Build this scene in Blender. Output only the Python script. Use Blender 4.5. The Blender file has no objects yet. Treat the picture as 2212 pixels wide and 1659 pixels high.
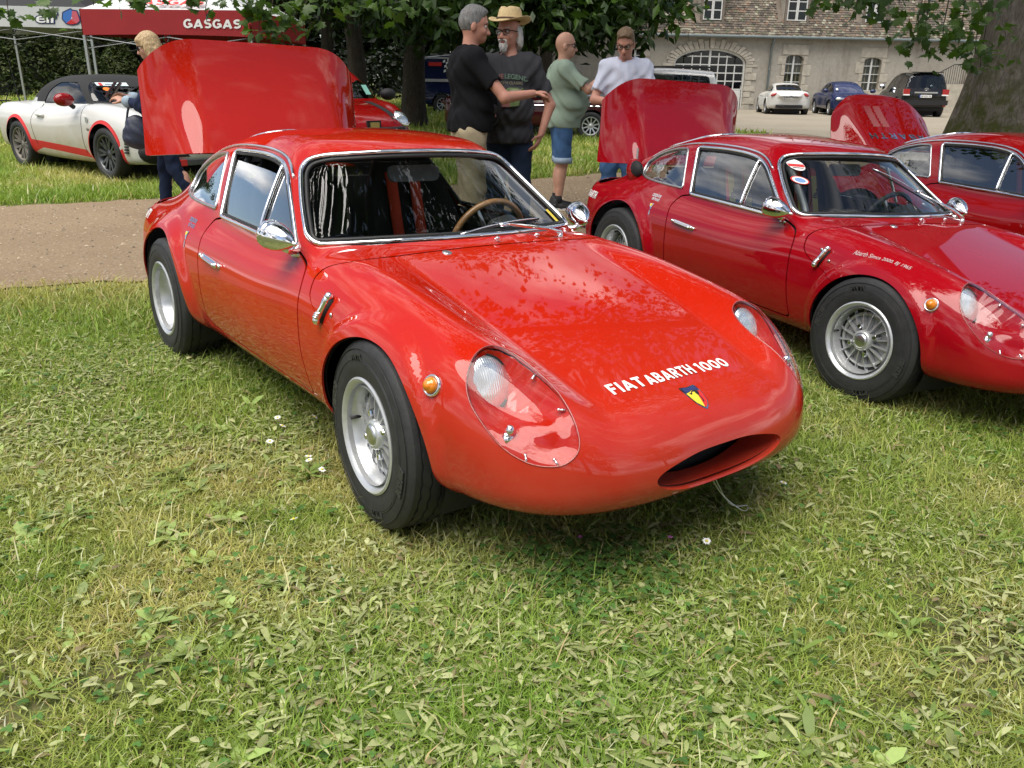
import bpy, math, random
import numpy as np
from mathutils import Matrix, Vector
random.seed(7); rng = np.random.default_rng(11)
SC = bpy.context.scene
COL = SC.collection
R_ = math.radians
# ---------------------------------------------------------------- camera
CF, CPIT, CROLL, CH = 1783.7, R_(20.06), R_(0.87), 1.299
cam = bpy.data.cameras.new('camera'); cam_o = bpy.data.objects.new('camera', cam); COL.objects.link(cam_o); SC.camera = cam_o
cam.sensor_width = 36; cam.lens = 36*CF/2212; cam.clip_end = 900; cam.clip_start = .05
_c, _s, _cr, _sr = math.cos(CPIT), math.sin(CPIT), math.cos(CROLL), math.sin(CROLL)
_r0 = Vector((1, 0, 0)); _u0 = Vector((0, _s, _c)); _f0 = Vector((0, _c, -_s))
_ri = _cr*_r0+_sr*_u0; _up = -_sr*_r0+_cr*_u0
cam_o.matrix_world = Matrix(((_ri.x, _up.x, -_f0.x, 0), (_ri.y, _up.y, -_f0.y, 0), (_ri.z, _up.z, -_f0.z, CH), (0, 0, 0, 1)))
# ---------------------------------------------------------------- sky, sun, exposure
SUN_EL, SUN_AZ = R_(68), R_(215)      # azimuth measured clockwise from +Y (high, behind and left of the camera)
W = bpy.data.worlds.new('World'); SC.world = W; W.use_nodes = True
nt = W.node_tree; bg = nt.nodes['Background']
def wn(t, **k):
    n = nt.nodes.new(t)
    for a, b in k.items(): setattr(n, a, b)
    return n
sky = wn('ShaderNodeTexSky', sky_type='NISHITA', sun_disc=False, sun_elevation=SUN_EL, sun_rotation=SUN_AZ, air_density=1.0, dust_density=1.2)
tc = wn('ShaderNodeTexCoord'); mp = wn('ShaderNodeMapping'); mp.inputs['Scale'].default_value = (1, 1, 2.4)
ns = wn('ShaderNodeTexNoise'); ns.inputs['Scale'].default_value = 2.3; ns.inputs['Detail'].default_value = 9; ns.inputs['Roughness'].default_value = .56
cr = wn('ShaderNodeValToRGB'); cr.color_ramp.elements[0].position = .45; cr.color_ramp.elements[1].position = .58
mx = wn('ShaderNodeMix', data_type='RGBA')
ns2 = wn('ShaderNodeTexNoise'); ns2.inputs['Scale'].default_value = 5.1; ns2.inputs['Detail'].default_value = 6
cr2 = wn('ShaderNodeValToRGB'); cr2.color_ramp.elements[0].color = (3.0, 3.2, 3.6, 1); cr2.color_ramp.elements[1].color = (12.0, 11.8, 11.6, 1)
cr2.color_ramp.elements[0].position = .38; cr2.color_ramp.elements[1].position = .62
nt.links.new(tc.outputs['Generated'], mp.inputs['Vector'])
for n in (ns, ns2): nt.links.new(mp.outputs[0], n.inputs['Vector'])
nt.links.new(ns.outputs['Fac'], cr.inputs[0]); nt.links.new(cr.outputs[0], mx.inputs['Factor'])
nt.links.new(ns2.outputs['Fac'], cr2.inputs[0])
nt.links.new(sky.outputs[0], mx.inputs['A']); nt.links.new(cr2.outputs[0], mx.inputs['B'])
nt.links.new(mx.outputs['Result'], bg.inputs['Color']); bg.inputs['Strength'].default_value = .085
sun = bpy.data.lights.new('sun', 'SUN'); sun.energy = 3.3; sun.angle = R_(58); sun.color = (1, .95, .87)
sun_o = bpy.data.objects.new('sun', sun); COL.objects.link(sun_o)
_d = Vector((math.sin(SUN_AZ)*math.cos(SUN_EL), math.cos(SUN_AZ)*math.cos(SUN_EL), math.sin(SUN_EL)))
sun_o.rotation_euler = _d.to_track_quat('Z', 'Y').to_euler(); sun_o.location = (0, 0, 40)
SC.view_settings.view_transform = 'Standard'; SC.view_settings.look = 'None'; SC.view_settings.exposure = 0.72; SC.view_settings.gamma = 1
SC.view_settings.use_curve_mapping = False
SC.cycles.max_bounces = 8; SC.cycles.transparent_max_bounces = 16; SC.cycles.diffuse_bounces = 3; SC.cycles.glossy_bounces = 4
SC.cycles.caustics_reflective = False; SC.cycles.caustics_refractive = False
# ---------------------------------------------------------------- helpers
def sstep(a, b, x):
    t = np.clip((x-a)/(b-a), 0, 1); return t*t*(3-2*t)
def gz(X, Y):
    f = 1-sstep(5.5, 9, Y)
    return (-.15*np.tanh((X+.49)/5)-.03*np.tanh((Y-3.47)/3))*f+.06*sstep(6, 9, Y)+.05*sstep(12, 35, Y)+.72*sstep(15, 50, Y)*sstep(1, 15, -X)
def ray(u, v):
    u -= 1106; v -= 829.5; u, v = _cr*u+_sr*v, -_sr*u+_cr*v; up = -v/CF
    return np.array([u/CF, _c+up*_s, -_s+up*_c])
def at(u, v, Y):
    d = ray(u, v); return np.array([0, 0, CH])+d*(Y/d[1])
def to_px(P):
    P = np.atleast_2d(P); z = P[:, 2]-CH; dep = P[:, 1]*_c-z*_s; up = P[:, 1]*_s+z*_c; u = CF*P[:, 0]/dep; v = -CF*up/dep
    return np.stack([1106+_cr*u-_sr*v, 829.5+_sr*u+_cr*v, dep], 1)
def gpt(u, v):
    z = 0
    for _ in range(40):
        d = ray(u, v); p = np.array([0, 0, CH])+d*((z-CH)/d[2]); z = .5*z+.5*float(gz(p[0], p[1]))
    return p
def G(X, Y): return float(gz(np.float64(X), np.float64(Y)))
def mesh(name, V, F, mat=None, smooth=True, N=None):
    me = bpy.data.meshes.new(name)
    V = np.asarray(V, np.float32)
    if isinstance(F, np.ndarray):
        n, k = F.shape
        me.vertices.add(len(V)); me.vertices.foreach_set('co', V.ravel())
        me.loops.add(n*k); me.loops.foreach_set('vertex_index', F.astype(np.int32).ravel())
        me.polygons.add(n); me.polygons.foreach_set('loop_start', np.arange(n, dtype=np.int32)*k)
        me.update(calc_edges=True)
    else:
        me.from_pydata(V.tolist(), [], F)
    me.polygons.foreach_set('use_smooth', [bool(smooth)]*len(me.polygons))
    if N is not None: me.normals_split_custom_set_from_vertices(np.asarray(N).tolist())
    if mat is not None: me.materials.append(mat)
    return me
def link(name, me, parent=None, mat=None):
    o = bpy.data.objects.new(name, me); COL.objects.link(o)
    if parent is not None: o.parent = parent
    if mat is not None and len(o.material_slots):
        o.material_slots[0].link = 'OBJECT'; o.material_slots[0].material = mat
    return o
def obj(name, V, F, mat, parent=None, smooth=True, N=None): return link(name, mesh(name, V, F, mat, smooth, N), parent)
def tag(o, label=None, cat=None, group=None, kind=None):
    if label: o['label'] = label
    if cat: o['category'] = cat
    if group: o['group'] = group
    if kind: o['kind'] = kind
    return o
def empty(name, loc=(0, 0, 0), rz=0, label=None, cat=None, group=None):
    o = bpy.data.objects.new(name, None); COL.objects.link(o); o.location = loc; o.rotation_euler = (0, 0, rz); o.empty_display_size = .2
    return tag(o, label, cat, group)
def copy_tree(o, parent=None):
    c = o.copy(); COL.objects.link(c)
    if parent is not None: c.parent = parent
    for ch in o.children: copy_tree(ch, c)
    return c
class MB:
    """collects simple solids into one mesh"""
    def __init__(s): s.v = []; s.f = []
    def add(s, V, F):
        b = len(s.v); s.v += [tuple(map(float, p)) for p in V]; s.f += [tuple(b+i for i in f) for f in F]; return s
    def box(s, c, d, rz=0, M=None):
        x, y, z = d[0]/2, d[1]/2, d[2]/2
        V = [(-x, -y, -z), (x, -y, -z), (x, y, -z), (-x, y, -z), (-x, -y, z), (x, -y, z), (x, y, z), (-x, y, z)]
        if rz: cc, ss = math.cos(rz), math.sin(rz); V = [(a*cc-b*ss, a*ss+b*cc, e) for a, b, e in V]
        if M is not None: V = [tuple(M @ Vector(p)) for p in V]
        return s.add([(p[0]+c[0], p[1]+c[1], p[2]+c[2]) for p in V], [(0, 3, 2, 1), (4, 5, 6, 7), (0, 1, 5, 4), (1, 2, 6, 5), (2, 3, 7, 6), (3, 0, 4, 7)])
    def tube(s, pts, r, n=10, closed=False, caps=True, flat=None):
        P = np.array(pts, float); m = len(P)
        rr = np.broadcast_to(np.asarray(r, float), (m,))
        T = np.roll(P, -1, 0)-np.roll(P, 1, 0) if closed else np.gradient(P, axis=0)
        T /= np.linalg.norm(T, axis=1, keepdims=True)+1e-12
        a = np.array([0, 0, 1.]) if abs(T[0][2]) < .9 else np.array([1., 0, 0])
        u = np.cross(T[0], a); u /= np.linalg.norm(u); V = []
        for i in range(m):
            u = u-T[i]*(u@T[i]); u /= np.linalg.norm(u); w = np.cross(T[i], u)
            for k in range(n):
                t = 2*math.pi*k/n; V.append(P[i]+rr[i]*(math.cos(t)*u+math.sin(t)*w))
        F = []
        for i in range(m if closed else m-1):
            j = (i+1) % m
            for k in range(n): F.append((i*n+k, i*n+(k+1) % n, j*n+(k+1) % n, j*n+k))
        if not closed and caps: F += [tuple(range(n))[::-1], tuple((m-1)*n+k for k in range(n))]
        return s.add(V, F)
    def lathe(s, prof, n=24, c=(0, 0, 0), axis='z', caps=False, arc=None):
        V = []; F = []; m = len(prof)
        for i, (r, h) in enumerate(prof):
            for k in range(n):
                t = 2*math.pi*k/n; a, b = r*math.cos(t), r*math.sin(t)
                p = (a, b, h) if axis == 'z' else ((h, a, b) if axis == 'x' else (b, h, a))
                V.append((p[0]+c[0], p[1]+c[1], p[2]+c[2]))
        for i in range(m-1):
            for k in range(n): F.append((i*n+k, i*n+(k+1) % n, (i+1)*n+(k+1) % n, (i+1)*n+k))
        if caps: F += [tuple(range(n))[::-1], tuple((m-1)*n+k for k in range(n))]
        return s.add(V, F)
    def ball(s, c, r, n=12, m=8, M=None):
        r = (r, r, r) if not hasattr(r, '__len__') else r; V = []; F = []
        for i in range(m+1):
            p = math.pi*i/m
            for k in range(n):
                t = 2*math.pi*k/n; q = Vector((r[0]*math.sin(p)*math.cos(t), r[1]*math.sin(p)*math.sin(t), r[2]*math.cos(p)))
                if M is not None: q = M @ q
                V.append((q.x+c[0], q.y+c[1], q.z+c[2]))
        for i in range(m):
            for k in range(n): F.append((i*n+k, (i+1)*n+k, (i+1)*n+(k+1) % n, i*n+(k+1) % n))
        return s.add(V, F)
    def prism(s, poly, h0, h1, M=None):
        n = len(poly); V = [(p[0], p[1], h0) for p in poly]+[(p[0], p[1], h1) for p in poly]
        if M is not None: V = [tuple(M @ Vector(p)) for p in V]
        return s.add(V, [tuple(range(n))[::-1], tuple(range(n, 2*n))]+[(i, (i+1) % n, n+(i+1) % n, n+i) for i in range(n)])
    def build(s, name, mat, parent=None, smooth=False, angle=None):
        me = mesh(name, s.v, s.f, mat, smooth)
        if smooth and angle:
            me.set_sharp_from_angle(angle=R_(angle))
        return link(name, me, parent)
def closed_curve(pts, n=8):
    P = np.array(pts, float); m = len(P); out = []
    for i in range(m):
        a, b, c, d = P[i-1], P[i], P[(i+1) % m], P[(i+2) % m]
        for k in range(n):
            t = k/n; out.append(.5*((2*b)+(c-a)*t+(2*a-5*b+4*c-d)*t*t+(3*b-a-3*c+d)*t**3))
    return np.array(out)
def open_curve(pts, n=8):
    P = np.array(pts, float); P = np.vstack([2*P[0]-P[1], P, 2*P[-1]-P[-2]]); out = []
    for i in range(1, len(P)-2):
        a, b, c, d = P[i-1:i+3]
        for k in range(n):
            t = k/n; out.append(.5*((2*b)+(c-a)*t+(2*a-5*b+4*c-d)*t*t+(3*b-a-3*c+d)*t**3))
    out.append(P[-2]); return np.array(out)
def rounded_poly(pts, r, n=5):
    """corners of a 2-D polygon rounded with radius r (one value or one per corner)"""
    P = [np.array(p, float) for p in pts]; m = len(P); out = []
    rs = r if hasattr(r, '__len__') else [r]*m
    for i in range(m):
        a, b, c = P[i-1], P[i], P[(i+1) % m]; u = a-b; v = c-b; lu, lv = np.linalg.norm(u), np.linalg.norm(v)
        d = min(rs[i], lu*.48, lv*.48); p0 = b+u/lu*d; p1 = b+v/lv*d
        for k in range(n+1):
            t = k/n; out.append((1-t)**2*p0+2*t*(1-t)*b+t*t*p1)
    return np.array(out)
def sdf2(P, poly):
    """signed distance (negative inside) of 2-D points to a closed polygon"""
    P = np.asarray(P, float); d = np.full(len(P), 1e9); ins = np.zeros(len(P), bool); m = len(poly)
    for i in range(m):
        a = poly[i]; b = poly[(i+1) % m]; e = b-a; w = P-a
        t = np.clip((w@e)/max(e@e, 1e-12), 0, 1); q = w-t[:, None]*e; d = np.minimum(d, (q*q).sum(1))
        c = (a[1] > P[:, 1]) != (b[1] > P[:, 1])
        if c.any():
            xx = a[0]+(P[:, 1]-a[1])*(e[0]/(e[1] if e[1] else 1e-12)); ins ^= c & (P[:, 0] < xx)
    d = np.sqrt(d); return np.where(ins, -d, d)
def cut(m, f):
    """split mesh (V,N,F) along f=0 -> (part with f<0, part with f>0)"""
    V, N, F = m; res = []
    F4 = F if isinstance(F, list) else [tuple(q) for q in F.tolist()]
    inside = f < 0; li = inside.tolist()
    A = []; B = []; mixed = []
    for q in F4:
        s = sum(li[i] for i in q)
        (A if s == len(q) else B if s == 0 else mixed).append(q)
    newV = []; newN = []; key = {}; base = len(V)
    def ep(i, j):
        k = (i, j) if i < j else (j, i)
        if k not in key:
            t = f[i]/(f[i]-f[j]); t = min(max(t, 1e-4), 1-1e-4)
            newV.append(V[i]+(V[j]-V[i])*t); n = N[i]+(N[j]-N[i])*t; newN.append(n/(np.linalg.norm(n)+1e-12)); key[k] = base+len(newV)-1
        return key[k]
    for q in mixed:
        a = []; b = []
        for n, i in enumerate(q):
            j = q[(n+1) % len(q)]
            (a if li[i] else b).append(i)
            if li[i] != li[j]: e = ep(i, j); a.append(e); b.append(e)
        if len(a) > 2: A.append(tuple(a))
        if len(b) > 2: B.append(tuple(b))
    VV = np.vstack([V, newV]) if newV else V; NN = np.vstack([N, newN]) if newN else N
    def comp(FF):
        if not FF: return (np.zeros((0, 3)), np.zeros((0, 3)), [])
        u = np.unique(np.concatenate([np.array(q) for q in FF])); mp_ = -np.ones(len(VV), int); mp_[u] = np.arange(len(u)); ml = mp_.tolist()
        return VV[u], NN[u], [tuple(ml[i] for i in q) for q in FF]
    return comp(A), comp(B)
def solidify(m, t):
    """shell of thickness t below the surface, open edges closed"""
    V, N, F = m; n = len(V); V2 = V-N*t; cnt = {}
    for q in F:
        for k in range(len(q)):
            e = (q[k], q[(k+1) % len(q)])
            if (e[1], e[0]) in cnt: cnt.pop((e[1], e[0]))
            else: cnt[e] = 1
    F2 = [tuple(n+i for i in q[::-1]) for q in F]
    VV = [V, V2]; NN = [N, -N]; FF = list(F)+F2; b = 2*n; ev = []; en = []
    for (i, j) in cnt:
        nn = np.cross(V[j]-V[i], N[i]); l = np.linalg.norm(nn)
        if l < 1e-12: continue
        nn = nn/l; ev += [V[i], V[j], V2[j], V2[i]]; en += [nn]*4; FF.append((b+1, b, b+3, b+2)); b += 4
    if ev: VV.append(np.array(ev)); NN.append(np.array(en))
    return np.vstack(VV), np.vstack(NN), FF
def text_mesh(s, size=1.0, bold=0.0, shear=0.0, space=1.0, extrude=0.0, align='CENTER', wide=1.0):
    """flat lettering as (V, F): x along the line, y up"""
    c = bpy.data.curves.new('lettering', 'FONT'); c.body = s; c.size = size; c.offset = bold; c.shear = shear; c.space_character = space
    c.align_x = align; c.align_y = 'BOTTOM_BASELINE'; c.extrude = extrude; c.resolution_u = 4; c.fill_mode = 'FRONT' if extrude == 0 else 'BOTH'
    o = bpy.data.objects.new('lettering', c); COL.objects.link(o)
    dg = bpy.context.evaluated_depsgraph_get(); me = o.evaluated_get(dg).to_mesh()
    V = np.array([v.co[:] for v in me.vertices]).reshape(-1, 3); F = [tuple(p.vertices) for p in me.polygons]
    o.evaluated_get(dg).to_mesh_clear(); bpy.data.objects.remove(o); bpy.data.curves.remove(c)
    V[:, 0] *= wide
    return V, F
def subdiv_text(V, F, cell):
    """split large letter faces so that lettering follows a curved surface"""
    import bmesh
    bm = bmesh.new(); vs = [bm.verts.new(p) for p in V]
    for f in F:
        try: bm.faces.new([vs[i] for i in f])
        except ValueError: pass
    bmesh.ops.triangulate(bm, faces=bm.faces[:])
    for _ in range(3):
        es = [e for e in bm.edges if e.calc_length() > cell]
        if not es: break
        bmesh.ops.subdivide_edges(bm, edges=es, cuts=1, use_grid_fill=False); bmesh.ops.triangulate(bm, faces=bm.faces[:])
    bm.verts.index_update()
    out = np.array([v.co[:] for v in bm.verts]), [tuple(v.index for v in f.verts) for f in bm.faces]
    bm.free(); return out

# block capitals drawn as strokes (used for the painted lettering)
def _arc(cx, cy, rx, ry, a0, a1, n=12): return [(cx+rx*math.cos(R_(a0+(a1-a0)*i/n)), cy+ry*math.sin(R_(a0+(a1-a0)*i/n))) for i in range(n+1)]
GLYPH = {'F': (.58, [[(.1, 0), (.1, 1)], [(.1, .905), (.56, .905)], [(.1, .50), (.48, .50)]]), 'I': (.20, [[(.1, 0), (.1, 1)]]), 'A': (.84, [[(.09, 0), (.42, .95)], [(.42, .95), (.75, 0)], [(.20, .27), (.64, .27)]]),
    'T': (.64, [[(0, .905), (.64, .905)], [(.32, 0), (.32, .9)]]), 'B': (.68, [[(.1, 0), (.1, 1)], [(.1, .905), (.36, .905)]+_arc(.36, .715, .19, .19, 90, -90)+[(.1, .525)], [(.1, .525), (.38, .525)]+_arc(.38, .31, .20, .215, 90, -90)+[(.1, .095)]]),
    'R': (.70, [[(.1, 0), (.1, 1)], [(.1, .905), (.38, .905)]+_arc(.38, .70, .20, .205, 90, -90)+[(.1, .495)], [(.34, .5), (.60, 0)]]), 'H': (.70, [[(.1, 0), (.1, 1)], [(.6, 0), (.6, 1)], [(.1, .5), (.6, .5)]]),
    '1': (.38, [[(.26, 0), (.26, 1)], [(.02, .78), (.26, .93)]]), '0': (.74, [_arc(.37, .5, .28, .41, 0, 360, 24)]), 'G': (.80, [_arc(.40, .5, .31, .405, 45, 330, 18), [(.42, .46), (.72, .46)], [(.71, .46), (.71, .12)]]),
    'S': (.66, [_arc(.34, .71, .235, .195, 35, 270, 12)+_arc(.32, .305, .245, .21, 90, -145, 12)]), ' ': (.36, [])}
def block_text(s, w=.20, gap=.14):
    V, F = [], []; x = 0; q = 0
    for ch in s:
        wd, st = GLYPH[ch]
        for pl in st:
            P = np.array(pl, float); n = len(P); T = np.gradient(P, axis=0) if n > 2 else np.tile(P[1]-P[0], (2, 1)); closed = n > 4 and np.allclose(P[0], P[-1])
            if closed: T[0] = T[-1] = P[1]-P[-2]
            T = T/np.linalg.norm(T, axis=1, keepdims=True); N = np.stack([-T[:, 1], T[:, 0]], 1); b0 = len(V)
            for p, nn in zip(P, N): V.append((x+p[0]+nn[0]*w/2, p[1]+nn[1]*w/2, q)); V.append((x+p[0]-nn[0]*w/2, p[1]-nn[1]*w/2, q))
            F += [(b0+2*i, b0+2*i+1, b0+2*i+3, b0+2*i+2) for i in range(n-1)]; q += 1
        x += wd+gap
    V = np.array(V); return V, F
# ---------------------------------------------------------------- materials
MATS = {}
def new_mat(name):
    m = bpy.data.materials.new(name); m.use_nodes = True; MATS[name] = m
    return m, m.node_tree, m.node_tree.nodes['Principled BSDF']
def nd(t, typ, **k):
    n = t.nodes.new(typ)
    for a, b in k.items(): setattr(n, a, b)
    return n
def ramp(t, fac, stops):
    r = nd(t, 'ShaderNodeValToRGB'); e = r.color_ramp.elements
    while len(e) < len(stops): e.new(.5)
    for i, (p, c) in enumerate(stops): e[i].position = p; e[i].color = (*c, 1) if len(c) == 3 else c
    t.links.new(fac, r.inputs[0]); return r.outputs[0]
def noise(t, scale, detail=5, rough=.55, vec=None, out='Fac', coord='Object', dist=0):
    n = nd(t, 'ShaderNodeTexNoise'); n.inputs['Scale'].default_value = scale; n.inputs['Detail'].default_value = detail; n.inputs['Roughness'].default_value = rough; n.inputs['Distortion'].default_value = dist
    if vec is None: vec = nd(t, 'ShaderNodeTexCoord').outputs[coord]
    t.links.new(vec, n.inputs['Vector']); return n.outputs[out]
def bump(t, b, h, strength, dist=.01):
    n = nd(t, 'ShaderNodeBump'); n.inputs['Strength'].default_value = strength; n.inputs['Distance'].default_value = dist
    t.links.new(h, n.inputs['Height']); t.links.new(n.outputs[0], b.inputs['Normal'])
def mixc(t, fac, a, b, blend='MIX'):
    m = nd(t, 'ShaderNodeMix', data_type='RGBA', blend_type=blend)
    for s, v in (('Factor', fac), ('A', a), ('B', b)):
        if isinstance(v, (int, float)): m.inputs[s].default_value = v
        elif isinstance(v, tuple): m.inputs[s].default_value = (*v, 1) if len(v) == 3 else v
        else: t.links.new(v, m.inputs[s])
    return m.outputs['Result']
def simple(name, col, rough=.5, metal=0, var=.0, vs=20, bmp=0, bs=60, coat=0, spec=.5):
    m, t, b = new_mat(name); b.inputs['Base Color'].default_value = (*col, 1); b.inputs['Roughness'].default_value = rough; b.inputs['Metallic'].default_value = metal
    b.inputs['Coat Weight'].default_value = coat; b.inputs['Coat Roughness'].default_value = .03; b.inputs['Specular IOR Level'].default_value = spec
    if var:
        f = noise(t, vs, 6); t.links.new(ramp(t, f, [(.3, tuple(c*(1-var) for c in col)), (.7, tuple(min(1, c*(1+var)) for c in col))]), b.inputs['Base Color'])
    if bmp: bump(t, b, noise(t, bs, 6), bmp)
    return m
def paint(name, col, dust=.0):
    m, t, b = new_mat(name)
    b.inputs['Roughness'].default_value = .38; b.inputs['Coat Weight'].default_value = 1; b.inputs['Coat Roughness'].default_value = .025; b.inputs['Coat IOR'].default_value = 1.5; b.inputs['Specular IOR Level'].default_value = .0
    f = noise(t, 3, 4); c = ramp(t, f, [(.3, tuple(x*.96 for x in col)), (.7, tuple(x*1.04 for x in col))])
    if dust:     # road film low on the doors and sills
        g = nd(t, 'ShaderNodeTexCoord'); sx = nd(t, 'ShaderNodeSeparateXYZ'); t.links.new(g.outputs['Object'], sx.inputs[0])
        mr = nd(t, 'ShaderNodeMapRange'); mr.inputs[1].default_value = .62; mr.inputs[2].default_value = .2; t.links.new(sx.outputs['Z'], mr.inputs[0])
        n2 = noise(t, 9, 8, .65); mm = nd(t, 'ShaderNodeMath', operation='MULTIPLY'); t.links.new(mr.outputs[0], mm.inputs[0]); t.links.new(n2, mm.inputs[1])
        m2 = nd(t, 'ShaderNodeMath', operation='MULTIPLY'); t.links.new(mm.outputs[0], m2.inputs[0]); m2.inputs[1].default_value = dust
        c = mixc(t, m2.outputs[0], c, (.30, .22, .14))
    t.links.new(c, b.inputs['Base Color'])
    bump(t, b, noise(t, 5, 1), .006, .02)
    return m
def glass(name, tint=(.82, .88, .86), ior=1.5, gain=1.15):
    m = bpy.data.materials.new(name); m.use_nodes = True; t = m.node_tree; t.nodes.clear(); MATS[name] = m
    o = nd(t, 'ShaderNodeOutputMaterial'); tr = nd(t, 'ShaderNodeBsdfTransparent'); tr.inputs[0].default_value = (*tint, 1)
    gl = nd(t, 'ShaderNodeBsdfGlossy'); gl.inputs['Roughness'].default_value = .0; gl.inputs[0].default_value = (1, 1, 1, 1)
    ge = nd(t, 'ShaderNodeNewGeometry'); fr = nd(t, 'ShaderNodeFresnel')
    mi = nd(t, 'ShaderNodeMix'); mi.inputs['A'].default_value = ior; mi.inputs['B'].default_value = 1/ior
    t.links.new(ge.outputs['Backfacing'], mi.inputs['Factor']); t.links.new(mi.outputs['Result'], fr.inputs['IOR'])
    k = nd(t, 'ShaderNodeMath', operation='MULTIPLY', use_clamp=True); k.inputs[1].default_value = gain; t.links.new(fr.outputs[0], k.inputs[0])
    ms = nd(t, 'ShaderNodeMixShader'); t.links.new(k.outputs[0], ms.inputs[0]); t.links.new(tr.outputs[0], ms.inputs[1]); t.links.new(gl.outputs[0], ms.inputs[2])
    t.links.new(ms.outputs[0], o.inputs[0]); return m
def attr_mat(name, rough=.6, transl=0, attr='Col', spec=.3, var=.25, vs=3):
    """base colour from the 'Col' attribute of each leaf, blade or stone"""
    m, t, b = new_mat(name); a = nd(t, 'ShaderNodeAttribute', attribute_name=attr)
    b.inputs['Roughness'].default_value = rough; b.inputs['Specular IOR Level'].default_value = spec
    c = a.outputs['Color']
    if var: c = mixc(t, noise(t, vs, 4), c, mixc(t, 1.0, c, (1-var, 1-var, 1-var), 'MULTIPLY'))
    t.links.new(c, b.inputs['Base Color'])
    if transl:
        o = t.nodes['Material Output']; tl = nd(t, 'ShaderNodeBsdfTranslucent'); t.links.new(mixc(t, 1.0, c, (1.0, 1.15, .55), 'MULTIPLY'), tl.inputs[0])
        ms = nd(t, 'ShaderNodeMixShader'); ms.inputs[0].default_value = transl
        t.links.new(b.outputs[0], ms.inputs[1]); t.links.new(tl.outputs[0], ms.inputs[2]); t.links.new(ms.outputs[0], o.inputs[0])
    return m
def set_col(me, C, per):
    """per-element colours C (n,3), each spread over `per` vertices"""
    a = me.color_attributes.new('Col', 'FLOAT_COLOR', 'POINT'); C4 = np.ones((len(C), 4), np.float32); C4[:, :3] = C
    a.data.foreach_set('color', np.repeat(C4, per, 0).ravel())
M_red = paint('paint_orange_red', (.44, .0135, .0040))
M_red_d = paint('paint_orange_red_dusty', (.44, .0135, .0040), .30)
M_crimson = paint('paint_crimson', (.31, .0032, .0085))
M_scarlet = paint('paint_scarlet', (.27, .0026, .0032))
M_white = paint('paint_white', (.62, .62, .60))
M_navy = paint('paint_navy', (.012, .018, .06))
M_blue = paint('paint_blue', (.014, .022, .075))
M_black_p = paint('paint_black', (.012, .012, .013))
M_maroon = paint('paint_maroon', (.06, .010, .012))
M_silver_p = paint('paint_silver', (.42, .43, .44))
M_hatch = paint('paint_hatch_red', (.25, .003, .004))
M_chrome = simple('chrome', (.88, .88, .90), .05, 1)
M_alu = simple('aluminium', (.62, .63, .64), .32, 1, .08, 40)
M_silver = simple('wheel_silver', (.58, .59, .60), .30, .55, .06, 60, .06, 300)
M_rubber = simple('rubber', (.020, .020, .021), .62, 0, .25, 30, .15, 120)
M_gasket = simple('gasket', (.012, .012, .012), .5)
M_dark = simple('dark_trim', (.010, .010, .011), .7)
M_cloth_b = simple('black_cloth', (.016, .016, .017), .9, 0, .2, 60)
M_grey_tube = simple('cage_grey', (.16, .165, .17), .3, .6)
M_lining = simple('grey_lining', (.10, .10, .105), .8, 0, .15, 12)
M_belt = simple('red_webbing', (.85, .075, .025), .75, 0, .1, 90, .2, 400)
M_wood = simple('wheel_wood', (.33, .16, .06), .3, 0, .35, 14, 0, 1, .8)
M_rimclear = simple('clear_rim', (.34, .05, .04), .15, 0, 0, 1, 0, 1, 1)
M_amber = simple('amber_lens', (.75, .22, .01), .15, 0, 0, 1, 0, 1, 1)
M_redlens = simple('red_lens', (.35, .01, .01), .12, 0, 0, 1, 0, 1, 1)
M_text_w = simple('white_print', (.82, .82, .80), .5)
M_yellow = simple('yellow_print', (.78, .60, .04), .5)
M_blueprint = simple('blue_print', (.02, .03, .12), .5)
M_redprint = simple('red_print', (.55, .02, .02), .5)
M_black_print = simple('black_print', (.015, .015, .018), .5)
M_green = simple('green_band', (.06, .62, .10), .5)
M_orange = simple('orange_print', (.90, .20, .01), .5)
M_glass = glass('window_glass', (.84, .88, .87))
M_glass_s = glass('side_glass', (.66, .70, .70), 1.5, 3.4)
M_glass_d = glass('tinted_glass', (.22, .25, .25))
M_lampglass = glass('lamp_cover', (.95, .96, .96), 1.42, 1.1)
M_pane = glass('window_pane', (.25, .28, .28), 1.5)
m, t, b = new_mat('headlamp_lens'); M_lens = m
b.inputs['Base Color'].default_value = (.78, .82, .84, 1); b.inputs['Metallic'].default_value = .75; b.inputs['Roughness'].default_value = .14; b.inputs['Coat Weight'].default_value = 1
wv = nd(t, 'ShaderNodeTexWave', bands_direction='Y'); wv.inputs['Scale'].default_value = 44; tcx = nd(t, 'ShaderNodeTexCoord'); t.links.new(tcx.outputs['Object'], wv.inputs['Vector']); bump(t, b, wv.outputs['Fac'], .25, .003)
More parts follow.
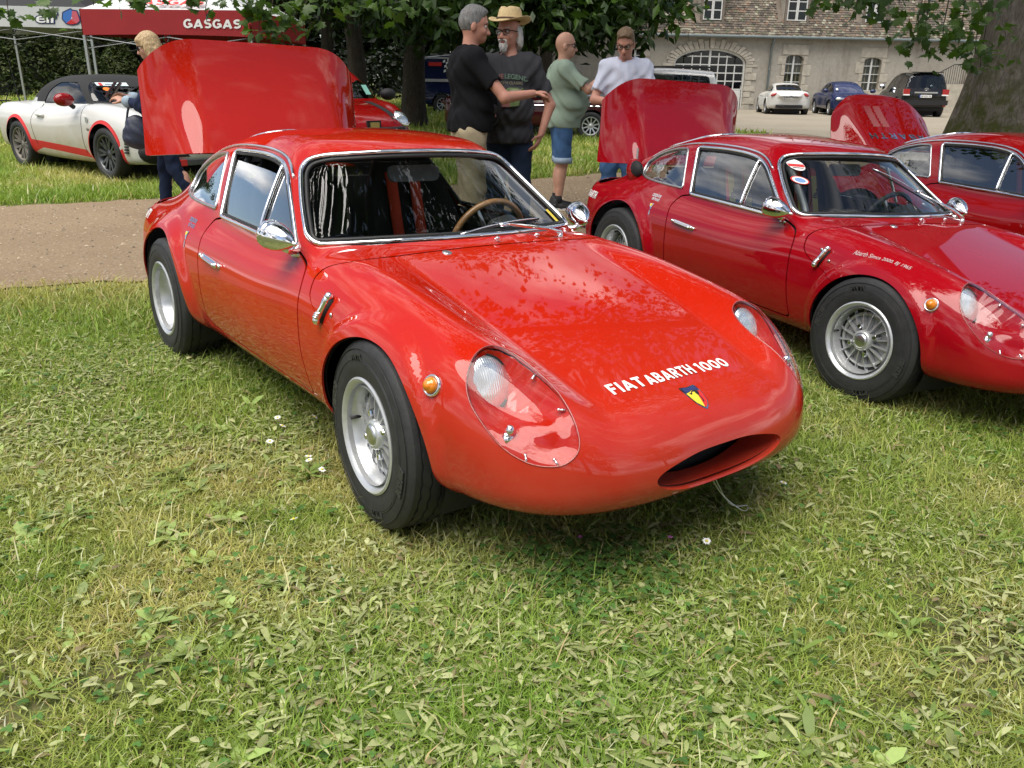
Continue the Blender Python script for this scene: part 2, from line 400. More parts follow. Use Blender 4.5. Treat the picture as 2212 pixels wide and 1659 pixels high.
# ---------------------------------------------------------------- car bodies as smooth implicit forms (car space: x forward, y left, z up, ground z=0)
class Spl:
    def __init__(s, pts):
        p = np.array(sorted(pts), float); s.x = p[:, 0]; s.y = p[:, 1]; n = len(p)
        h = np.diff(s.x); A = np.eye(n); b = np.zeros(n)
        for i in range(1, n-1):
            A[i, i-1] = h[i-1]; A[i, i] = 2*(h[i-1]+h[i]); A[i, i+1] = h[i]
            b[i] = 6*((s.y[i+1]-s.y[i])/h[i]-(s.y[i]-s.y[i-1])/h[i-1])
        s.m = np.linalg.solve(A, b); s.h = h
    def __call__(s, t):
        t = np.asarray(t, float); tc = np.clip(t, s.x[0], s.x[-1])
        i = np.clip(np.searchsorted(s.x, tc)-1, 0, len(s.h)-1)
        h = s.h[i]; a = (s.x[i+1]-tc)/h; b = (tc-s.x[i])/h
        v = a*s.y[i]+b*s.y[i+1]+((a**3-a)*s.m[i]+(b**3-b)*s.m[i+1])*h*h/6
        s0 = (s.y[1]-s.y[0])/s.h[0]-s.h[0]*s.m[1]/6
        s1 = (s.y[-1]-s.y[-2])/s.h[-1]+s.h[-1]*s.m[-2]/6
        return v+np.where(t < s.x[0], (t-s.x[0])*s0, 0)+np.where(t > s.x[-1], (t-s.x[-1])*s1, 0)
def smax(a, b, k):
    h = np.maximum(k-np.abs(a-b), 0)/k
    return np.maximum(a, b)+h*h*k/4
def smin(a, b, k): return -smax(-a, -b, k)
class CarForm:
    def __init__(s, **k):
        s.__dict__.update(dict(zm=.46, au=.5, ad=.85, arches=[], WR=.285, fk=.15, front=(1.772, .094, 3.5, .55, .33), rear=(1.745, .09, 3, .25, .52),
            kst=.16, kf=.14, kb=.09, kr=.07, zb=.735, g1=.41, g2=.42, ws=(.585, 1.35, .758, .58, 1.25), rcr=.15, krf=.085, kws=.045, kj=(.035, .125), crown=.05, rw=None, fs_out=.9, yn=.5))
        s.__dict__.update({a: (Spl(b) if isinstance(b, list) and a[:2] == 'S_' else b) for a, b in k.items()})
    def F(s, p):
        x, y, z = p[..., 0], np.abs(p[..., 1]), p[..., 2]
        dz = z-s.zm; ys = s.S_W(x)-np.where(dz > 0, s.au, s.ad)*dz*dz
        for cx, r0, r1, amt in s.arches:
            r = np.sqrt((x-cx)**2+(z-s.WR)**2); ys = ys+amt*(1-sstep(r0, r1, r))*sstep(s.WR-.13, s.WR+.02, z)
        fs = y-ys
        hc = s.S_HC(x); yf = s.S_YF(x); fh = s.S_FH(x)
        t = (y-(yf-s.fk))/s.fk
        t = np.clip(np.where(t < .22, np.where(t < -.22, 0, (t+.22)**2/.88), t), 0, 1)
        zt = hc+fh*(1-(1-t)**2)-s.crown*y*y-s.fs_out*np.maximum(y-yf, 0)**2
        ft = (z-zt)/1.04
        x0, ay, py, az, zc = s.front
        ff = (x-(x0-ay*(y/s.yn)**py-az*(z-zc)**2))/np.sqrt(1+(ay*py/s.yn*(y/s.yn)**(py-1))**2)
        x0, ay, py, az, zc = s.rear
        fr = -x-(x0-ay*(y/s.yn)**py-az*(z-zc)**2)
        b = smax(fs, ft, s.kst); b = smax(b, ff, s.kf); b = smax(b, s.S_ZB(x)-z, s.kb); b = smax(b, fr, s.kr)
        h = z-s.zb; hp = np.where(h < -.03, 0, np.where(h > .03, h, (h+.03)**2/.12))
        gs = (y-(s.S_YB(x)-s.g1*hp-s.g2*hp*hp))/1.1
        a0, a1, a2, a3, a4 = s.ws
        ws = (x-(a0-a1*(z-a2)-(a3+a4*np.maximum(z-a2+.03, 0))*y*y))/np.sqrt(1+a1*a1)
        rf = z-(s.S_RC(x)-s.rcr*y*y)
        g = smax(smax(smax(gs, rf, s.krf), ws, s.kws), s.zb-.175-z, .05)
        if s.rw is not None:
            r0, r1, r2, r3 = s.rw; g = smax(g, (-x-(r0-r1*(z-r2)-r3*y*y))/np.sqrt(1+r1*r1), s.kws)
        k = s.kj[0]+(s.kj[1]-s.kj[0])*sstep(-.45, -1.0, x) if s.kj[0] != s.kj[1] else s.kj[0]
        return smin(b, g, k)
    def wsx(s, y, z):
        a0, a1, a2, a3, a4 = s.ws; return a0-a1*(z-a2)-(a3+a4*np.maximum(z-a2+.03, 0))*y*y
    def rays(s, O, D, n=40, hi=3.2):
        O = np.asarray(O, float); D = np.asarray(D, float); lo = np.zeros(len(O)); h = np.full(len(O), float(hi))
        for _ in range(n):
            m = (lo+h)/2; ins = s.F(O+D*m[:, None]) < 0
            lo = np.where(ins, m, lo); h = np.where(ins, h, m)
        return O+D*lo[:, None]
    def grad(s, P, e=7.5e-3):
        g = np.stack([s.F(P+d)-s.F(P-d) for d in np.eye(3)*e], 1); return g/np.linalg.norm(g, axis=1, keepdims=True)
    def side(s, xz, sgn=-1):
        xz = np.asarray(xz, float); n = len(xz)
        O = np.stack([xz[:, 0], np.zeros(n), xz[:, 1]], 1); D = np.zeros((n, 3)); D[:, 1] = sgn
        return s.rays(O, D, hi=1.6)
    def top(s, xy, z0=.45):
        xy = np.asarray(xy, float); n = len(xy); O = np.stack([xy[:, 0], xy[:, 1], np.full(n, z0)], 1); D = np.zeros((n, 3)); D[:, 2] = 1
        return s.rays(O, D, hi=1.8)
    def frontal(s, yz, x0, sgn=1):
        yz = np.asarray(yz, float); n = len(yz); O = np.stack([np.full(n, x0), yz[:, 0], yz[:, 1]], 1); D = np.zeros((n, 3)); D[:, 0] = sgn
        return s.rays(O, D, hi=2.2)
    def grid(s, x0, x1, nx, nc, n_t, z0, z1):
        th = np.linspace(0, 2*np.pi, n_t, endpoint=False); st, ct = np.sin(th), np.cos(th); O = []; D = []
        zs = lambda x: z0+(z1-z0)*float(sstep(x0+.5*(x1-x0), x1, x))
        def ring(x, sx, c):
            O.append(np.tile([x, 0, zs(x)], (n_t, 1))); D.append(np.stack([np.full(n_t, sx), c*st, c*ct], 1))
        for ph in np.linspace(np.pi/2*.985, 0, nc, endpoint=False): ring(x0, -np.sin(ph), np.cos(ph))
        for x in np.linspace(x0, x1, nx): ring(x, 0, 1)
        for ph in np.linspace(0, np.pi/2*.985, nc+1)[1:]: ring(x1, np.sin(ph), np.cos(ph))
        V = s.rays(np.vstack(O), np.vstack(D)); N = s.grad(V); nr = len(O)
        i = np.arange(nr-1)[:, None]*n_t; j = np.arange(n_t)[None, :]; j2 = (j+1) % n_t
        F4 = np.stack([i+j, i+n_t+j, i+n_t+j2, i+j2], -1).reshape(-1, 4)
        F4 = [tuple(q) for q in F4.tolist()]
        F4.append(tuple(range(n_t))); F4.append(tuple((nr-1)*n_t+k for k in range(n_t))[::-1])
        return V, N, F4
COUPE = CarForm(
    S_W=[(-1.75, .635), (-1.4, .683), (-1.0, .70), (-.5, .694), (0, .692), (.5, .692), (1.0, .70), (1.3, .694), (1.55, .684), (1.75, .66)],
    S_HC=[(-1.8, .70), (-1.5, .708), (-1.2, .722), (-.8, .735), (-.3, .74), (.2, .748), (.58, .757), (.8, .713), (1.1, .640), (1.35, .572), (1.55, .508), (1.65, .477), (1.75, .445), (1.9, .40)],
    S_FH=[(-1.8, 0), (-1.2, .012), (-.6, 0), (.3, -.012), (.62, .0), (.85, .030), (1.1, .052), (1.3, .066), (1.4, .066), (1.5, .052), (1.65, .022), (1.75, .0), (1.9, 0)],
    S_YF=[(-1.8, .56), (-.5, .57), (.6, .56), (1.0, .555), (1.386, .535), (1.6, .50), (1.8, .46)],
    S_YB=[(-1.7, .36), (-1.4, .46), (-1.1, .54), (-.8, .585), (-.4, .603), (0, .61), (.4, .603), (.6, .59)],
    S_RC=[(.5, .93), (.3, 1.015), (.15, 1.062), (-.05, 1.094), (-.3, 1.107), (-.5, 1.098), (-.75, 1.06), (-1.0, .99), (-1.25, .90), (-1.5, .79), (-1.75, .67)],
    S_ZB=[(-1.75, .27), (-1.4, .22), (-1.0, .20), (.6, .195), (1.2, .20), (1.5, .21), (1.75, .226)],
    arches=[(1.025, .335, .372, .022), (-1.025, .345, .425, .028)])
# ---------------------------------------------------------------- wheels: axle along y, outer face towards -y
def make_tyre(R, r, w, mat, name='tyre', tread=72):
    """tyre of radius R on a rim of radius r, w wide; tread blocks modelled"""
    n = tread*4; prof = [(r-.004, -w*.40), (r+.006, -w*.47), (r+.022, -w*.515), (r+.5*(R-r), -w*.535), (R-.030, -w*.50), (R-.012, -w*.455), (R-.003, -w*.40)]
    gro = [(-.40, 0), (-.30, 0), (-.295, 1), (-.265, 1), (-.26, 0), (-.12, 0), (-.115, 1), (-.085, 1), (-.08, 0), (.08, 0), (.085, 1), (.115, 1), (.12, 0), (.26, 0), (.265, 1), (.295, 1), (.30, 0), (.40, 0)]
    V = []; m = 0; rows = []
    for (rr, h) in prof: rows.append([(rr, h)]*n)
    for (h, g) in gro[1:]:
        row = []
        for k in range(n):
            z = .006*abs((k % 8)/4-1)-.003 if abs(h) < .3 else 0
            sipe = (.0022 if (k % 4) == 0 and abs(h) > .3 else 0)
            row.append((R+.001-.006*g-sipe-.004*(abs(h)/.4)**2, h*w+z))
        rows.append(row)
    for (rr, h) in prof[::-1]: rows.append([(rr, -h)]*n)
    for row in rows:
        for k in range(n):
            a = 2*math.pi*k/n; V.append((row[k][0]*math.sin(a), row[k][1], row[k][0]*math.cos(a)))
    F = []
    for i in range(len(rows)-1):
        for k in range(n): F.append((i*n+k, i*n+(k+1) % n, (i+1)*n+(k+1) % n, (i+1)*n+k))
    me = mesh(name, V, F, mat, True); me.set_sharp_from_angle(angle=R_(35)); return me
def make_rings(R, w, mat):
    b = MB(); y = -w*.53
    for rr in (.225, .231, .262): b.tube([(rr*math.sin(a), y+(.004 if rr > .25 else .0), rr*math.cos(a)) for a in np.linspace(0, 2*math.pi, 72, endpoint=False)], .0016, 5, True)
    me = mesh('sidewall_rib', b.v, b.f, mat, True); return me
def wheel_letters(s, rad, y, span, size, mat, rot, name='sidewall_lettering'):
    V, F = text_mesh(s, size, .004, align='CENTER', extrude=.0012)
    wd = V[:, 0].max()-V[:, 0].min(); out = []
    for p in V:
        a = rot+p[0]/wd*span; rr = rad+p[1]-size*.35
        out.append((-rr*math.sin(a), y-p[2], rr*math.cos(a)))   # seen from -y, x to the right is +x: letters run clockwise
    out = [(-x, yy, z) for x, yy, z in out]
    return mesh(name, out, F, mat, False)
M_disc = simple('shaded_disc', (.40, .405, .41), .5, .4, .12, 60)  # wheel silver darkened: the shade between the fins is in its colour
def classic_wheel_parts(w, dish):
    """mesh data of a 13-inch ribbed alloy wheel with tyre width w; dish = depth of the hub face behind the rim"""
    R, r = .287, .160; P = []
    P.append(('tyre', make_tyre(R, r, w, M_rubber)))
    P.append(('sidewall_rib', make_rings(R, w, M_rubber)))
    ym = -w*.5; yh = ym+dish
    b = MB()
    b.lathe([(r+.016, ym+.004), (r+.018, ym-.004), (r+.012, ym-.008), (r+.004, ym-.004), (r-.002, ym+.006), (r-.008, ym+.012), (r-.014, yh-.012), (r-.020, yh+.004), (.134, yh+.006)], 64, axis='y')
    b.lathe([(r-.01, ym), (r+.002, w*.5)], 48, axis='y')
    b.lathe([(.125, yh+.008), (.125, yh-.002), (.119, yh-.004), (.113, yh-.002), (.113, yh+.008)], 48, axis='y')
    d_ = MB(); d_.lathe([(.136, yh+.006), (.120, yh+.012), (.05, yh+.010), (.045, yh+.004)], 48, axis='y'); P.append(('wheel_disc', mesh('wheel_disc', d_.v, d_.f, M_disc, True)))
    P.append(('rim', mesh('rim', b.v, b.f, M_silver, True)))
    P[-1][1].set_sharp_from_angle(angle=R_(40))
    fin = MB()      # one radial fin, reused for all
    fin.add([(-.0035, yh+.008, .045), (.0035, yh+.008, .045), (.0035, yh+.008, .150), (-.0035, yh+.008, .150), (-.003, yh-.020, .048), (.003, yh-.020, .048), (.002, yh-.012, .112), (-.002, yh-.012, .112), (.0015, yh+.002, .150), (-.0015, yh+.002, .150)],
        [(4, 5, 6, 7), (7, 6, 8, 9), (0, 4, 7), (0, 7, 9, 3), (1, 6, 5), (1, 2, 8, 6), (0, 1, 5, 4), (2, 3, 9, 8)])
    mf = mesh('fin', fin.v, fin.f, M_silver, False)
    for k in range(16): P.append(('fin', mf, 2*math.pi*(k+.5)/16))
    v = MB(); v.box((0, yh+.006, .1385), (.036, .005, .022)); mv = mesh('vent_slot', v.v, v.f, M_dark, False)
    for k in range(16): P.append(('vent_slot', mv, 2*math.pi*k/16))
    h = MB(); h.lathe([(.050, yh+.01), (.046, yh-.030), (.040, yh-.036), (.034, yh-.036)], 28, axis='y'); P.append(('hub', mesh('hub', h.v, h.f, M_silver, True)))
    c = MB(); c.lathe([(.034, yh-.034), (.033, yh-.039), (.024, yh-.043), (.0005, yh-.044)], 28, axis='y'); P.append(('hub_cap', mesh('hub_cap', c.v, c.f, M_alu, True)))
    n_ = MB(); n_.lathe([(.0125, yh+.008), (.0115, yh-.026), (.009, yh-.030), (.0005, yh-.030)], 6, (0, 0, .066), axis='y'); mn = mesh('wheel_nut', n_.v, n_.f, M_chrome, False)
    for k in range(4): P.append(('wheel_nut', mn, math.pi/4+math.pi/2*k))
    va = MB(); va.tube([(0, yh+.0, .150), (0, yh-.022, .146), (0, yh-.040, .143)], [.006, .0055, .004], 8); P.append(('valve', mesh('valve', va.v, va.f, M_rubber, True), 4.4))
    bw = MB()
    for k in range(5): bw.box((.155*math.sin(-1.0+.075*k)*1.0, (ym+yh)/2, .157*math.cos(-1.0+.075*k)), (.010, .022, .004), M=Matrix.Rotation(-(-1.0+.075*k), 3, 'Y').inverted())
    P.append(('balance_weight', mesh('balance_weight', bw.v, bw.f, M_dark, False)))
    return P
def place_wheel(parts, car, loc, steer=0, flip=False, spin=0, name='wheel', extra=()):
    e = bpy.data.objects.new(name, None); COL.objects.link(e); e.parent = car; e.location = loc
    e.rotation_euler = (0, 0, (math.pi if flip else 0)+steer)
    for p in list(parts)+list(extra):
        o = link(p[0], p[1], e); o.rotation_euler = (0, (p[2] if len(p) > 2 else 0)+spin, 0)
    return e
# ---------------------------------------------------------------- the small racing coupes
C_ = COUPE
DLO = rounded_poly([(-.449, .741), (-.607, .999), (-.34, 1.008), (-.16, 1.003), (-.03, .985), (.06, .945), (.352, .722), (.01, .733)], [.012, .03, .2, .2, .1, .1, .01, .2])
QTR = rounded_poly([(-.543, .762), (-.692, .980), (-.80, .975), (-.97, .93), (-1.075, .86), (-1.06, .79), (-.956, .774), (-.749, .764)], [.012, .02, .2, .1, .06, .05, .1, .2])
DOOR = rounded_poly([(-.449, .736), (-.535, .72), (-.57, .67), (-.535, .58), (-.52, .42), (-.52, .272), (.548, .262), (.518, .41), (.500, .56), (.490, .64), (.455, .69), (.352, .722), (.01, .7345)], [.01, .05, .06, .1, .1, .03, .03, .1, .1, .06, .05, .02, .2])
_ws = [(.30, .760), (.50, .750), (.563, .747), (.576, .772), (.53, .872), (.475, .972), (.440, 1.003), (.38, 1.020), (.2, 1.035)]
WSH = rounded_poly([(0, .765)]+_ws+[(0, 1.040)]+[(-y, z) for y, z in _ws[::-1]], [.3, .3, .1, .05, .05, .3, .08, .05, .1, .3, .3, .3, .3, .1, .05, .08, .3, .05, .05, .1, .3], 4)
RWN = rounded_poly([(-.66, .30), (-1.075, .37), (-1.075, -.37), (-.66, -.30)], .10, 6)
HLO = closed_curve([(0, .505), (.008, .56), (.048, .608), (.10, .632), (.165, .634), (.262, .612), (.336, .57), (.376, .52), (.380, .482), (.352, .455), (.26, .440), (.14, .432), (.04, .455)], 4)
GRL = closed_curve([(0, .367), (.10, .365), (.18, .353), (.238, .338), (.262, .321), (.250, .300), (.20, .278), (.11, .258), (0, .251), (-.11, .258), (-.20, .278), (-.250, .300), (-.262, .321), (-.238, .338), (-.18, .353), (-.10, .365)], 4)
def clam_x(z): return np.interp(z, [.40, .50, .526, .564, .595, .623, .672, .70, .713, .725, .735], [1.0, .85, .784, .672, .60, .569, .552, .565, .589, .625, .658])
LID_X = -1.19
_lc = [(-1.47-.28*math.sin(t), .33+.295*math.cos(t)) for t in np.linspace(0, math.pi/2, 14)]
LIDP = np.array([(-1.19, -.64), (-1.19, .64), (-1.32, .63)]+_lc+[(x, -y) for x, y in _lc[::-1]]+[(-1.32, -.63)])
import copy
LIDF = copy.copy(COUPE); LIDF.S_W = Spl([(-1.8, .63), (-1.4, .635), (-1, .635), (1.75, .66)]); LIDF.rear = (1.80, .01, 3, .05, .6); LIDF.kr = .05; LIDF.arches = []; LIDF.kst = .20; LIDF.S_HC = Spl([(-1.8, .725), (-1.5, .72), (-1.2, .722), (-.8, .735), (.58, .757), (1.75, .445)])
def lid_z(x): return np.interp(x, [-1.62, -1.47, -1.30, -1.19], [.690, .676, .738, .80])
def coupe_meshes():
    V, N, F = C_.grid(-1.32, 1.30, 236, 44, 300, .46, .32)
    m = (V, N, F); P = {}
    def fn(m, g): V = m[0]; return g(V[:, 0], V[:, 1], V[:, 2])
    P['glass_front'], m = cut(m, fn(m, lambda x, y, z: np.maximum(sdf2(np.stack([y, z], 1), WSH), C_.wsx(y, z)-x-.035)))
    for s, tag_ in ((-1, 'r'), (1, 'l')):
        side = lambda x, y, z: .28-s*y
        P['glass_door_'+tag_], m = cut(m, fn(m, lambda x, y, z: np.maximum(sdf2(np.stack([x, z], 1), DLO), side(x, y, z))))
        P['glass_qtr_'+tag_], m = cut(m, fn(m, lambda x, y, z: np.maximum(sdf2(np.stack([x, z], 1), QTR), side(x, y, z))))
        P['lamp_'+tag_], m = cut(m, fn(m, lambda x, y, z: np.maximum(sdf2(np.stack([(x-1.36)*.777-(z-.62)*.63, s*y], 1), HLO), np.maximum(1.28-x, np.maximum(.34-z, .3-s*y)))))
        for cx, r in ((1.025, .316), (-1.025, .338)):
            _, m = cut(m, fn(m, lambda x, y, z: np.maximum(np.where(z > .285, np.sqrt((x-cx)**2+((z-.285)*(1.06 if cx > 0 else 1.0))**2), np.abs(x-cx))-r, .46-s*y)))
    _, m = cut(m, fn(m, lambda x, y, z: np.maximum(sdf2(np.stack([y, z], 1), GRL), 1.45-x)))
    P['glass_rear'], m = cut(m, fn(m, lambda x, y, z: np.maximum(sdf2(np.stack([x, y], 1), RWN), .80-z)))
    lm = LIDF.grid(-1.32, 1.30, 110, 40, 220, .46, .32); P['lid'], _ = cut(lm, fn(lm, lambda x, y, z: np.maximum(sdf2(np.stack([x, y], 1), LIDP), .63-z)))
    P['lid3'], _ = cut(m, fn(m, lambda x, y, z: np.maximum(x-LID_X, .690-z)))
    _, m = cut(m, fn(m, lambda x, y, z: np.maximum(x-LID_X, lid_z(x)-z)))
    P['shell'] = m
    g = .0044
    P['clam'], m = cut(m, fn(m, lambda x, y, z: clam_x(z)+g-x)); _, m = cut(m, fn(m, lambda x, y, z: clam_x(z)-g-x))
    for s, tag_ in ((-1, 'r'), (1, 'l')):
        d = lambda x, y, z: np.maximum(sdf2(np.stack([x, z], 1), DOOR), .4-s*y)
        P['door_'+tag_], m = cut(m, fn(m, lambda x, y, z: d(x, y, z)+g)); _, m = cut(m, fn(m, lambda x, y, z: d(x, y, z)-g))
    P['body'] = m
    return P
def side_line(poly, s, off=.0, form=None):
    p = (form or C_).side(poly, s); n = (form or C_).grad(p); return p+n*off
def ws_line(poly, off=0):
    p = np.stack([C_.wsx(poly[:, 0], poly[:, 1]), poly[:, 0], poly[:, 1]], 1); n = C_.grad(p-np.array([.0, 0, 0])); return p+n*off
def resample(P, step, closed=True):
    Q = np.vstack([P, P[:1]]) if closed else P
    d = np.r_[0, np.cumsum(np.linalg.norm(np.diff(Q, axis=0), axis=1))]; n = max(4, int(d[-1]/step))
    t = np.linspace(0, d[-1], n, endpoint=not closed); return np.stack([np.interp(t, d, Q[:, i]) for i in range(Q.shape[1])], 1)
def shrink(poly, d):
    t = np.roll(poly, -1, 0)-np.roll(poly, 1, 0); t /= np.linalg.norm(t, axis=1, keepdims=True)+1e-12
    n = np.stack([-t[:, 1], t[:, 0]], 1); a = .5*np.sum(poly[:, 0]*np.roll(poly[:, 1], -1)-np.roll(poly[:, 0], -1)*poly[:, 1])
    return poly+n*d*(1 if a > 0 else -1)
CM = {}
def build_coupe_meshes():
    P = coupe_meshes()
    for k in ('body', 'clam', 'door_r', 'door_l'):
        V, N, F = solidify(P[k], .007); CM[k] = mesh(k, V, F, M_red, True, N)
    V, N, F = P['shell']; V2 = V-N*.018
    CM['inner'] = mesh('inner_shell', V2, [q[::-1] for q in F], M_dark, True, -N)
    piv = np.array([LID_X, 0, .925]); V, N, F = P['lid']; V, N, F = solidify((V, N, F), .012)
    CM['lid'] = mesh('lid', V-piv, F, M_red, True, N)
    V, N, F = P['lid3']; V, N, F = solidify((V, N, F), .012); CM['lid3'] = mesh('lid3', V-piv, F, M_red, True, N)
    for k in ('glass_front', 'glass_rear', 'glass_qtr_r', 'glass_qtr_l'):
        V, N, F = P[k]; CM[k] = mesh(k, V-N*.004, F, M_glass_s if 'qtr' in k else M_glass, True, N)
    for s in 'rl':
        V, N, F = P['glass_door_'+s]; m = (V-N*.006, N, F)
        dist = lambda V: (V[:, 0]-(-.022-(V[:, 2]-.86)*.17))
        a, b = cut(m, dist(m[0]))          # a: main pane, b: quarterlight
        CM['vent_'+s] = mesh('vent', *[b[0], b[2]], M_glass_s, True, b[1])
        CM['pane_up_'+s] = mesh('pane', a[0], a[2], M_glass_s, True, a[1])
        lo, _ = cut(a, a[0][:, 2]-(.962-.03*(a[0][:, 0]+.55)-.12*np.maximum(a[0][:, 0]+.25, 0)**2))
        CM['pane_dn_'+s] = mesh('pane', lo[0], lo[2], M_glass_s, True, lo[1])
        V, N, F = P['lamp_'+s]; sg = -1 if s == 'r' else 1
        CM['cover_'+s] = mesh('cover', V+N*.001, F, M_lampglass, True, N)
        st = np.stack([(V[:, 0]-1.36)*.777-(V[:, 2]-.62)*.63, sg*V[:, 1]], 1); dd = -sdf2(st, HLO)
        dep = .006+.125*sstep(-.004, .034, dd)*(1-.80*sstep(.10, .30, st[:, 0]))
        CM['bowl_'+s] = mesh('bowl', V-N*dep[:, None], F, M_red, True)
    # trims
    b = MB(); b.tube(resample(ws_line(WSH, .005), .02), .0095, 8, True); CM['ws_trim'] = mesh('ws_trim', b.v, b.f, M_chrome)
    b = MB(); b.tube(resample(ws_line(shrink(WSH, .013), .001), .02), .008, 6, True); CM['ws_gasket'] = mesh('ws_gasket', b.v, b.f, M_gasket)
    b = MB(); p = C_.top(RWN, .5); b.tube(resample(p+C_.grad(p)*.004, .02), .009, 8, True); CM['rw_trim'] = mesh('rw_trim', b.v, b.f, M_chrome)
    for s, sg in (('r', -1), ('l', 1)):
        L = side_line(DLO, sg, .003); b = MB()
        i0 = 0
        top = np.array([p for p in L]); b.tube(resample(L, .015), .0095, 8, True); CM['dlo_trim_'+s] = mesh('dlo_trim', b.v, b.f, M_chrome)
        b = MB(); b.tube(resample(side_line(shrink(DLO, .012), sg, -.001), .02), .007, 6, True); CM['dlo_gasket_'+s] = mesh('dlo_gasket', b.v, b.f, M_gasket)
        b = MB(); zz = np.linspace(.738, .982, 12); xz = np.stack([-.022-(zz-.86)*.17, zz], 1); b.tube(side_line(xz, sg, .002), .0085, 8); CM['vent_post_'+s] = mesh('vent_post', b.v, b.f, M_chrome)
        b = MB(); b.tube(resample(side_line(QTR, sg, .002), .02), .0075, 8, True); CM['qtr_trim_'+s] = mesh('qtr_trim', b.v, b.f, M_alu)
        # rain gutter above the side windows
        g = np.array([(-1.06, .893), (-.98, .938), (-.86, .978), (-.74, 1.002), (-.60, 1.019), (-.40, 1.027), (-.2, 1.024), (-.06, 1.009), (.02, .985), (.09, .945)]); gg = open_curve(g, 6)
        b = MB(); b.tube(side_line(gg, sg, .004), .006, 6); CM['gutter_'+s] = mesh('gutter', b.v, b.f, M_chrome)
        o = HLO; q = np.zeros((len(o), 3)); V = P['lamp_'+s][0]
        # outline of the lamp cover on the body: intersect by search along x
        pts = []
        for (ss, tt) in o:
            xs = np.linspace(1.30, 1.72, 400); zs_ = .62+((xs-1.36)*.777-ss)/.63
            f = C_.F(np.stack([xs, np.full(400, tt), zs_], 1)); k = np.nonzero(np.diff(np.sign(f)) != 0)[0][-1]
            t = f[k]/(f[k]-f[k+1]); pts.append((xs[k]+(xs[k+1]-xs[k])*t, sg*tt, zs_[k]+(zs_[k+1]-zs_[k])*t))
        b = MB(); b.tube(resample(np.array(pts), .012), .0020, 6, True); CM['cover_rim_'+s] = mesh('cover_rim', b.v, b.f, M_rimclear)
        # door mirror: chrome bullet on a stalk
        base = C_.side([(.345, .716)], sg)[0]; ctr = np.array([.345, sg*.686, .778]); tip = np.array([.449, sg*.646, .758])
        ax = Vector(tip-ctr).normalized(); M = ax.to_track_quat('Z', 'Y').to_matrix()*.84
        b = MB(); prof = [(.0005, -.062), (.030, -.060), (.052, -.055), (.059, -.045), (.061, -.02), (.0595, -.017), (.0605, -.014), (.058, .012), (.050, .040), (.038, .066), (.024, .088), (.012, .101), (.0085, .105), (.010, .110), (.007, .118), (.0005, .120)]
        bb = MB(); bb.lathe(prof, 32); b.add([tuple(M @ Vector(p)+Vector(ctr)) for p in bb.v], bb.f)
        CM['mirror_'+s] = mesh('mirror', b.v, b.f, M_chrome)
        b = MB(); a1 = Vector(ctr)+ax*.045-Vector((0, 0, .025)); b.tube([a1, Vector(base)*.45+a1*.55+Vector((0, 0, -.005)), Vector(base)+Vector((0, 0, .008)), Vector(base)-Vector((0, 0, .01))], [.016, .012, .014, .024], 12); CM['mirror_stalk_'+s] = mesh('mirror_stalk', b.v, b.f, M_chrome)
        # handle: plate with a grab bar and two knobs
        hx = np.linspace(-.482, -.262, 14); hp = C_.side(np.stack([hx, np.interp(hx, [-.482, -.262], [.583, .568])], 1), sg); hn = C_.grad(hp)
        b = MB(); b.tube(hp+hn*.001, [.006]+[.0125]*12+[.006], 10); CM['handle_plate_'+s] = mesh('handle_plate', b.v, b.f, M_chrome)
        b = MB(); b.tube(hp[2:12]+hn[2:12]*.018+np.array([0, 0, -.004]), .0065, 8); b.ball(hp[1]+hn[1]*.014, .0095); b.ball(hp[12]+hn[12]*.015, .012); CM['handle_bar_'+s] = mesh('handle_bar', b.v, b.f, M_chrome)
        # bonnet catch on the wing
        a0, a1 = C_.side([(.722, .638), (.688, .562)], sg); n0, n1 = C_.grad(np.array([a0, a1])); b = MB()
        b.tube([a0+n0*.001, a1+n1*.001], .017, 8); CM['catch_slot_'+s] = mesh('catch_slot', b.v, b.f, M_dark)
        b = MB(); b.tube([a0+n0*.014, a0*.8+a1*.2+n0*.017, a0*.5+a1*.5+n0*.015, a0*.2+a1*.8+n1*.017, a1+n1*.014], [.010, .0125, .011, .0125, .012], 10)
        b.ball(a0+n0*.014, .0135); b.ball(a1+n1*.014, .0145)
        for f in (.68, .76, .84): b.ball(a0*(1-f)+a1*f+n1*.022, (.013, .013, .006))
        CM['catch_'+s] = mesh('catch', b.v, b.f, M_chrome)
        b = MB()
        for xz in ((.681, .632), (.752, .592)):
            q = C_.side([xz], sg)[0]; b.ball(q+C_.grad(q[None])[0]*.002, (.008, .004, .008))
        CM['rivet_'+s] = mesh('rivet', b.v, b.f, M_alu)
        q = C_.side([(1.322, .527)], sg)[0]; n = Vector(C_.grad(q[None])[0]); M = n.to_track_quat('Z', 'Y').to_matrix()
        b = MB(); bb = MB(); bb.lathe([(.030, -.004), (.030, .006), (.026, .009), (.0225, .005)], 24); b.add([tuple(M @ Vector(p)+Vector(q)) for p in bb.v], bb.f); CM['marker_ring_'+s] = mesh('marker_ring', b.v, b.f, M_chrome)
        b = MB(); bb = MB(); bb.lathe([(.0225, .002), (.0215, .012), (.017, .020), (.012, .022), (.011, .026), (.0005, .027)], 24); b.add([tuple(M @ Vector(p)+Vector(q)) for p in bb.v], bb.f); CM['marker_lens_'+s] = mesh('marker_lens', b.v, b.f, M_amber)
        # headlamp behind the cover
        fwd = Vector((.93, sg*.10, .36)).normalized(); M = fwd.to_track_quat('Z', 'Y').to_matrix(); ctr = Vector((1.378, sg*.548, .526))
        bb = MB(); bb.lathe([(.0005, .028), (.03, .0265), (.052, .021), (.068, .013), (.076, .005)], 36); b = MB(); b.add([tuple(M @ Vector(p)+ctr) for p in bb.v], bb.f); CM['lens_'+s] = mesh('lens', b.v, b.f, M_lens)
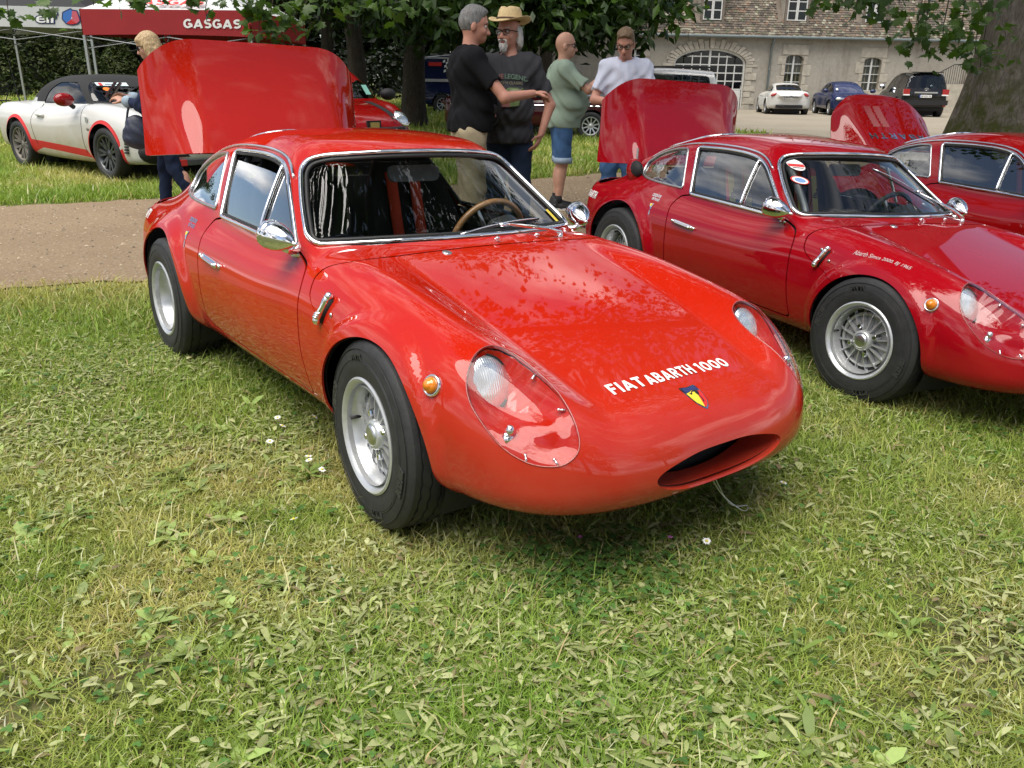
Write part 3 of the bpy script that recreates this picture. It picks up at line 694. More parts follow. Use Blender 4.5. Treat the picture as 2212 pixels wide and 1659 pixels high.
        bb = MB(); bb.lathe([(.0755, .003), (.079, .008), (.082, .005), (.083, -.01), (.083, -.05)], 36); b = MB(); b.add([tuple(M @ Vector(p)+ctr) for p in bb.v], bb.f); CM['lens_ring_'+s] = mesh('lens_ring', b.v, b.f, M_dark)
        # side lamp low in the bowl and the cover's clips
        q = C_.side([(1.55, .437)], sg)[0]; q = q-C_.grad(q[None])[0]*.03; b = MB()
        b.ball(q+np.array([.004, 0, .024]), (.013, .013, .015)); b.tube([q+np.array([0, -.018, 0]), q+np.array([0, .018, 0])], .013, 10); b.tube([q+np.array([0, -.016, .010]), q+np.array([0, .016, .010])], .009, 10)
        CM['side_lamp_'+s] = mesh('side_lamp', b.v, b.f, M_chrome)
        b = MB()
        for k in (29, 40, 45, 24):
            c = np.array(pts[k % len(pts)]); inw = np.array([1.51, sg*.53, .50])-c; inw /= np.linalg.norm(inw); c = c+inw*.012-np.array([.6, 0, .75])*.006
            b.tube([c-inw*.006, c+inw*.010], .0035, 8); b.ball(c+inw*.011, .0048)
        CM['cover_clip_'+s] = mesh('cover_clip', b.v, b.f, M_chrome)
    # mouth
    V = []; F = []; n = len(GRL); xf = C_.frontal(GRL, 1.2)[:, 0]
    for d, sc, up in ((-.001, 1.004, 0), (-.012, .985, 0), (-.035, .975, .001), (-.065, .96, .003), (-.095, .95, .005)):
        for i, (y, z) in enumerate(GRL): V.append((xf[i]+d if d > -.03 else (1.76+d-.25*y*y), y*sc, .309+(z-.309)*sc+up))
    for i in range(4):
        for k in range(n): F.append((i*n+k, i*n+(k+1) % n, (i+1)*n+(k+1) % n, (i+1)*n+k))
    CM['duct'] = mesh('duct', V, F, M_red)
    b = MB(); b.box((1.625, 0, .32), (.02, .60, .16)); CM['radiator'] = mesh('radiator', b.v, b.f, M_dark, False)
    b = MB(); b.tube([(1.685-.3*y*y, y, .345+.012*(1-(y/.2)**2)) for y in np.linspace(-.21, .21, 16)], [.006]+[.020]*14+[.006], 10); CM['mouth_shade'] = mesh('mouth_shade', b.v, b.f, M_dark)  # dark bar added to stand for the shade deep in the mouth
    # wheel wells and floor
    b = MB()
    for cx in (1.025, -1.025):
        for sg in (-1, 1):
            n = 20
            pr = [(cx+.322*math.cos(t), .285+.322*math.sin(t)) for t in np.linspace(-.5, math.pi+.5, n)]
            V = [(x, sg*.64, z) for x, z in pr]+[(x, sg*.38, z) for x, z in pr]; b.add(V, [(i, i+1, n+i+1, n+i) for i in range(n-1)]+[tuple(range(n, 2*n))])
    b.box((0, 0, .215), (1.3, 1.16, .02)); b.box((1.2, 0, .26), (.7, .7, .06)); b.box((-1.15, 0, .30), (1.0, .7, .08))
    CM['underbody'] = mesh('underbody', b.v, b.f, M_dark, False)
    # cabin
    b = MB(); b.box((-.80, 0, .55), (.02, 1.05, .62)); CM['bulkhead'] = mesh('bulkhead', b.v, b.f, M_dark, False); b = MB(); b.box((.44, 0, .48), (.02, 1.14, .46)); CM['firewall'] = mesh('firewall', b.v, b.f, M_dark, False)
    n = 12; V = []; F = []
    ys = np.linspace(-.56, .56, n)
    for x, z in ((.60, .70), (.50, .715), (.36, .705), (.28, .68), (.26, .62), (.30, .50)):
        for y in ys: V.append((x-.30*y*y*(x > .33)-.10*y*y, y, z-.04*y*y))
    for i in range(5):
        for k in range(n-1): F.append((i*n+k, i*n+k+1, (i+1)*n+k+1, (i+1)*n+k))
    CM['dashboard'] = mesh('dashboard', V, F, M_cloth_b)
    b = MB(); b.tube([(.42, .30, .70), (.33, .30, .725), (.27, .30, .715)], [.07, .075, .06], 16); CM['binnacle'] = mesh('binnacle', b.v, b.f, M_cloth_b)
    # one bucket seat at the origin of its own
    b = MB(); sec = []
    for (x, z, w, d) in ((.24, .02, .21, .05), (.05, -.02, .23, .05), (-.10, .0, .23, .07), (-.16, .12, .235, .09), (-.21, .30, .245, .09), (-.26, .47, .21, .06), (-.285, .60, .14, .03), (-.292, .655, .10, .012)):
        sec.append([(x+d*abs(t)**3*1.2*(1 if z > .05 else 0), w*t, z+(d*abs(t)**3*1.4 if z <= .05 else 0)) for t in np.linspace(-1, 1, 11)])
    V = [p for r in sec for p in r]; V2 = [(p[0]-.05, p[1], p[2]-.02) for p in V]; F = []
    for i in range(7):
        for k in range(10): F.append((i*11+k, i*11+k+1, (i+1)*11+k+1, (i+1)*11+k))
    nb = len(V); F += [tuple(nb+i for i in q[::-1]) for q in F]
    rim = [k for k in range(11)]+[i*11+10 for i in range(1, 8)]+[77+k for k in range(9, -1, -1)]+[i*11 for i in range(6, 0, -1)]
    F += [(rim[(k+1) % len(rim)], rim[k], nb+rim[k], nb+rim[(k+1) % len(rim)]) for k in range(len(rim))]
    CM['seat'] = mesh('seat', V+V2, F, M_cloth_b)
    def strap(y):
        pts = [(-.33, y, .50), (-.30, y, .545), (-.265, y, .52), (-.235, y, .42), (-.19, y, .26), (-.12, y*.9, .10), (-.02, y*.6, .05)]
        C = open_curve(pts, 5); V = []; F = []
        for c in C: V += [(c[0]+.012, c[1]-.028, c[2]+.004), (c[0]+.012, c[1]+.028, c[2]+.004), (c[0]+.006, c[1]+.028, c[2]-.002), (c[0]+.006, c[1]-.028, c[2]-.002)]
        for i in range(len(C)-1):
            for k in range(4): F.append((4*i+k, 4*i+(k+1) % 4, 4*i+4+(k+1) % 4, 4*i+4+k))
        return mesh('harness_strap', V, F, M_belt, True)
    CM['strap_a'] = strap(-.062); CM['strap_b'] = strap(.062)
    # roll cage
    b = MB(); hoop = open_curve([(-.55, -.50, .28), (-.57, -.505, .62), (-.60, -.43, .93), (-.61, -.32, 1.03), (-.61, 0, 1.05), (-.61, .32, 1.03), (-.60, .43, .93), (-.57, .505, .62), (-.55, .50, .28)], 6); b.tube(hoop, .019, 10)
    b.tube([(-.59, -.45, .88), (-.53, .40, .33)], .017, 10); b.tube([(-.60, -.44, .95), (-1.0, -.40, .62)], .017, 10); b.tube([(-.60, .44, .95), (-1.0, .40, .62)], .017, 10)
    CM['cage'] = mesh('cage', b.v, b.f, M_grey_tube)
    b = MB()
    for sg in (-1, 1): b.tube(open_curve([(-.60, sg*.42, .97), (-.2, sg*.41, 1.02), (.06, sg*.405, .985), (.30, sg*.47, .82), (.42, sg*.52, .70)], 6), .019, 10)
    b.tube(open_curve([(.06, -.405, .985), (.10, -.2, 1.01), (.11, 0, 1.015), (.10, .2, 1.01), (.06, .405, .985)], 5), .019, 10); CM['cage_front'] = mesh('cage_front', b.v, b.f, M_grey_tube)
    # steering wheel at its own origin, facing +z
    b = MB(); b.tube([(.182*math.cos(t), .182*math.sin(t), 0) for t in np.linspace(0, 2*math.pi, 48, endpoint=False)], .0135, 10, True); CM['sw_rim'] = mesh('sw_rim', b.v, b.f, M_wood)
    b = MB()
    for k in range(3):
        t = math.pi/2+k*2*math.pi/3; b.tube([(.03*math.cos(t), .03*math.sin(t), -.03), (.18*math.cos(t), .18*math.sin(t), 0)], [.012, .007], 8)
    b.lathe([(.0005, -.01), (.04, -.012), (.045, -.03), (.03, -.06)], 20); CM['sw_spoke'] = mesh('sw_spoke', b.v, b.f, M_alu)
    # inner mirror
    b = MB(); p = rounded_poly([(-.115, -.034), (.115, -.034), (.118, .030), (-.118, .030)], .03, 5); b.prism(p, -.006, .010); CM['inner_mirror'] = mesh('inner_mirror', b.v, b.f, M_lining, False)
    b = MB(); b.tube([(0, .0, -.008), (.0, .02, -.03), (.0, .075, -.05)], .006, 8); b.ball((-.018, 0, -.008), .006); b.ball((.018, 0, -.008), .006); CM['inner_mirror_arm'] = mesh('inner_mirror_arm', b.v, b.f, M_chrome)
    # engine
    b = MB(); b.box((-1.32, 0, .50), (.45, .36, .24)); CM['engine_block'] = mesh('engine_block', b.v, b.f, M_alu, False)
    b = MB(); b.lathe([(.075, -.02), (.082, -.012), (.082, .012), (.075, .02), (.03, .02)], 26, (-1.50, -.30, .64), 'x', True); b.lathe([(.05, -.02), (.058, -.012), (.058, .012), (.05, .02), (.02, .02)], 22, (-1.44, -.42, .63), 'x', True); CM['pulley'] = mesh('pulley', b.v, b.f, M_dark)
    b = MB(); b.box((-1.45, 0, .36), (.62, 1.16, .05)); b.box((-1.16, 0, .52), (.03, 1.14, .34)); CM['bay'] = mesh('engine_bay', b.v, b.f, M_dark, False)
    # tail lamps
    b = MB()
    for y in (.36, .46): b.lathe([(.0005, -.025), (.03, -.02), (.036, 0), (.036, .02)], 20, (-1.70+.05*y, y, .55), 'x')
    CM['tail_lamp_l'] = mesh('tail_lamp', b.v, b.f, M_redlens); b.v = [(x, -y, z) for x, y, z in b.v]; CM['tail_lamp_r'] = mesh('tail_lamp', b.v, [q[::-1] for q in b.f], M_redlens)
    # washer jets and bonnet plug along the cowl
    b = MB()
    for (x, y) in ((.634, .035), (.622, .230)):
        q = C_.top([(x, y)])[0]; b.tube([q, q+np.array([0, 0, .012])], [.006, .005], 8); b.ball(q+np.array([.002, 0, .014]), (.008, .010, .006)); b.tube([q+np.array([0, -.011, .010]), q+np.array([0, .011, .012])], .0035, 6)
    CM['washer_jet'] = mesh('washer_jet', b.v, b.f, M_chrome)
    q = C_.top([(.683, -.214)])[0]; n = Vector(C_.grad(q[None])[0]); M = n.to_track_quat('Z', 'Y').to_matrix(); bb = MB(); bb.lathe([(.017, -.002), (.017, .002), (.012, .004), (.0005, .0045)], 20); b = MB(); b.add([tuple(M @ Vector(p)+Vector(q)) for p in bb.v], bb.f); CM['bonnet_plug'] = mesh('bonnet_plug', b.v, b.f, M_alu)
def surf_top(V, F, x0, y0, flip=-1, z0=.40, off=.0012):
    """lay flat print on the bonnet: print x -> y, print y -> towards the windscreen"""
    V, F = subdiv_text(V, F, .025); P = C_.top(np.stack([x0-V[:, 1], y0+V[:, 0]], 1), z0); N = C_.grad(P); return P+N*(off+V[:, 2:3]*2e-4), F
def surf_side(V, F, x0, zz0, sg=-1, off=.0012, rot=0):
    V, F = subdiv_text(V, F, .03); c, s = math.cos(rot), math.sin(rot); U = np.stack([V[:, 0]*c-V[:, 1]*s, V[:, 0]*s+V[:, 1]*c], 1)
    P = C_.side(np.stack([x0-sg*U[:, 0], zz0+U[:, 1]], 1), sg); N = C_.grad(P); return P+N*(off+V[:, 2:3]*2e-4), F
def part(name, key, root, mat=None):
    return link(name, CM[key], root, mat)
def car_matrix(x, y, yaw, a, b, z=0):
    R1 = np.array([[1, 0, 0], [0, 1, -a], [0, a, 1.]]); R2 = np.array([[1, 0, b], [0, 1, 0], [-b, 0, 1.]]); c, s = math.cos(yaw), math.sin(yaw)
    R = np.array([[c, -s, 0], [s, c, 0], [0, 0, 1.]]) @ R2 @ R1
    for i in range(3): R[:, i] /= np.linalg.norm(R[:, i])
    M = Matrix.Identity(4)
    for i in range(3):
        for j in range(3): M[i][j] = R[i, j]
    M[0][3], M[1][3], M[2][3] = x, y, z
    return M
def shield(x, y, z, kind, root, size=.06):
    """four-part enamel shield laid on the bonnet ('top') or the flank ('side')"""
    k = size/.06; out = np.array([(-.026, .030), (-.024, .034), (0, .031), (.024, .034), (.026, .030), (.025, .005), (.020, -.016), (.010, -.028), (0, -.034), (-.010, -.028), (-.020, -.016), (-.025, .005)])*k
    parts_ = [('shield_edge', out*1.10, M_chrome, .0010), ('shield_band', np.array([(-.025, .030), (-.023, .033), (0, .030), (.023, .033), (.025, .030), (.024, .014), (.01, .016), (0, .021), (-.01, .016), (-.024, .014)])*k, M_blueprint, .0022),
        ('shield_yellow', np.array([(-.024, .013), (-.01, .015), (0, .019), (.008, .012), (-.004, -.032), (-.010, -.027), (-.0195, -.016), (-.0242, .004)])*k, M_yellow, .0022), ('shield_red', np.array([(.0005, .019), (.01, .015), (.024, .013), (.0242, .004), (.0195, -.016), (.010, -.027), (0, -.033), (-.0035, -.031), (.0085, .012)])*k, M_redprint, .0022)]
    sc = [(-.003, .014), (.004, .013), (.0035, .006), (.007, -.002), (.0065, -.012), (.002, -.020), (.008, -.018), (.0095, -.010), (.0095, .001), (.0075, .008), (.013, .015), (.016, .010), (.0145, .018), (.008, .012), (.003, .017), (-.004, .017), (-.010, .011), (-.017, .012), (-.014, .006), (-.009, .007)]
    parts_.append(('shield_emblem', np.array(sc)*k, M_black_print, .0030))
    for nm, po, mt, off in parts_:
        V = np.c_[po, np.zeros(len(po))]; F = [tuple(range(len(po)))]
        P, FF = (surf_top(V, F, x, y, off=off) if kind == 'top' else surf_side(V, F, x, z, off=off)); obj(nm, P, FF, mt, root, False)
def build_coupe(name, label, pm, M, steer, pane_dn, group, lidpose, interior):
    r = empty(name, label=label, cat='car', group=group); r.matrix_world = M
    P = lambda n, k, mat=None, par=None: part(n, k, par or r, mat)
    P('body', 'body', pm); fc = P('front_clamshell', 'clam', pm); P('inner_shell', 'inner'); P('underbody', 'underbody')
    lid = P('engine_lid', 'lid3' if 'scarlet' in label else 'lid', pm if pm is not M_red_d else M_red); lid.location = lidpose[0]; lid.rotation_euler = (0, lidpose[1], 0)
    P('windscreen', 'glass_front'); P('windscreen_trim', 'ws_trim'); P('windscreen_gasket', 'ws_gasket'); P('rear_window', 'glass_rear'); P('rear_window_trim', 'rw_trim')
    for s in 'rl':
        d = P('door', 'door_'+s, pm); P('window_frame', 'dlo_trim_'+s, None, d); P('window_gasket', 'dlo_gasket_'+s, None, d); P('quarterlight_post', 'vent_post_'+s, None, d)
        P('door_window', ('pane_dn_' if pane_dn and s == 'r' else 'pane_up_')+s, None, d); P('quarterlight', 'vent_'+s, None, d); P('door_handle', 'handle_plate_'+s, None, d); P('handle_bar', 'handle_bar_'+s, None, d)
        P('rear_side_window', 'glass_qtr_'+s); P('rear_side_window_trim', 'qtr_trim_'+s); P('rain_gutter', 'gutter_'+s)
        w = P('door_mirror', 'mirror_'+s); P('mirror_stalk', 'mirror_stalk_'+s, None, w)
        h = P('headlight', 'bowl_'+s, pm if pm is not M_red_d else M_red); P('headlight_cover', 'cover_'+s, None, h); P('cover_rim', 'cover_rim_'+s, None, h); P('lens', 'lens_'+s, None, h); P('lens_ring', 'lens_ring_'+s, None, h); P('side_lamp', 'side_lamp_'+s, None, h); P('cover_clip', 'cover_clip_'+s, None, h)
        P('marker_light', 'marker_lens_'+s); P('marker_ring', 'marker_ring_'+s); P('bonnet_catch', 'catch_'+s); P('catch_slot', 'catch_slot_'+s); P('rivet', 'rivet_'+s); P('tail_lamp', 'tail_lamp_'+s)
    P('air_duct', 'duct', pm, fc); P('radiator', 'radiator', None, fc); P('mouth_shade', 'mouth_shade', None, fc)
    P('washer_jet', 'washer_jet'); P('bonnet_plug', 'bonnet_plug')
    P('bulkhead', 'bulkhead'); P('firewall', 'firewall'); P('dashboard', 'dashboard'); P('instrument_binnacle', 'binnacle'); P('roll_hoop', 'cage')
    if interior == 'cage': P('roll_cage', 'cage_front')
    if interior == 'cage':
     b = MB(); b.tube([(-1.24, -.46, .66), (lidpose[0][0]-.02, -.46, lidpose[0][2]+.10)], .008, 8); b.build('lid_stay', M_alu, r)
    P('engine', 'engine_block'); P('pulley', 'pulley'); P('engine_bay', 'bay')
    for y in (-.27, .27):
        st = P('seat', 'seat'); st.location = (-.20, y, .36)
        if y > 0 or interior == 'cage':
            for q in ('strap_a', 'strap_b'): P('harness_strap', q, None, st)
    sw = P('steering_wheel', 'sw_rim', None if interior != 'cage' else M_dark); sw.location = (.17, .325, .665); sw.rotation_euler = (0, R_(-72+0), 0); P('wheel_spoke', 'sw_spoke', None, sw)
    im = P('inner_mirror', 'inner_mirror'); im.location = (.115, -.008, .953); im.rotation_euler = (R_(80), 0, R_(90)); P('mirror_arm', 'inner_mirror_arm', None, im)
    for (x, s, f, w) in ((1.025, 0, False, 'F'), (1.025, 0, True, 'F'), (-1.025, 0, False, 'R'), (-1.025, 0, True, 'R')):
        ow = .166 if w == 'F' else .196; yy = (.715 if w == 'F' else .722)-ow*.53
        place_wheel(WHEEL[w], r, (x, yy if f else -yy, .287), steer if w == 'F' else 0, f, .35+.9*(w == 'R'))
    return r
def wiper(root, base, tip_blade, mat=M_chrome):
    """arm from its spindle to the middle of a blade lying on the screen"""
    b = MB(); p0, pm_, p1, bl0, bl1 = [np.array(q, float) for q in (base[0], base[1], base[2], tip_blade[0], tip_blade[1])]
    b.tube([p0-np.array([0, 0, .02]), p0+np.array([0, 0, .012])], [.011, .009], 10); b.tube([p0+np.array([0, 0, .012]), p0*.75+p1*.25+np.array([.01, 0, .02]), pm_, p1], [.010, .008, .0045, .004], 8)
    a = b.build('wiper_arm', mat, root, True)
    b = MB(); t = np.linspace(0, 1, 13)[:, None]; L = bl0+(bl1-bl0)*t; up = np.array([.35, 0, .5])*.026; up2 = up*(1-(2*t-1)**2); b.tube(L+up2+up*.25, .0035, 6); b.box(p1+up*.3, (.016, .03, .014))
    b.build('blade_bow', mat, a, True)
    b = MB(); b.tube(L+up*.12, .0045, 6); b.build('wiper_blade', M_gasket, a)
M_rub2 = simple('raised_rubber', (.032, .032, .033), .5)
build_coupe_meshes()
WHEEL = {'F': classic_wheel_parts(.166, .050), 'R': classic_wheel_parts(.196, .088)}
for s_, a_, sp_, sz_ in (('AVON', 1.45, .42, .030), ('RADIAL', 2.5, .34, .018), ('AVON', 4.6, .42, .030), ('RADIAL', 5.7, .34, .018)):
    WHEEL['F'].append(('sidewall_lettering', wheel_letters(s_, .238, -.166*.533, sp_, sz_, M_rub2, a_)))
_lt = lambda s, rad, a, span, size: wheel_letters(s, rad, -.166*.532, span, size, M_rubber, a)
GROUP_C = 'vintage red racing coupes with raised engine lids'
HERO_M = car_matrix(-.489, 3.474, R_(-52.5), -.026, -.005)
hero = build_coupe('racing_coupe', 'bright orange red vintage racing coupe with white lettering across its nose and engine lid raised', M_red_d, HERO_M, R_(-4), True, GROUP_C, ((-1.24, 0, .945), R_(84)), 'plain')
# lettering and badge on the nose
def put_text(root, s, wid, hgt, fn, mat, name, bold=.02, **k):
    V, F = block_text(s) if bold >= .05 else text_mesh(s, 1, bold, **k); V[:, 0] -= (V[:, 0].max()+V[:, 0].min())/2; V[:, 0] *= wid/(V[:, 0].max()-V[:, 0].min()); V[:, 1] *= hgt/V[:, 1].max()
    P, F = fn(V, F); return obj(name, P, F, mat, root, False)
def nose_text(root):
    # three words spaced as on the car
    for s, y0, w in (('FIAT', -.190, .128), ('ABARTH', -.016, .192), ('1000', .168, .132)):
        put_text(root, s, w, .043, lambda V, F: surf_top(V, F, 1.573, y0), M_text_w, 'nose_lettering', .06)
nose_text(hero)
shield(1.655, -.012, 0, 'top', hero, .068)
put_text(hero, 'ABARTH', .17, .040, lambda V, F: surf_side(V, F, -1.49, .615, rot=.0), M_text_w, 'tail_lettering', .05)
def flank_badge(root, x, z):
    put_text(root, 'campione', .085, .022, lambda V, F: surf_side(V, F, x, z+.045, rot=-.05), M_chrome, 'flank_script', .01)
    put_text(root, 'del mondo', .075, .020, lambda V, F: surf_side(V, F, x+.01, z+.024, rot=-.05), M_chrome, 'flank_script', .01)
    for nm, po, mt in (('flank_emblem', [(-.016, .012), (.020, .014), (.012, -.008), (.018, -.016), (.010, -.022), (.0, -.010), (-.008, -.004)], M_chrome), ('flank_flag', [(-.012, .010), (.012, .011), (.006, -.003), (-.005, -.003)], M_yellow), ('flank_ribbon', [(.004, -.024), (.013, -.028), (.020, -.052), (.010, -.054)], M_alu)):
        P, F = surf_side(np.c_[np.array(po), np.zeros(len(po))], [tuple(range(len(po)))], x, z-.008, off=.002 if nm != 'flank_flag' else .003); obj(nm, P, F, mt, root, False)
flank_badge(hero, -.735, .640)
wiper(hero, ((.628, .342, .752), (.52, .10, .800), (.55, .12, .792)), ((.565, -.08, .772), (.505, .33, .800)))
P_, F_ = surf_top(*[np.c_[np.array([(-.018, -.05), (.018, -.05), (.018, .05), (-.018, .05)]), np.zeros(4)], [(0, 1, 2, 3)]], .66, .47)
yl = C_.wsx(np.array([.505, .530, .517, .492]), np.array([.758, .758, .81, .81])); obj('entry_sticker', np.stack([yl+.002, [.505, .530, .517, .492], [.758, .758, .81, .81]], 1), [(0, 1, 2, 3)], M_yellow, hero, False)
# yellow strip under the mouth and the tow cable that hangs below
q = C_.frontal([(.10, .243), (.20, .251), (.20, .236), (.10, .228)], 1.2); obj('lip_sticker', q+C_.grad(q)*.0015, [(0, 1, 2, 3)], M_yellow, hero, False)
b = MB(); b.tube(open_curve([(1.60, .12, .22), (1.62, .20, .10), (1.66, .27, .035), (1.64, .32, .03), (1.62, .25, .05), (1.58, .18, .18)], 6), .0018, 6); b.build('tow_cable', M_alu, hero, True)
car2_M = car_matrix(1.734, 4.816, R_(-64.07), -.047, .016, -.079)
car2 = build_coupe('racing_coupe', 'crimson vintage racing coupe with round stickers on its windscreen and engine lid raised', M_crimson, car2_M, R_(4), False, GROUP_C, ((-1.23, 0, .835), R_(86)), 'cage')
put_text(car2, 'ABARTH', .17, .044, lambda V, F: surf_side(V, F, -1.47, .585, rot=-.04), M_text_w, 'tail_lettering', .05)
def wing_top(V, F):
    V, F = subdiv_text(V, F, .03); P = C_.top(np.stack([1.0+V[:, 0], -.640+.9*V[:, 1]+.10*V[:, 0]], 1)); return P+C_.grad(P)*.0025, F
M_wingprint = simple('faded_print', (.55, .40, .40), .5)
put_text(car2, 'Abarth Simca 2000. BJ 1965', .29, .018, wing_top, M_wingprint, 'wing_lettering', .004)
q_ = np.array([-1.13, -.545, .80]); b = MB(); b.ball(q_, (.085, .045, .075), 18, 12, Matrix.Rotation(.5, 3, 'Y')); sc_ = b.build('air_scoop', M_crimson, car2, True); b = MB(); b.ball(q_+np.array([.030, -.012, .012]), (.062, .034, .055), 16, 10, Matrix.Rotation(.5, 3, 'Y')); b.build('scoop_mouth', M_dark, sc_, True)
flank_badge(car2, -.735, .640)
wiper(car2, ((.628, .36, .752), (.50, .26, .845), (.45, .20, .875)), ((.30, -.005, .975), (.52, .26, .815)))
def sticker(root, y, z, ry, rz_, layers):
    for nm, sc, mt, off, shp in layers:
        t = np.linspace(0, 2*math.pi, 24, endpoint=False); yy = y+ry*sc*np.cos(t); zz = z+rz_*sc*np.sin(t)
        if shp == 'band': yy = y+np.array([-.94, .94, .94, -.94])*ry; zz = z+np.array([-.35, -.35, .15, .15])*rz_
        if shp == 'check': yy = y+np.array([-.7, .7, .6, -.6])*ry; zz = z+np.array([-.45, -.45, -.6, -.6])*rz_
        x = C_.wsx(yy, zz)+off; obj(nm, np.stack([x, yy, zz], 1), [tuple(range(len(yy)))], mt, root, False)
sticker(car2, -.405, .975, .036, .026, [('round_sticker', 1, M_text_w, .003, ''), ('sticker_band', 1, M_redprint, .004, 'band'), ('sticker_check', 1, M_black_print, .0045, 'check')])
sticker(car2, -.440, .905, .037, .018, [('oval_sticker', 1, M_redprint, .003, ''), ('sticker_field', .84, M_text_w, .004, ''), ('sticker_emblem', .6, simple('sticker_blue', (.15, .28, .55), .4), .0045, '')])
for st in [o for o in car2.children if o.name.startswith('seat')]:
    for o in list(st.children):
        Vt, Ft = text_mesh('Sabelt', .062, .002); y0 = -.062 if o.data is CM['strap_a'] else .062
        Q = [(-.20-(p[0])*.30+.028, y0-.022+p[1], .40-p[0]*.95+.02) for p in Vt]; obj('strap_lettering', Q, Ft, M_black_print, st, False)
        b = MB(); b.add([(-.262+.026, y0-.022, .50), (-.262+.026, y0+.022, .50), (-.165+.026, y0+.022, .22), (-.165+.026, y0-.022, .22)], [(0, 3, 2, 1)]); b.build('strap_pad', M_yellow, st)
car3_M = car_matrix(3.706, 5.847, R_(-65.4), -.045, .015, -.097)
car3 = build_coupe('racing_coupe', 'scarlet vintage racing coupe beside the old tree with louvres and letters on its raised lid', M_scarlet, car3_M, 0, False, GROUP_C, ((-1.27, 0, .90), R_(64)), 'plain')
lid3 = [o for o in car3.children if o.name.startswith('engine_lid')][0]; pv = np.array([LID_X, 0, .925])
V, F = block_text('ABARTH', .16, .30); V = V.copy(); V[:, 0] -= V[:, 0].max()/2; V *= np.array([.62/(V[:, 0].max()*2), .055, 1]); V, F = subdiv_text(V, F, .03); Pq = C_.top(np.stack([-1.33-.03+V[:, 1], -V[:, 0]-.02], 1)); obj('lid_lettering', Pq+C_.grad(Pq)*.003-pv, F, M_chrome, lid3, False)
lm_ = MB(); lm_.add([(-.012, -.040, 0), (.012, -.040, 0), (.012, .040, 0), (-.012, .040, 0), (-.012, -.036, .011), (-.012, .036, .011)], [(0, 1, 5, 4)[::-1] if 0 else (1, 2, 5, 4), (0, 1, 4), (3, 5, 2), (0, 4, 5, 3)]); lvm = mesh('louvre', lm_.v, lm_.f, M_scarlet, False)
for a_ in range(7):
    for b_ in range(2):
        q_ = C_.top([(-1.44-.030*a_, -.20+.10*b_)])[0]; o_ = link('louvre', lvm, lid3); o_.location = tuple(q_-pv); o_.rotation_euler = Vector(C_.grad(q_[None])[0]).to_track_quat('Z', 'Y').to_euler(); o_.rotation_euler = (0, R_(-25), 0)
# ---------------------------------------------------------------- ground, gravel, grass
_perm = np.random.default_rng(5).random((256, 256))
def vnoise(x, y):
    xi = np.floor(x).astype(int); yi = np.floor(y).astype(int); fx = x-xi; fy = y-yi; fx = fx*fx*(3-2*fx); fy = fy*fy*(3-2*fy)
    g = lambda a, b: _perm[a & 255, b & 255]
    return (g(xi, yi)*(1-fx)+g(xi+1, yi)*fx)*(1-fy)+(g(xi, yi+1)*(1-fx)+g(xi+1, yi+1)*fx)*fy
def fbm(x, y, n=4):
    return sum(vnoise(x*2**i+17*i, y*2**i+9*i)*.5**i for i in range(n))/sum(.5**i for i in range(n))
PATH = open_curve([(-14, .5), (-7.5, 4.6), (-3.7, 6.95), (.1, 8.95), (3.6, 12.0), (6.5, 17.5), (10, 26), (14, 34)], 6)
YARD = np.array([(4.5, 25.2), (7.4, 23.4), (8.2, 20.5), (6.0, 15.5), (9, 11.5), (16, 10.5), (60, 12), (60, 60), (6, 60), (2, 45), (2.5, 32)], float)
def d_path(X, Y):
    P = np.stack([X, Y], 1); d = np.full(len(P), 1e9)
    for a, b in zip(PATH[:-1], PATH[1:]):
        e = b-a; w = P-a; t = np.clip((w@e)/(e@e), 0, 1); q = w-t[:, None]*e; d = np.minimum(d, (q*q).sum(1))
    return np.sqrt(d)-(1.92+.5*(fbm(X*.9, Y*.9)-.5)+.25*(fbm(X*5, Y*5, 2)-.5))
def d_yard(X, Y): return sdf2(np.stack([X, Y], 1), YARD)+.8*(fbm(X*.7, Y*.7)-.5)
def d_gravel(X, Y): return np.minimum(d_path(X, Y), d_yard(X, Y))
def ground_grid(xs, ys, dz=0):
    X, Y = np.meshgrid(xs, ys); n = len(xs); i = np.arange(len(ys)-1)[:, None]*n; j = np.arange(n-1)[None]
    V = np.stack([X.ravel(), Y.ravel(), gz(X, Y).ravel()+dz], 1)
    return V, np.stack([i+j, i+j+1, i+n+j+1, i+n+j], -1).reshape(-1, 4)
# lawn: soil and thatch showing between the blades
m, t, b = new_mat('lawn_soil'); b.inputs['Roughness'].default_value = .95; b.inputs['Specular IOR Level'].default_value = .1
n1 = noise(t, .9, 6, .6); n2 = noise(t, 24, 6, .7); n3 = noise(t, 160, 4, .6)
c = ramp(t, n1, [(.30, (.105, .120, .040)), (.5, (.125, .150, .048)), (.62, (.090, .130, .034)), (.8, (.155, .150, .068))])
c = mixc(t, ramp(t, n2, [(.45, (0, 0, 0)), (.70, (1, 1, 1))]), c, (.16, .12, .075))
c = mixc(t, ramp(t, n3, [(.35, (0, 0, 0)), (.65, (.7, .7, .7))]), c, mixc(t, 1.0, c, (.55, .6, .5), 'MULTIPLY'))
t.links.new(c, b.inputs['Base Color']); bump(t, b, n3, .5, .02); M_lawn = m
xs = np.unique(np.r_[np.linspace(-160, -14, 30), np.arange(-14, 14, .35), np.linspace(14, 160, 30)]); ys = np.unique(np.r_[np.linspace(-60, -2, 15), np.arange(-2, 26, .35), np.linspace(26, 260, 60)])
V, F = ground_grid(xs, ys); lawn = obj('lawn', V, F, M_lawn); tag(lawn, kind='structure')
m, t, b = new_mat('gravel'); b.inputs['Roughness'].default_value = .95; b.inputs['Specular IOR Level'].default_value = .15
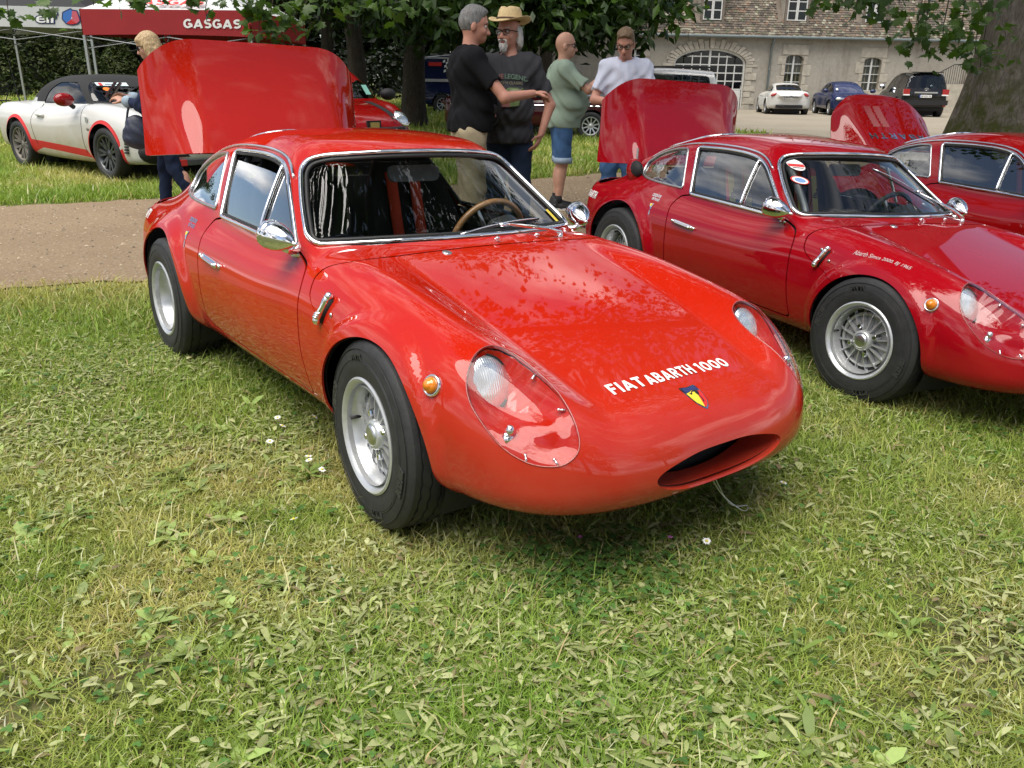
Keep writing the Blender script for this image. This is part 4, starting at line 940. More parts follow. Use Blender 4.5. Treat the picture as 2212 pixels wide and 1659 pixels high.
n1 = noise(t, 1.1, 6, .6); n2 = noise(t, 70, 5, .7); vo = nd(t, 'ShaderNodeTexVoronoi'); vo.inputs['Scale'].default_value = 62; tcx = nd(t, 'ShaderNodeTexCoord'); t.links.new(tcx.outputs['Object'], vo.inputs['Vector'])
c = ramp(t, n1, [(.25, (.20, .142, .088)), (.5, (.27, .196, .122)), (.75, (.32, .238, .150))]); c = mixc(t, .55, c, ramp(t, n2, [(.3, (.12, .087, .055)), (.6, (.31, .232, .156))]))
sv = nd(t, 'ShaderNodeSeparateColor'); t.links.new(vo.outputs['Color'], sv.inputs[0]); c = mixc(t, ramp(t, sv.outputs[0], [(.90, (0, 0, 0)), (.97, (.5, .5, .5))]), c, (.40, .34, .26))
t.links.new(c, b.inputs['Base Color']); bump(t, b, n2, .6, .012); M_gravel = m
m, t, b = new_mat('yard_gravel'); b.inputs['Roughness'].default_value = .95; b.inputs['Specular IOR Level'].default_value = .1
n1 = noise(t, .35, 6, .65); n2 = noise(t, 40, 5, .7); c = ramp(t, n1, [(.3, (.22, .19, .145)), (.55, (.30, .265, .205)), (.75, (.25, .225, .17))]); c = mixc(t, .35, c, ramp(t, n2, [(.3, (.15, .13, .10)), (.65, (.36, .32, .26))]))
t.links.new(c, b.inputs['Base Color']); bump(t, b, n2, .4, .02); M_yard = m
V, F = ground_grid(np.arange(-14, 14.2, .14), np.arange(.4, 33, .14), .010); f = d_path(V[:, 0], V[:, 1])
pa, _ = cut((V, np.tile([0, 0, 1.], (len(V), 1)), [tuple(q) for q in F[(f[F].min(1) < .1)].tolist()]), f); tag(obj('gravel_path', pa[0], pa[2], M_gravel), kind='structure')
V, F = ground_grid(np.arange(1, 61, .5), np.arange(9, 61, .5), .018); f = d_yard(V[:, 0], V[:, 1])
pa, _ = cut((V, np.tile([0, 0, 1.], (len(V), 1)), [tuple(q) for q in F.tolist()]), f); tag(obj('gravel_yard', pa[0], pa[2], M_yard), kind='structure')
# ---- blades
def in_view(X, Y, m=.10):
    P = to_px(np.stack([X, Y, gz(X, Y)], 1)); return (P[:, 2] > .2) & (P[:, 0] > -2212*m) & (P[:, 0] < 2212*(1+m)) & (P[:, 1] < 1659*(1+m*1.5))
def scatter(y0, y1, dens, xr=None):
    xm = y1*.72+.6; xm = min(xm, 60); n = int(dens*(y1-y0)*2*xm); X = rng.uniform(-xm, xm, n); Y = rng.uniform(y0, y1, n); k = in_view(X, Y); return X[k], Y[k]
def patchy(X, Y):
    """three slow fields: dryness, lushness, bareness"""
    dry = fbm(X*.8+3, Y*.8)*.65+fbm(X*3.1, Y*3.1+8)*.35; lush = fbm(X*.9+40, Y*.9+11)*.6+fbm(X*2.7+9, Y*2.7)*.4; bare = fbm(X*1.7+70, Y*1.7+20)*.55+fbm(X*6+5, Y*6)*.45
    return dry, lush, bare
def blades(X, Y, L, Wd, lean, col, name, mat):
    n = len(X); Z = gz(X, Y); ph = rng.uniform(0, 2*np.pi, n); l1 = lean*rng.uniform(.3, 1.0, n); l2 = l1+rng.uniform(.1, .9, n)*.9
    tw = ph+np.pi/2+rng.normal(0, .5, n); sx, sy = np.cos(tw)*Wd/2, np.sin(tw)*Wd/2; h1 = L*.5
    mx, my, mz = X+np.sin(l1)*h1*np.cos(ph), Y+np.sin(l1)*h1*np.sin(ph), Z+np.cos(l1)*h1
    tx, ty, tz = mx+np.sin(l2)*h1*np.cos(ph), my+np.sin(l2)*h1*np.sin(ph), np.maximum(mz+np.cos(l2)*h1, Z+.004)
    V = np.empty((n, 5, 3), np.float32); Zb = Z-.006
    V[:, 0] = np.stack([X-sx, Y-sy, Zb], 1); V[:, 1] = np.stack([X+sx, Y+sy, Zb], 1); V[:, 2] = np.stack([mx-sx*.85, my-sy*.85, mz], 1); V[:, 3] = np.stack([mx+sx*.85, my+sy*.85, mz], 1); V[:, 4] = np.stack([tx, ty, tz], 1)
    b0 = np.arange(n)[:, None]*5; F = np.concatenate([b0+[0, 1, 3], b0+[0, 3, 2], b0+[2, 3, 4]], 0)
    me = mesh(name, V.reshape(-1, 3), F, mat, True); set_col(me, col, 5); return link(name, me)
def grass_cols(X, Y, n, shade=1.0):
    dry, lush, bare = patchy(X, Y); r = rng.random(n)[:, None]
    g1, g2, g3 = np.array([.090, .150, .022]), np.array([.150, .205, .040]), np.array([.215, .235, .075])
    c = g1+(g2-g1)*r; d = np.clip((dry-.50)*4+.35*(rng.random(n)-.3), 0, 1)[:, None]; c = c*(1-d)+(g3*.6+np.array([.30, .26, .11])*.4)*d
    lu = np.clip((lush-.52)*5, 0, 1)[:, None]; c = c*(1-.6*lu)+np.array([.085, .170, .020])*.6*lu
    st = rng.random(n) < .07+.10*np.clip(d[:, 0], 0, 1); c[st] = np.array([.42, .35, .19])*rng.uniform(.7, 1.1, (st.sum(), 1))
    # worn, sun-bleached strip beside the path
    e = np.exp(-np.clip(d_path(X, Y), 0, 5)/.55)[:, None]*(Y < 8)[:, None]; c = c*(1-.65*e)+np.array([.26, .225, .085])*.65*e
    return np.clip(c*2.05*np.array([1.10, 1.0, .98])*rng.uniform(.7, 1.3, (n, 1)), .01, .7)
M_blade = attr_mat('grass_blade', .55, .35, var=.15, vs=40)
parts_ = []
for (y0, y1, dens, L0, W0, lean) in ((.9, 2.6, 30000, .048, .0034, 1.5), (2.6, 4.2, 17000, .052, .0040, 1.4), (4.2, 7, 7500, .070, .0055, 1.05), (7, 12, 3000, .095, .0095, .9), (12, 20, 900, .12, .016, .8), (20, 45, 120, .16, .035, .8)):
    X, Y = scatter(y0, y1, dens); dry, lush, bare = patchy(X, Y); g = d_gravel(X, Y)
    keep = rng.random(len(X)) < np.clip(1.25-2.6*np.clip(bare-.60, 0, 1)*4, .22, 1)*np.clip((g+.06)/.35, 0, 1)
    X, Y = X[keep], Y[keep]; dry, lush = dry[keep], lush[keep]; n = len(X)
    parts_.append(blades(X, Y, L0*rng.lognormal(0, .38, n)*(.75+.8*np.clip(lush-.35, 0, 1)), W0*rng.uniform(.6, 1.35, n), lean, grass_cols(X, Y, n), 'grass', M_blade))
bpy.ops.object.select_all(action='DESELECT')
for o in parts_: o.select_set(True)
bpy.context.view_layer.objects.active = parts_[0]; bpy.ops.object.join(); grass = parts_[0]; grass.name = 'grass'; tag(grass, 'short mown lawn grass with dry patches around the cars', 'grass', kind='stuff')
# ---- low weeds: plantain rosettes, loose cut leaves, clover
def leaf_mesh(pos, dirs, L, Wd, tilt, col, name, mat, curl=.25):
    """oval leaves of 8 vertices folded along the midrib"""
    n = len(L); u = np.stack([np.cos(dirs), np.sin(dirs), np.zeros(n)], 1); w = np.stack([-np.sin(dirs), np.cos(dirs), np.zeros(n)], 1); V = np.empty((n, 8, 3), np.float32)
    prof = [(0, .10), (.28, .85), (.62, 1.0), (1.0, .06)]
    for k, (s, ww) in enumerate(prof):
        c = pos+u*(L*s*np.cos(tilt))[:, None]; c[:, 2] += L*(s*np.sin(tilt)-curl*s*s*np.cos(tilt)); c[:, 2] = np.maximum(c[:, 2], gz(c[:, 0], c[:, 1])+.003+.004*rng.random(n))
        for q, sg in enumerate((-1, 1)):
            V[:, 2*k+q] = c+w*(sg*Wd*ww/2)[:, None]; V[:, 2*k+q, 2] += Wd*ww*.14
    b0 = np.arange(n)[:, None]*8; F = np.concatenate([b0+[2*k, 2*k+1, 2*k+3, 2*k+2] for k in range(3)], 0)
    me = mesh(name, V.reshape(-1, 3), F, mat, True); set_col(me, col, 8); return link(name, me)
M_weed = attr_mat('weed_leaf', .5, .25, var=.2, vs=60)
X, Y = scatter(1.0, 7.0, 34); k = (d_gravel(X, Y) > .3) & (fbm(X*1.3+9, Y*1.3+31) > .40); X, Y = X[k], Y[k]; n = len(X); q = 6
PX, PY = np.repeat(X, q), np.repeat(Y, q); a = np.tile(np.arange(q)*2*np.pi/q, n)+np.repeat(rng.uniform(0, 6, n), q)+rng.normal(0, .35, n*q); sz = np.repeat(rng.lognormal(0, .35, n), q)
col = np.repeat(1.8*np.array([.15, .205, .060])*rng.uniform(.65, 1.35, (n, 1))+rng.uniform(0, .05, (n, 1))*np.array([1, .9, .6]), q, 0)
w1 = leaf_mesh(np.stack([PX, PY, gz(PX, PY)+.008], 1), a, .040*np.minimum(sz,1.7)*rng.uniform(.6, 1.4, n*q), .017*np.minimum(sz,1.7)*rng.uniform(.7, 1.3, n*q), rng.uniform(.0, .7, n*q), col*rng.uniform(.8, 1.2, (n*q, 1)), 'weeds', M_weed); tag(w1, 'broad plantain leaves growing low in the lawn', 'weeds', kind='stuff')
X, Y = scatter(.95, 5.5, 4600); k = (d_gravel(X, Y) > .15) & (rng.random(len(X)) < np.clip((fbm(X*1.1+60, Y*1.1)-.35)*4, .15, 1)); X, Y = X[k], Y[k]; n = len(X)
pale = rng.random(n)[:, None]; col = np.array([.29, .35, .11])*(1-pale)+np.array([.52, .53, .28])*pale; br = rng.random(n) < .10; col[br] = np.array([.30, .24, .13]); 
w2 = leaf_mesh(np.stack([X, Y, gz(X, Y)+rng.uniform(.004, .03, n)], 1), rng.uniform(0, 6.3, n), .030*rng.lognormal(0, .45, n), .0075*rng.lognormal(0, .45, n), rng.uniform(-.1, .40, n), col*rng.uniform(.7, 1.25, (n, 1)), 'cut_leaves', M_weed); tag(w2, 'pale cut leaves and clippings lying over the mown lawn', 'clippings', kind='stuff')
X, Y = scatter(1.0, 6.5, 30); k = (d_gravel(X, Y) > .3) & (fbm(X*1.2+49, Y*1.2+71) > .42); X, Y = X[k], Y[k]; n = len(X); q = 9
PX, PY = np.repeat(X, q), np.repeat(Y, q); a = np.tile(np.arange(q)*2.4, n)+rng.normal(0, .3, n*q); sz = np.repeat(rng.lognormal(0, .3, n), q)
col = np.repeat(np.array([.21, .30, .070])*rng.uniform(.7, 1.3, (n, 1)), q, 0)
w4 = leaf_mesh(np.stack([PX, PY, gz(PX, PY)+.006], 1), a, .080*np.minimum(sz, 1.5)*rng.uniform(.5, 1.3, n*q), .0105*sz*rng.uniform(.7, 1.3, n*q), rng.uniform(.1, .9, n*q), col*rng.uniform(.8, 1.25, (n*q, 1)), 'ribwort', M_weed, .45); tag(w4, 'long narrow ribwort leaves in tufts across the lawn', 'weeds', kind='stuff')
# clover: trefoils, thickest in one clump before the nose of the near car
cc = gpt(1260, 1235); X, Y = scatter(1.2, 6, 190); k = d_gravel(X, Y) > .3; k &= rng.random(len(X)) < np.clip((fbm(X*1.5+22, Y*1.5+5)-.42)*6, .05, 1); X, Y = X[k], Y[k]
X = np.r_[X, cc[0]+rng.normal(0, .13, 420)]; Y = np.r_[Y, cc[1]+rng.normal(0, .10, 420)]; n = len(X)
TX, TY = np.repeat(X, 3), np.repeat(Y, 3); ta = np.tile(np.arange(3)*2*np.pi/3, n)+np.repeat(rng.uniform(0, 6, n), 3); s_ = np.repeat(rng.uniform(.7, 1.2, n), 3)
w3 = leaf_mesh(np.stack([TX, TY, gz(TX, TY)+np.repeat(rng.uniform(.015, .05, n), 3)], 1), ta, .013*s_, .012*s_, np.full(3*n, .15), np.repeat(np.array([.085, .185, .040])*rng.uniform(.7, 1.3, (n, 1)), 3, 0), 'clover', M_weed); tag(w3, 'clover patches low in the lawn', 'clover', kind='stuff')
# loose stones on the path
X = rng.uniform(-9, 5, 30000); Y = rng.uniform(3, 13, 30000); k = (d_path(X, Y) < -.02) & in_view(X, Y); X, Y = X[k], Y[k]; n = len(X); s_ = .006*rng.lognormal(0, .5, n)
oc = np.array([(1, 0, 0), (-1, 0, 0), (0, 1, 0), (0, -1, 0), (0, 0, .7), (0, 0, -.7)]); V = (oc[None]*s_[:, None, None]*rng.uniform(.6, 1.3, (n, 6, 3)))+np.stack([X, Y, gz(X, Y)+.011], 1)[:, None]
F = (np.arange(n)[:, None, None]*6+np.array([(0, 2, 4), (2, 1, 4), (1, 3, 4), (3, 0, 4), (2, 0, 5), (1, 2, 5), (3, 1, 5), (0, 3, 5)])[None]).reshape(-1, 3)
me = mesh('gravel_stones', V.reshape(-1, 3), F, attr_mat('pebble', .85, var=0), False); set_col(me, np.array([.30, .24, .17])*rng.uniform(.5, 1.7, (n, 1)), 6); tag(link('gravel_stones', me), 'loose stones scattered over the gravel path', 'stones', kind='stuff')
# ---------------------------------------------------------------- trees
def bark_mat(name, c0, c1, moss=0, scale=(6, 6, 1.6)):
    m, t, b = new_mat(name); b.inputs['Roughness'].default_value = .9; b.inputs['Specular IOR Level'].default_value = .15
    tcx = nd(t, 'ShaderNodeTexCoord'); mp_ = nd(t, 'ShaderNodeMapping'); mp_.inputs['Scale'].default_value = scale; t.links.new(tcx.outputs['Object'], mp_.inputs['Vector'])
    n1 = noise(t, 3.2, 9, .68, mp_.outputs[0], dist=1.2); n2 = noise(t, 1.3, 5)
    c = ramp(t, n1, [(.34, c0), (.5, tuple((x+y)/2 for x, y in zip(c0, c1))), (.68, c1)])
    if moss:
        sx = nd(t, 'ShaderNodeSeparateXYZ'); t.links.new(tcx.outputs['Object'], sx.inputs[0]); mr = nd(t, 'ShaderNodeMapRange'); mr.inputs[1].default_value = 2.3; mr.inputs[2].default_value = .9; t.links.new(sx.outputs['Z'], mr.inputs[0])
        mrx = nd(t, 'ShaderNodeMapRange'); mrx.inputs[1].default_value = .05; mrx.inputs[2].default_value = -.45; t.links.new(sx.outputs['X'], mrx.inputs[0])
        mm = nd(t, 'ShaderNodeMath', operation='MULTIPLY'); t.links.new(mr.outputs[0], mm.inputs[0]); t.links.new(mrx.outputs[0], mm.inputs[1])
        m2 = nd(t, 'ShaderNodeMath', operation='MULTIPLY'); t.links.new(mm.outputs[0], m2.inputs[0]); t.links.new(ramp(t, noise(t, 4.5, 7, .7), [(.40, (0, 0, 0)), (.58, (1, 1, 1))]), m2.inputs[1])
        c = mixc(t, m2.outputs[0], c, mixc(t, noise(t, 22, 4), (.035, .045, .010), (.085, .085, .025)))
    t.links.new(c, b.inputs['Base Color']); bump(t, b, n1, .9, .05); return m
M_bark = bark_mat('old_bark', (.075, .062, .052), (.22, .195, .17), 1)
M_bark_d = bark_mat('dark_bark', (.030, .024, .018), (.085, .070, .055))
M_leaf = attr_mat('leaf', .45, .30, var=.25, vs=1.2, spec=.35)
M_leaf_near = attr_mat('near_leaf', .40, .40, var=.2, vs=6, spec=.35)
M_needle = attr_mat('yew_needles', .6, .15, var=.3, vs=2)
MAPLE = np.array([(0, -.06), (.10, .02), (.34, -.08), (.30, .10), (.56, .22), (.40, .32), (.44, .50), (.24, .46), (.20, .62), (.10, .66), (0, 1.0), (-.10, .66), (-.20, .62), (-.24, .46), (-.44, .50), (-.40, .32), (-.56, .22), (-.30, .10), (-.34, -.08), (-.10, .02)])
DIAM = np.array([(0, 0), (.36, .42), (0, 1.0), (-.36, .42)])
def leaves(C, out, size, shape, col, r, droop=.35):
    """flat leaves at points C, facing roughly along `out` and upwards"""
    n = len(C); k = len(shape); nrm = out*.55+r.normal(0, .55, (n, 3))+np.array([0, 0, .55]); nrm /= np.linalg.norm(nrm, axis=1, keepdims=True)
    d = r.normal(0, 1, (n, 3))+out*.8-np.array([0, 0, droop]); d -= nrm*(d*nrm).sum(1, keepdims=True); d /= np.linalg.norm(d, axis=1, keepdims=True); w = np.cross(nrm, d)
    s = size*r.uniform(.65, 1.35, n)
    V = C[:, None]+(w[:, None]*shape[None, :, :1]+d[:, None]*(shape[None, :, 1:]-.3))*s[:, None, None]-nrm[:, None]*(np.abs(shape[None, :, :1])*.25*s[:, None, None])
    F = np.arange(n*k).reshape(n, k); return V.reshape(-1, 3), F, np.repeat(col, k, 0)
def crown_mesh(name, blobs, per_m2, size, shape, g0, g1, mat, seed, inner=.35, sprays=9):
    """leaf clumps on and inside a set of ellipsoids: (centre, radii); g0 dark and g1 light leaf colour"""
    r = np.random.default_rng(seed); Vs, Fs, Cs = [], [], []; base = 0
    for c, R in blobs:
        c = np.array(c); R = np.array(R); area = 4*np.pi*((R[0]*R[1])**1.6+(R[0]*R[2])**1.6+(R[1]*R[2])**1.6)**(1/1.6)/3**(1/1.6); n = int(area*per_m2/sprays)
        u = r.normal(0, 1, (n, 3)); u /= np.linalg.norm(u, axis=1, keepdims=True); rad = 1-inner*r.random(n)**2; lump = .86+.25*np.sin(u[:, 0]*7+seed)*np.sin(u[:, 1]*6)*np.sin(u[:, 2]*6+1)
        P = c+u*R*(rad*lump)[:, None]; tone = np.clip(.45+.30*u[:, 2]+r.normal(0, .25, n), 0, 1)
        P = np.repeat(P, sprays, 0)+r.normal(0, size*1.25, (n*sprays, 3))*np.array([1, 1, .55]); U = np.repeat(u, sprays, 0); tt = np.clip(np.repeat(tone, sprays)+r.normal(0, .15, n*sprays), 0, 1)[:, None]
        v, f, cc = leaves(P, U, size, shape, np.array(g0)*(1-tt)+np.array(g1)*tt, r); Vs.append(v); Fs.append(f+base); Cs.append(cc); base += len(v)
    V = np.vstack(Vs); F = np.vstack(Fs); me = mesh(name, V, F, mat, False)
    a = me.color_attributes.new('Col', 'FLOAT_COLOR', 'POINT'); C4 = np.ones((len(V), 4), np.float32); C4[:, :3] = np.vstack(Cs); a.data.foreach_set('color', C4.ravel()); return me
def trunk_mesh(name, pts, rad, mat, limbs=(), n=16, flare=0, rough=.06, seed=1):
    r = np.random.default_rng(seed); b = MB()
    P = open_curve(pts, 8); R = np.interp(np.linspace(0, 1, len(P)), np.linspace(0, 1, len(rad)), rad); b.tube(P, R, n)
    V = np.array(b.v); c = np.repeat(P, n, 0)[:len(V)]; u = V-c; ang = np.arctan2(u[:, 1], u[:, 0]); h = c[:, 2]-P[0][2]
    k = 1+rough*np.sin(ang*5+h*1.3)+rough*.8*np.sin(ang*9-h*2.1)+flare*np.exp(-h/.55)*(1+.30*np.sin(ang*3+.6))
    b.v = [tuple(q) for q in (c+u*k[:, None])]
    for pts2, rad2 in limbs:
        Q = open_curve(pts2, 5); b.tube(Q, np.interp(np.linspace(0, 1, len(Q)), np.linspace(0, 1, len(rad2)), rad2), 8)
    return mesh(name, b.v, b.f, mat, True)
def tree(name, loc, tm, cm, label, group, rz=0, s=1.0):
    e = empty(name, loc, rz, label, 'tree', group); e.scale = (s, s, s)
    if tm is not None: link('trunk', tm, e)
    if cm is not None: link('crown', cm, e)
    return e
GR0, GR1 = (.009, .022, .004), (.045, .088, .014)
TM = [trunk_mesh('trunk', [(0, 0, -.3), (.05, 0, 1.5), (.15, .1, 3.5), (.1, .2, 6.5), (.2, .1, 10)], [.34, .28, .25, .2, .1], M_bark_d, [([(.12, .1, 3.2), (1.2, .3, 4.6), (2.6, .6, 5.6)], [.13, .09, .03]), ([(.1, .1, 3.8), (-1.2, .5, 5.2), (-2.6, .3, 6.4)], [.13, .09, .03])], flare=.55),
      trunk_mesh('trunk', [(0, 0, -.3), (-.08, 0, 1.5), (-.05, .1, 3.5), (.25, .2, 6.5), (.1, .1, 10)], [.25, .21, .19, .15, .08], M_bark_d, [([(0, .1, 3.0), (-1.3, -.3, 4.4), (-2.4, -.6, 5.8)], [.10, .07, .03])], flare=.5)]
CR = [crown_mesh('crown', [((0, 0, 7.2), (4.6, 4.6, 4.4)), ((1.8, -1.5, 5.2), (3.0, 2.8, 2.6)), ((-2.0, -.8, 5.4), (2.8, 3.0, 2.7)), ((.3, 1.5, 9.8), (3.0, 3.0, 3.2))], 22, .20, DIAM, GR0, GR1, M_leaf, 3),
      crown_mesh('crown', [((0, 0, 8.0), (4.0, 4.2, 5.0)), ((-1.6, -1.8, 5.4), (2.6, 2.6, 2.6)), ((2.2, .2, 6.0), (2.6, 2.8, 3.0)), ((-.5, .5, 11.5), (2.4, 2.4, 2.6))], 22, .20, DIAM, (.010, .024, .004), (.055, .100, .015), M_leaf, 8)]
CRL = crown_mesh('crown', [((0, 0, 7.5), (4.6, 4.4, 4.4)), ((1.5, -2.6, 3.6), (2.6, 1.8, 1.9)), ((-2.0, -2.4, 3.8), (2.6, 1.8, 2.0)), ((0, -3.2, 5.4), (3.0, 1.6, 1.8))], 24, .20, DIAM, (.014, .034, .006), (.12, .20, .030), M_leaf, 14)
GT = 'tall broadleaf trees of the dark wood behind the cars'
lt = lambda s: s
for (u, v, Y, k, rz, s, lab) in (
    (893, 276, 24.0, 0, 0.3, 1.0, 'dark tree trunk standing in the grass between the red hatchback and the navy van'),
    (775, 215, 29.0, 0, 2.0, 1.0, 'slanting trunk rising behind the raised lid of the orange red coupe, right of its edge'),
    (708, 205, 33.0, 1, 4.0, 1.1, 'dark trunk seen over the top right corner of the orange red lid'),
    (612, 205, 35.0, 0, 5.2, 1.1, 'dark trunk seen just right of the red tent over the raised lid'),
    (71, 182, 46.0, 1, 1.1, 1.2, 'slim curved trunk beside the tall clipped yew at the far left'),
    (180, 178, 55.0, 0, 3.1, 1.2, 'stout tree in the shade behind the white tent'),
    (330, 178, 52.0, 1, 2.2, 1.2, 'leafy tree behind the tent poles with lighter green leaves'),
    (1000, 230, 34.0, 1, .9, 1.15, 'dark tree behind the man in the black shirt'),
    (1180, 215, 42.0, 0, 1.9, 1.1, 'dark tree behind the man in the hat'),
    (480, 190, 45.0, 1, .2, 1.25, 'dark tree behind the red tent')):
    p = at(u, v, Y); tree('broadleaf_tree', (p[0], p[1], G(p[0], p[1])), TM[k], CRL if u in (180, 330) else CR[k], lab, GT, 0 if u in (180, 330) else rz, s)
# chestnut whose low crown hangs over the heads of the group, in front of the barn wall
Y0 = 21.0; blobs = []; lowpx = [(930, 60, 3.0), (1010, 55, 2.8), (1090, 70, 2.6), (1170, 75, 2.6), (1250, 80, 2.5), (1320, 75, 2.2), (1385, 48, 1.6), (1410, 20, 1.6)]
c0 = at(1130, 60, Y0); loc = (float(c0[0]), Y0, G(c0[0], Y0))
for i, (u, v, rr) in enumerate(lowpx):
    q = at(u, v, Y0-1.0+(i % 3)*1.2); k = CF/(Y0*.94); R = rr*.55; blobs.append(((q[0]-loc[0], q[1]-loc[1], q[2]-loc[2]+R*.55), (R*1.25, R*1.4, R*.95)))
blobs += [((-.5, 1.5, 7.6), (4.6, 4.2, 3.6)), ((-2.4, .5, 6.2), (2.6, 3, 2.6)), ((1.4, 1.2, 6.0), (2.4, 2.8, 2.4)), ((0, 1, 10), (3.4, 3.4, 3))]
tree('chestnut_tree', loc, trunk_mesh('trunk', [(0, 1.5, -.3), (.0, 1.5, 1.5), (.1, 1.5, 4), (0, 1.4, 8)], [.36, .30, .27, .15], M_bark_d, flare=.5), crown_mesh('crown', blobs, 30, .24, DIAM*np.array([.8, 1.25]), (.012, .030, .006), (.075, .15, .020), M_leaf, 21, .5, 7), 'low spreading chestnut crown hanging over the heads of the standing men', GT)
# the wood closing the view, its deep shade put into the leaf colours
r = np.random.default_rng(2); bl = []
for i in range(46):
    x = -75+i*2.05; y = 66+6*math.sin(i*1.7)-.10*max(0, -x-30)*0; z = G(x, y); hh = r.uniform(8, 13); bl.append(((x, y, z+hh*.52), (3.4, 3.0, hh*.56))); bl.append(((x+1, y+7, z+hh*.62), (3.6, 2.5, hh*.68)))
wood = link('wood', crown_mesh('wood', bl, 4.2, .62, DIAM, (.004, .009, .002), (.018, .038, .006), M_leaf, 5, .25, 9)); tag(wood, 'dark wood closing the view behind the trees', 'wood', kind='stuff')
bl = []
for i in range(26):
    x = -40+i*1.75; y = 47+3*math.sin(i*2.3)+.20*abs(x); bl.append(((x, y, G(x, y)+.9), (1.5, 1.2, 1.5+.5*math.sin(i*3.1))))
tag(link('undergrowth', crown_mesh('undergrowth', bl, 16, .26, DIAM, (.004, .008, .002), (.010, .020, .004), M_leaf, 6, .3, 7)), 'dark shaded undergrowth along the foot of the wood', 'undergrowth', kind='stuff')  # leaf colours darkened to stand for the shade under the trees
# clipped yews
def yew(u, v, Y, h, rad, label, seed):
    p = at(u, v, Y); r = np.random.default_rng(seed); n = int(5200*h*rad/6); t_ = r.random(n)**.8; a = r.uniform(0, 2*np.pi, n); rr = rad*(1-t_)**.85*(.93+.12*r.random(n))+.06; z = t_*h
    P = np.stack([rr*np.cos(a), rr*np.sin(a), z+.05], 1); U = np.stack([np.cos(a), np.sin(a), np.full(n, .3)], 1); tt = np.clip(r.normal(.45, .3, n), 0, 1)[:, None]
    vv, f, cc = leaves(P, U, .17, DIAM*np.array([.8, 1.1]), np.array([.022, .038, .006])*(1-tt)+np.array([.075, .105, .018])*tt, r, -.6); me = mesh('crown', vv, f, M_needle, False)
    at_ = me.color_attributes.new('Col', 'FLOAT_COLOR', 'POINT'); C4 = np.ones((len(vv), 4), np.float32); C4[:, :3] = cc; at_.data.foreach_set('color', C4.ravel())
    b = MB(); b.lathe([(rad*.86*(1-s)**.85+.02, s*h*.97) for s in np.linspace(0, 1, 12)], 18); core = mesh('core', b.v, b.f, simple('yew_core', (.010, .016, .004), .95), True)
    e = empty('clipped_yew', (p[0], p[1], G(p[0], p[1])), 0, label, 'yew tree', 'clipped yew cones on the far lawn'); link('crown', me, e); link('trunk', core, e)
yew(38, 196, 38, 4.6, 2.1, 'tall clipped yew cone at the far left edge of the lawn', 1); yew(-8, 205, 34, 3.2, 1.5, 'yew cone cut off by the left edge of the picture', 2); yew(172, 170, 40, 2.9, 1.5, 'small yellow green yew cone behind the white roadster roof', 3); yew(262, 172, 42, 2.2, 1.4, 'low yew cone seen between the tent poles', 4)
# the old maple beside the parked coupes: trunk, limbs, and leaf sprays that hang into view
TY = 13.2; tb = at(2172, 330, TY); tb[2] = G(tb[0], tb[1])
tr = trunk_mesh('trunk', [(0, 0, -.3), (0, 0, .4), (.05, 0, 1.4), (.12, .05, 3.0), (.22, .1, 5), (.2, .2, 7.5)], [.80, .76, .72, .69, .62, .46], M_bark, [([(.1, 0, 4.2), (-1.6, -1.0, 5.6), (-4.2, -2.2, 6.6), (-7.5, -3.6, 7.2)], [.26, .2, .14, .05]), ([(.2, 0, 4.8), (1.8, -1.2, 6.4), (4.4, -2.6, 8)], [.24, .18, .06]), ([(.2, .1, 5.5), (-.8, 1.8, 7.5), (-2, 4, 10)], [.22, .16, .05]), ([(.1, -.1, 3.6), (-.4, -.8, 4.4), (-.9, -1.6, 4.2)], [.12, .08, .03])], 40, .62, .045)
# burr on the left of the foot
crown_b = [((-1, -2, 9.2), (5.4, 5.0, 3.0)), ((-5.0, -3.4, 8.0), (3.4, 3.4, 1.7)), ((3.5, -2, 9), (4, 4, 3)), ((0, 3, 10), (5, 4, 3.4)), ((-8.5, -4.6, 7.9), (2.4, 2.6, 1.1))]
mt = empty('old_maple', tb, 0, 'massive old maple trunk with mossy foot and hanging leaves beside the scarlet coupe', 'tree'); link('trunk', tr, mt)
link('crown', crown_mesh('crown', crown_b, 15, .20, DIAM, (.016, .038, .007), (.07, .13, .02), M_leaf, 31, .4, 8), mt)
link('crown', crown_mesh('crown', [((-6.4, -7.0, 8.6), (3.2, 3.0, 1.2)), ((-8.8, -8.4, 8.4), (2.6, 2.4, 1.0)), ((-5.0, -4.6, 8.9), (2.6, 2.6, 1.2))], 46, .22, DIAM, (.014, .034, .006), (.06, .11, .018), M_leaf, 32, .5, 9), mt)
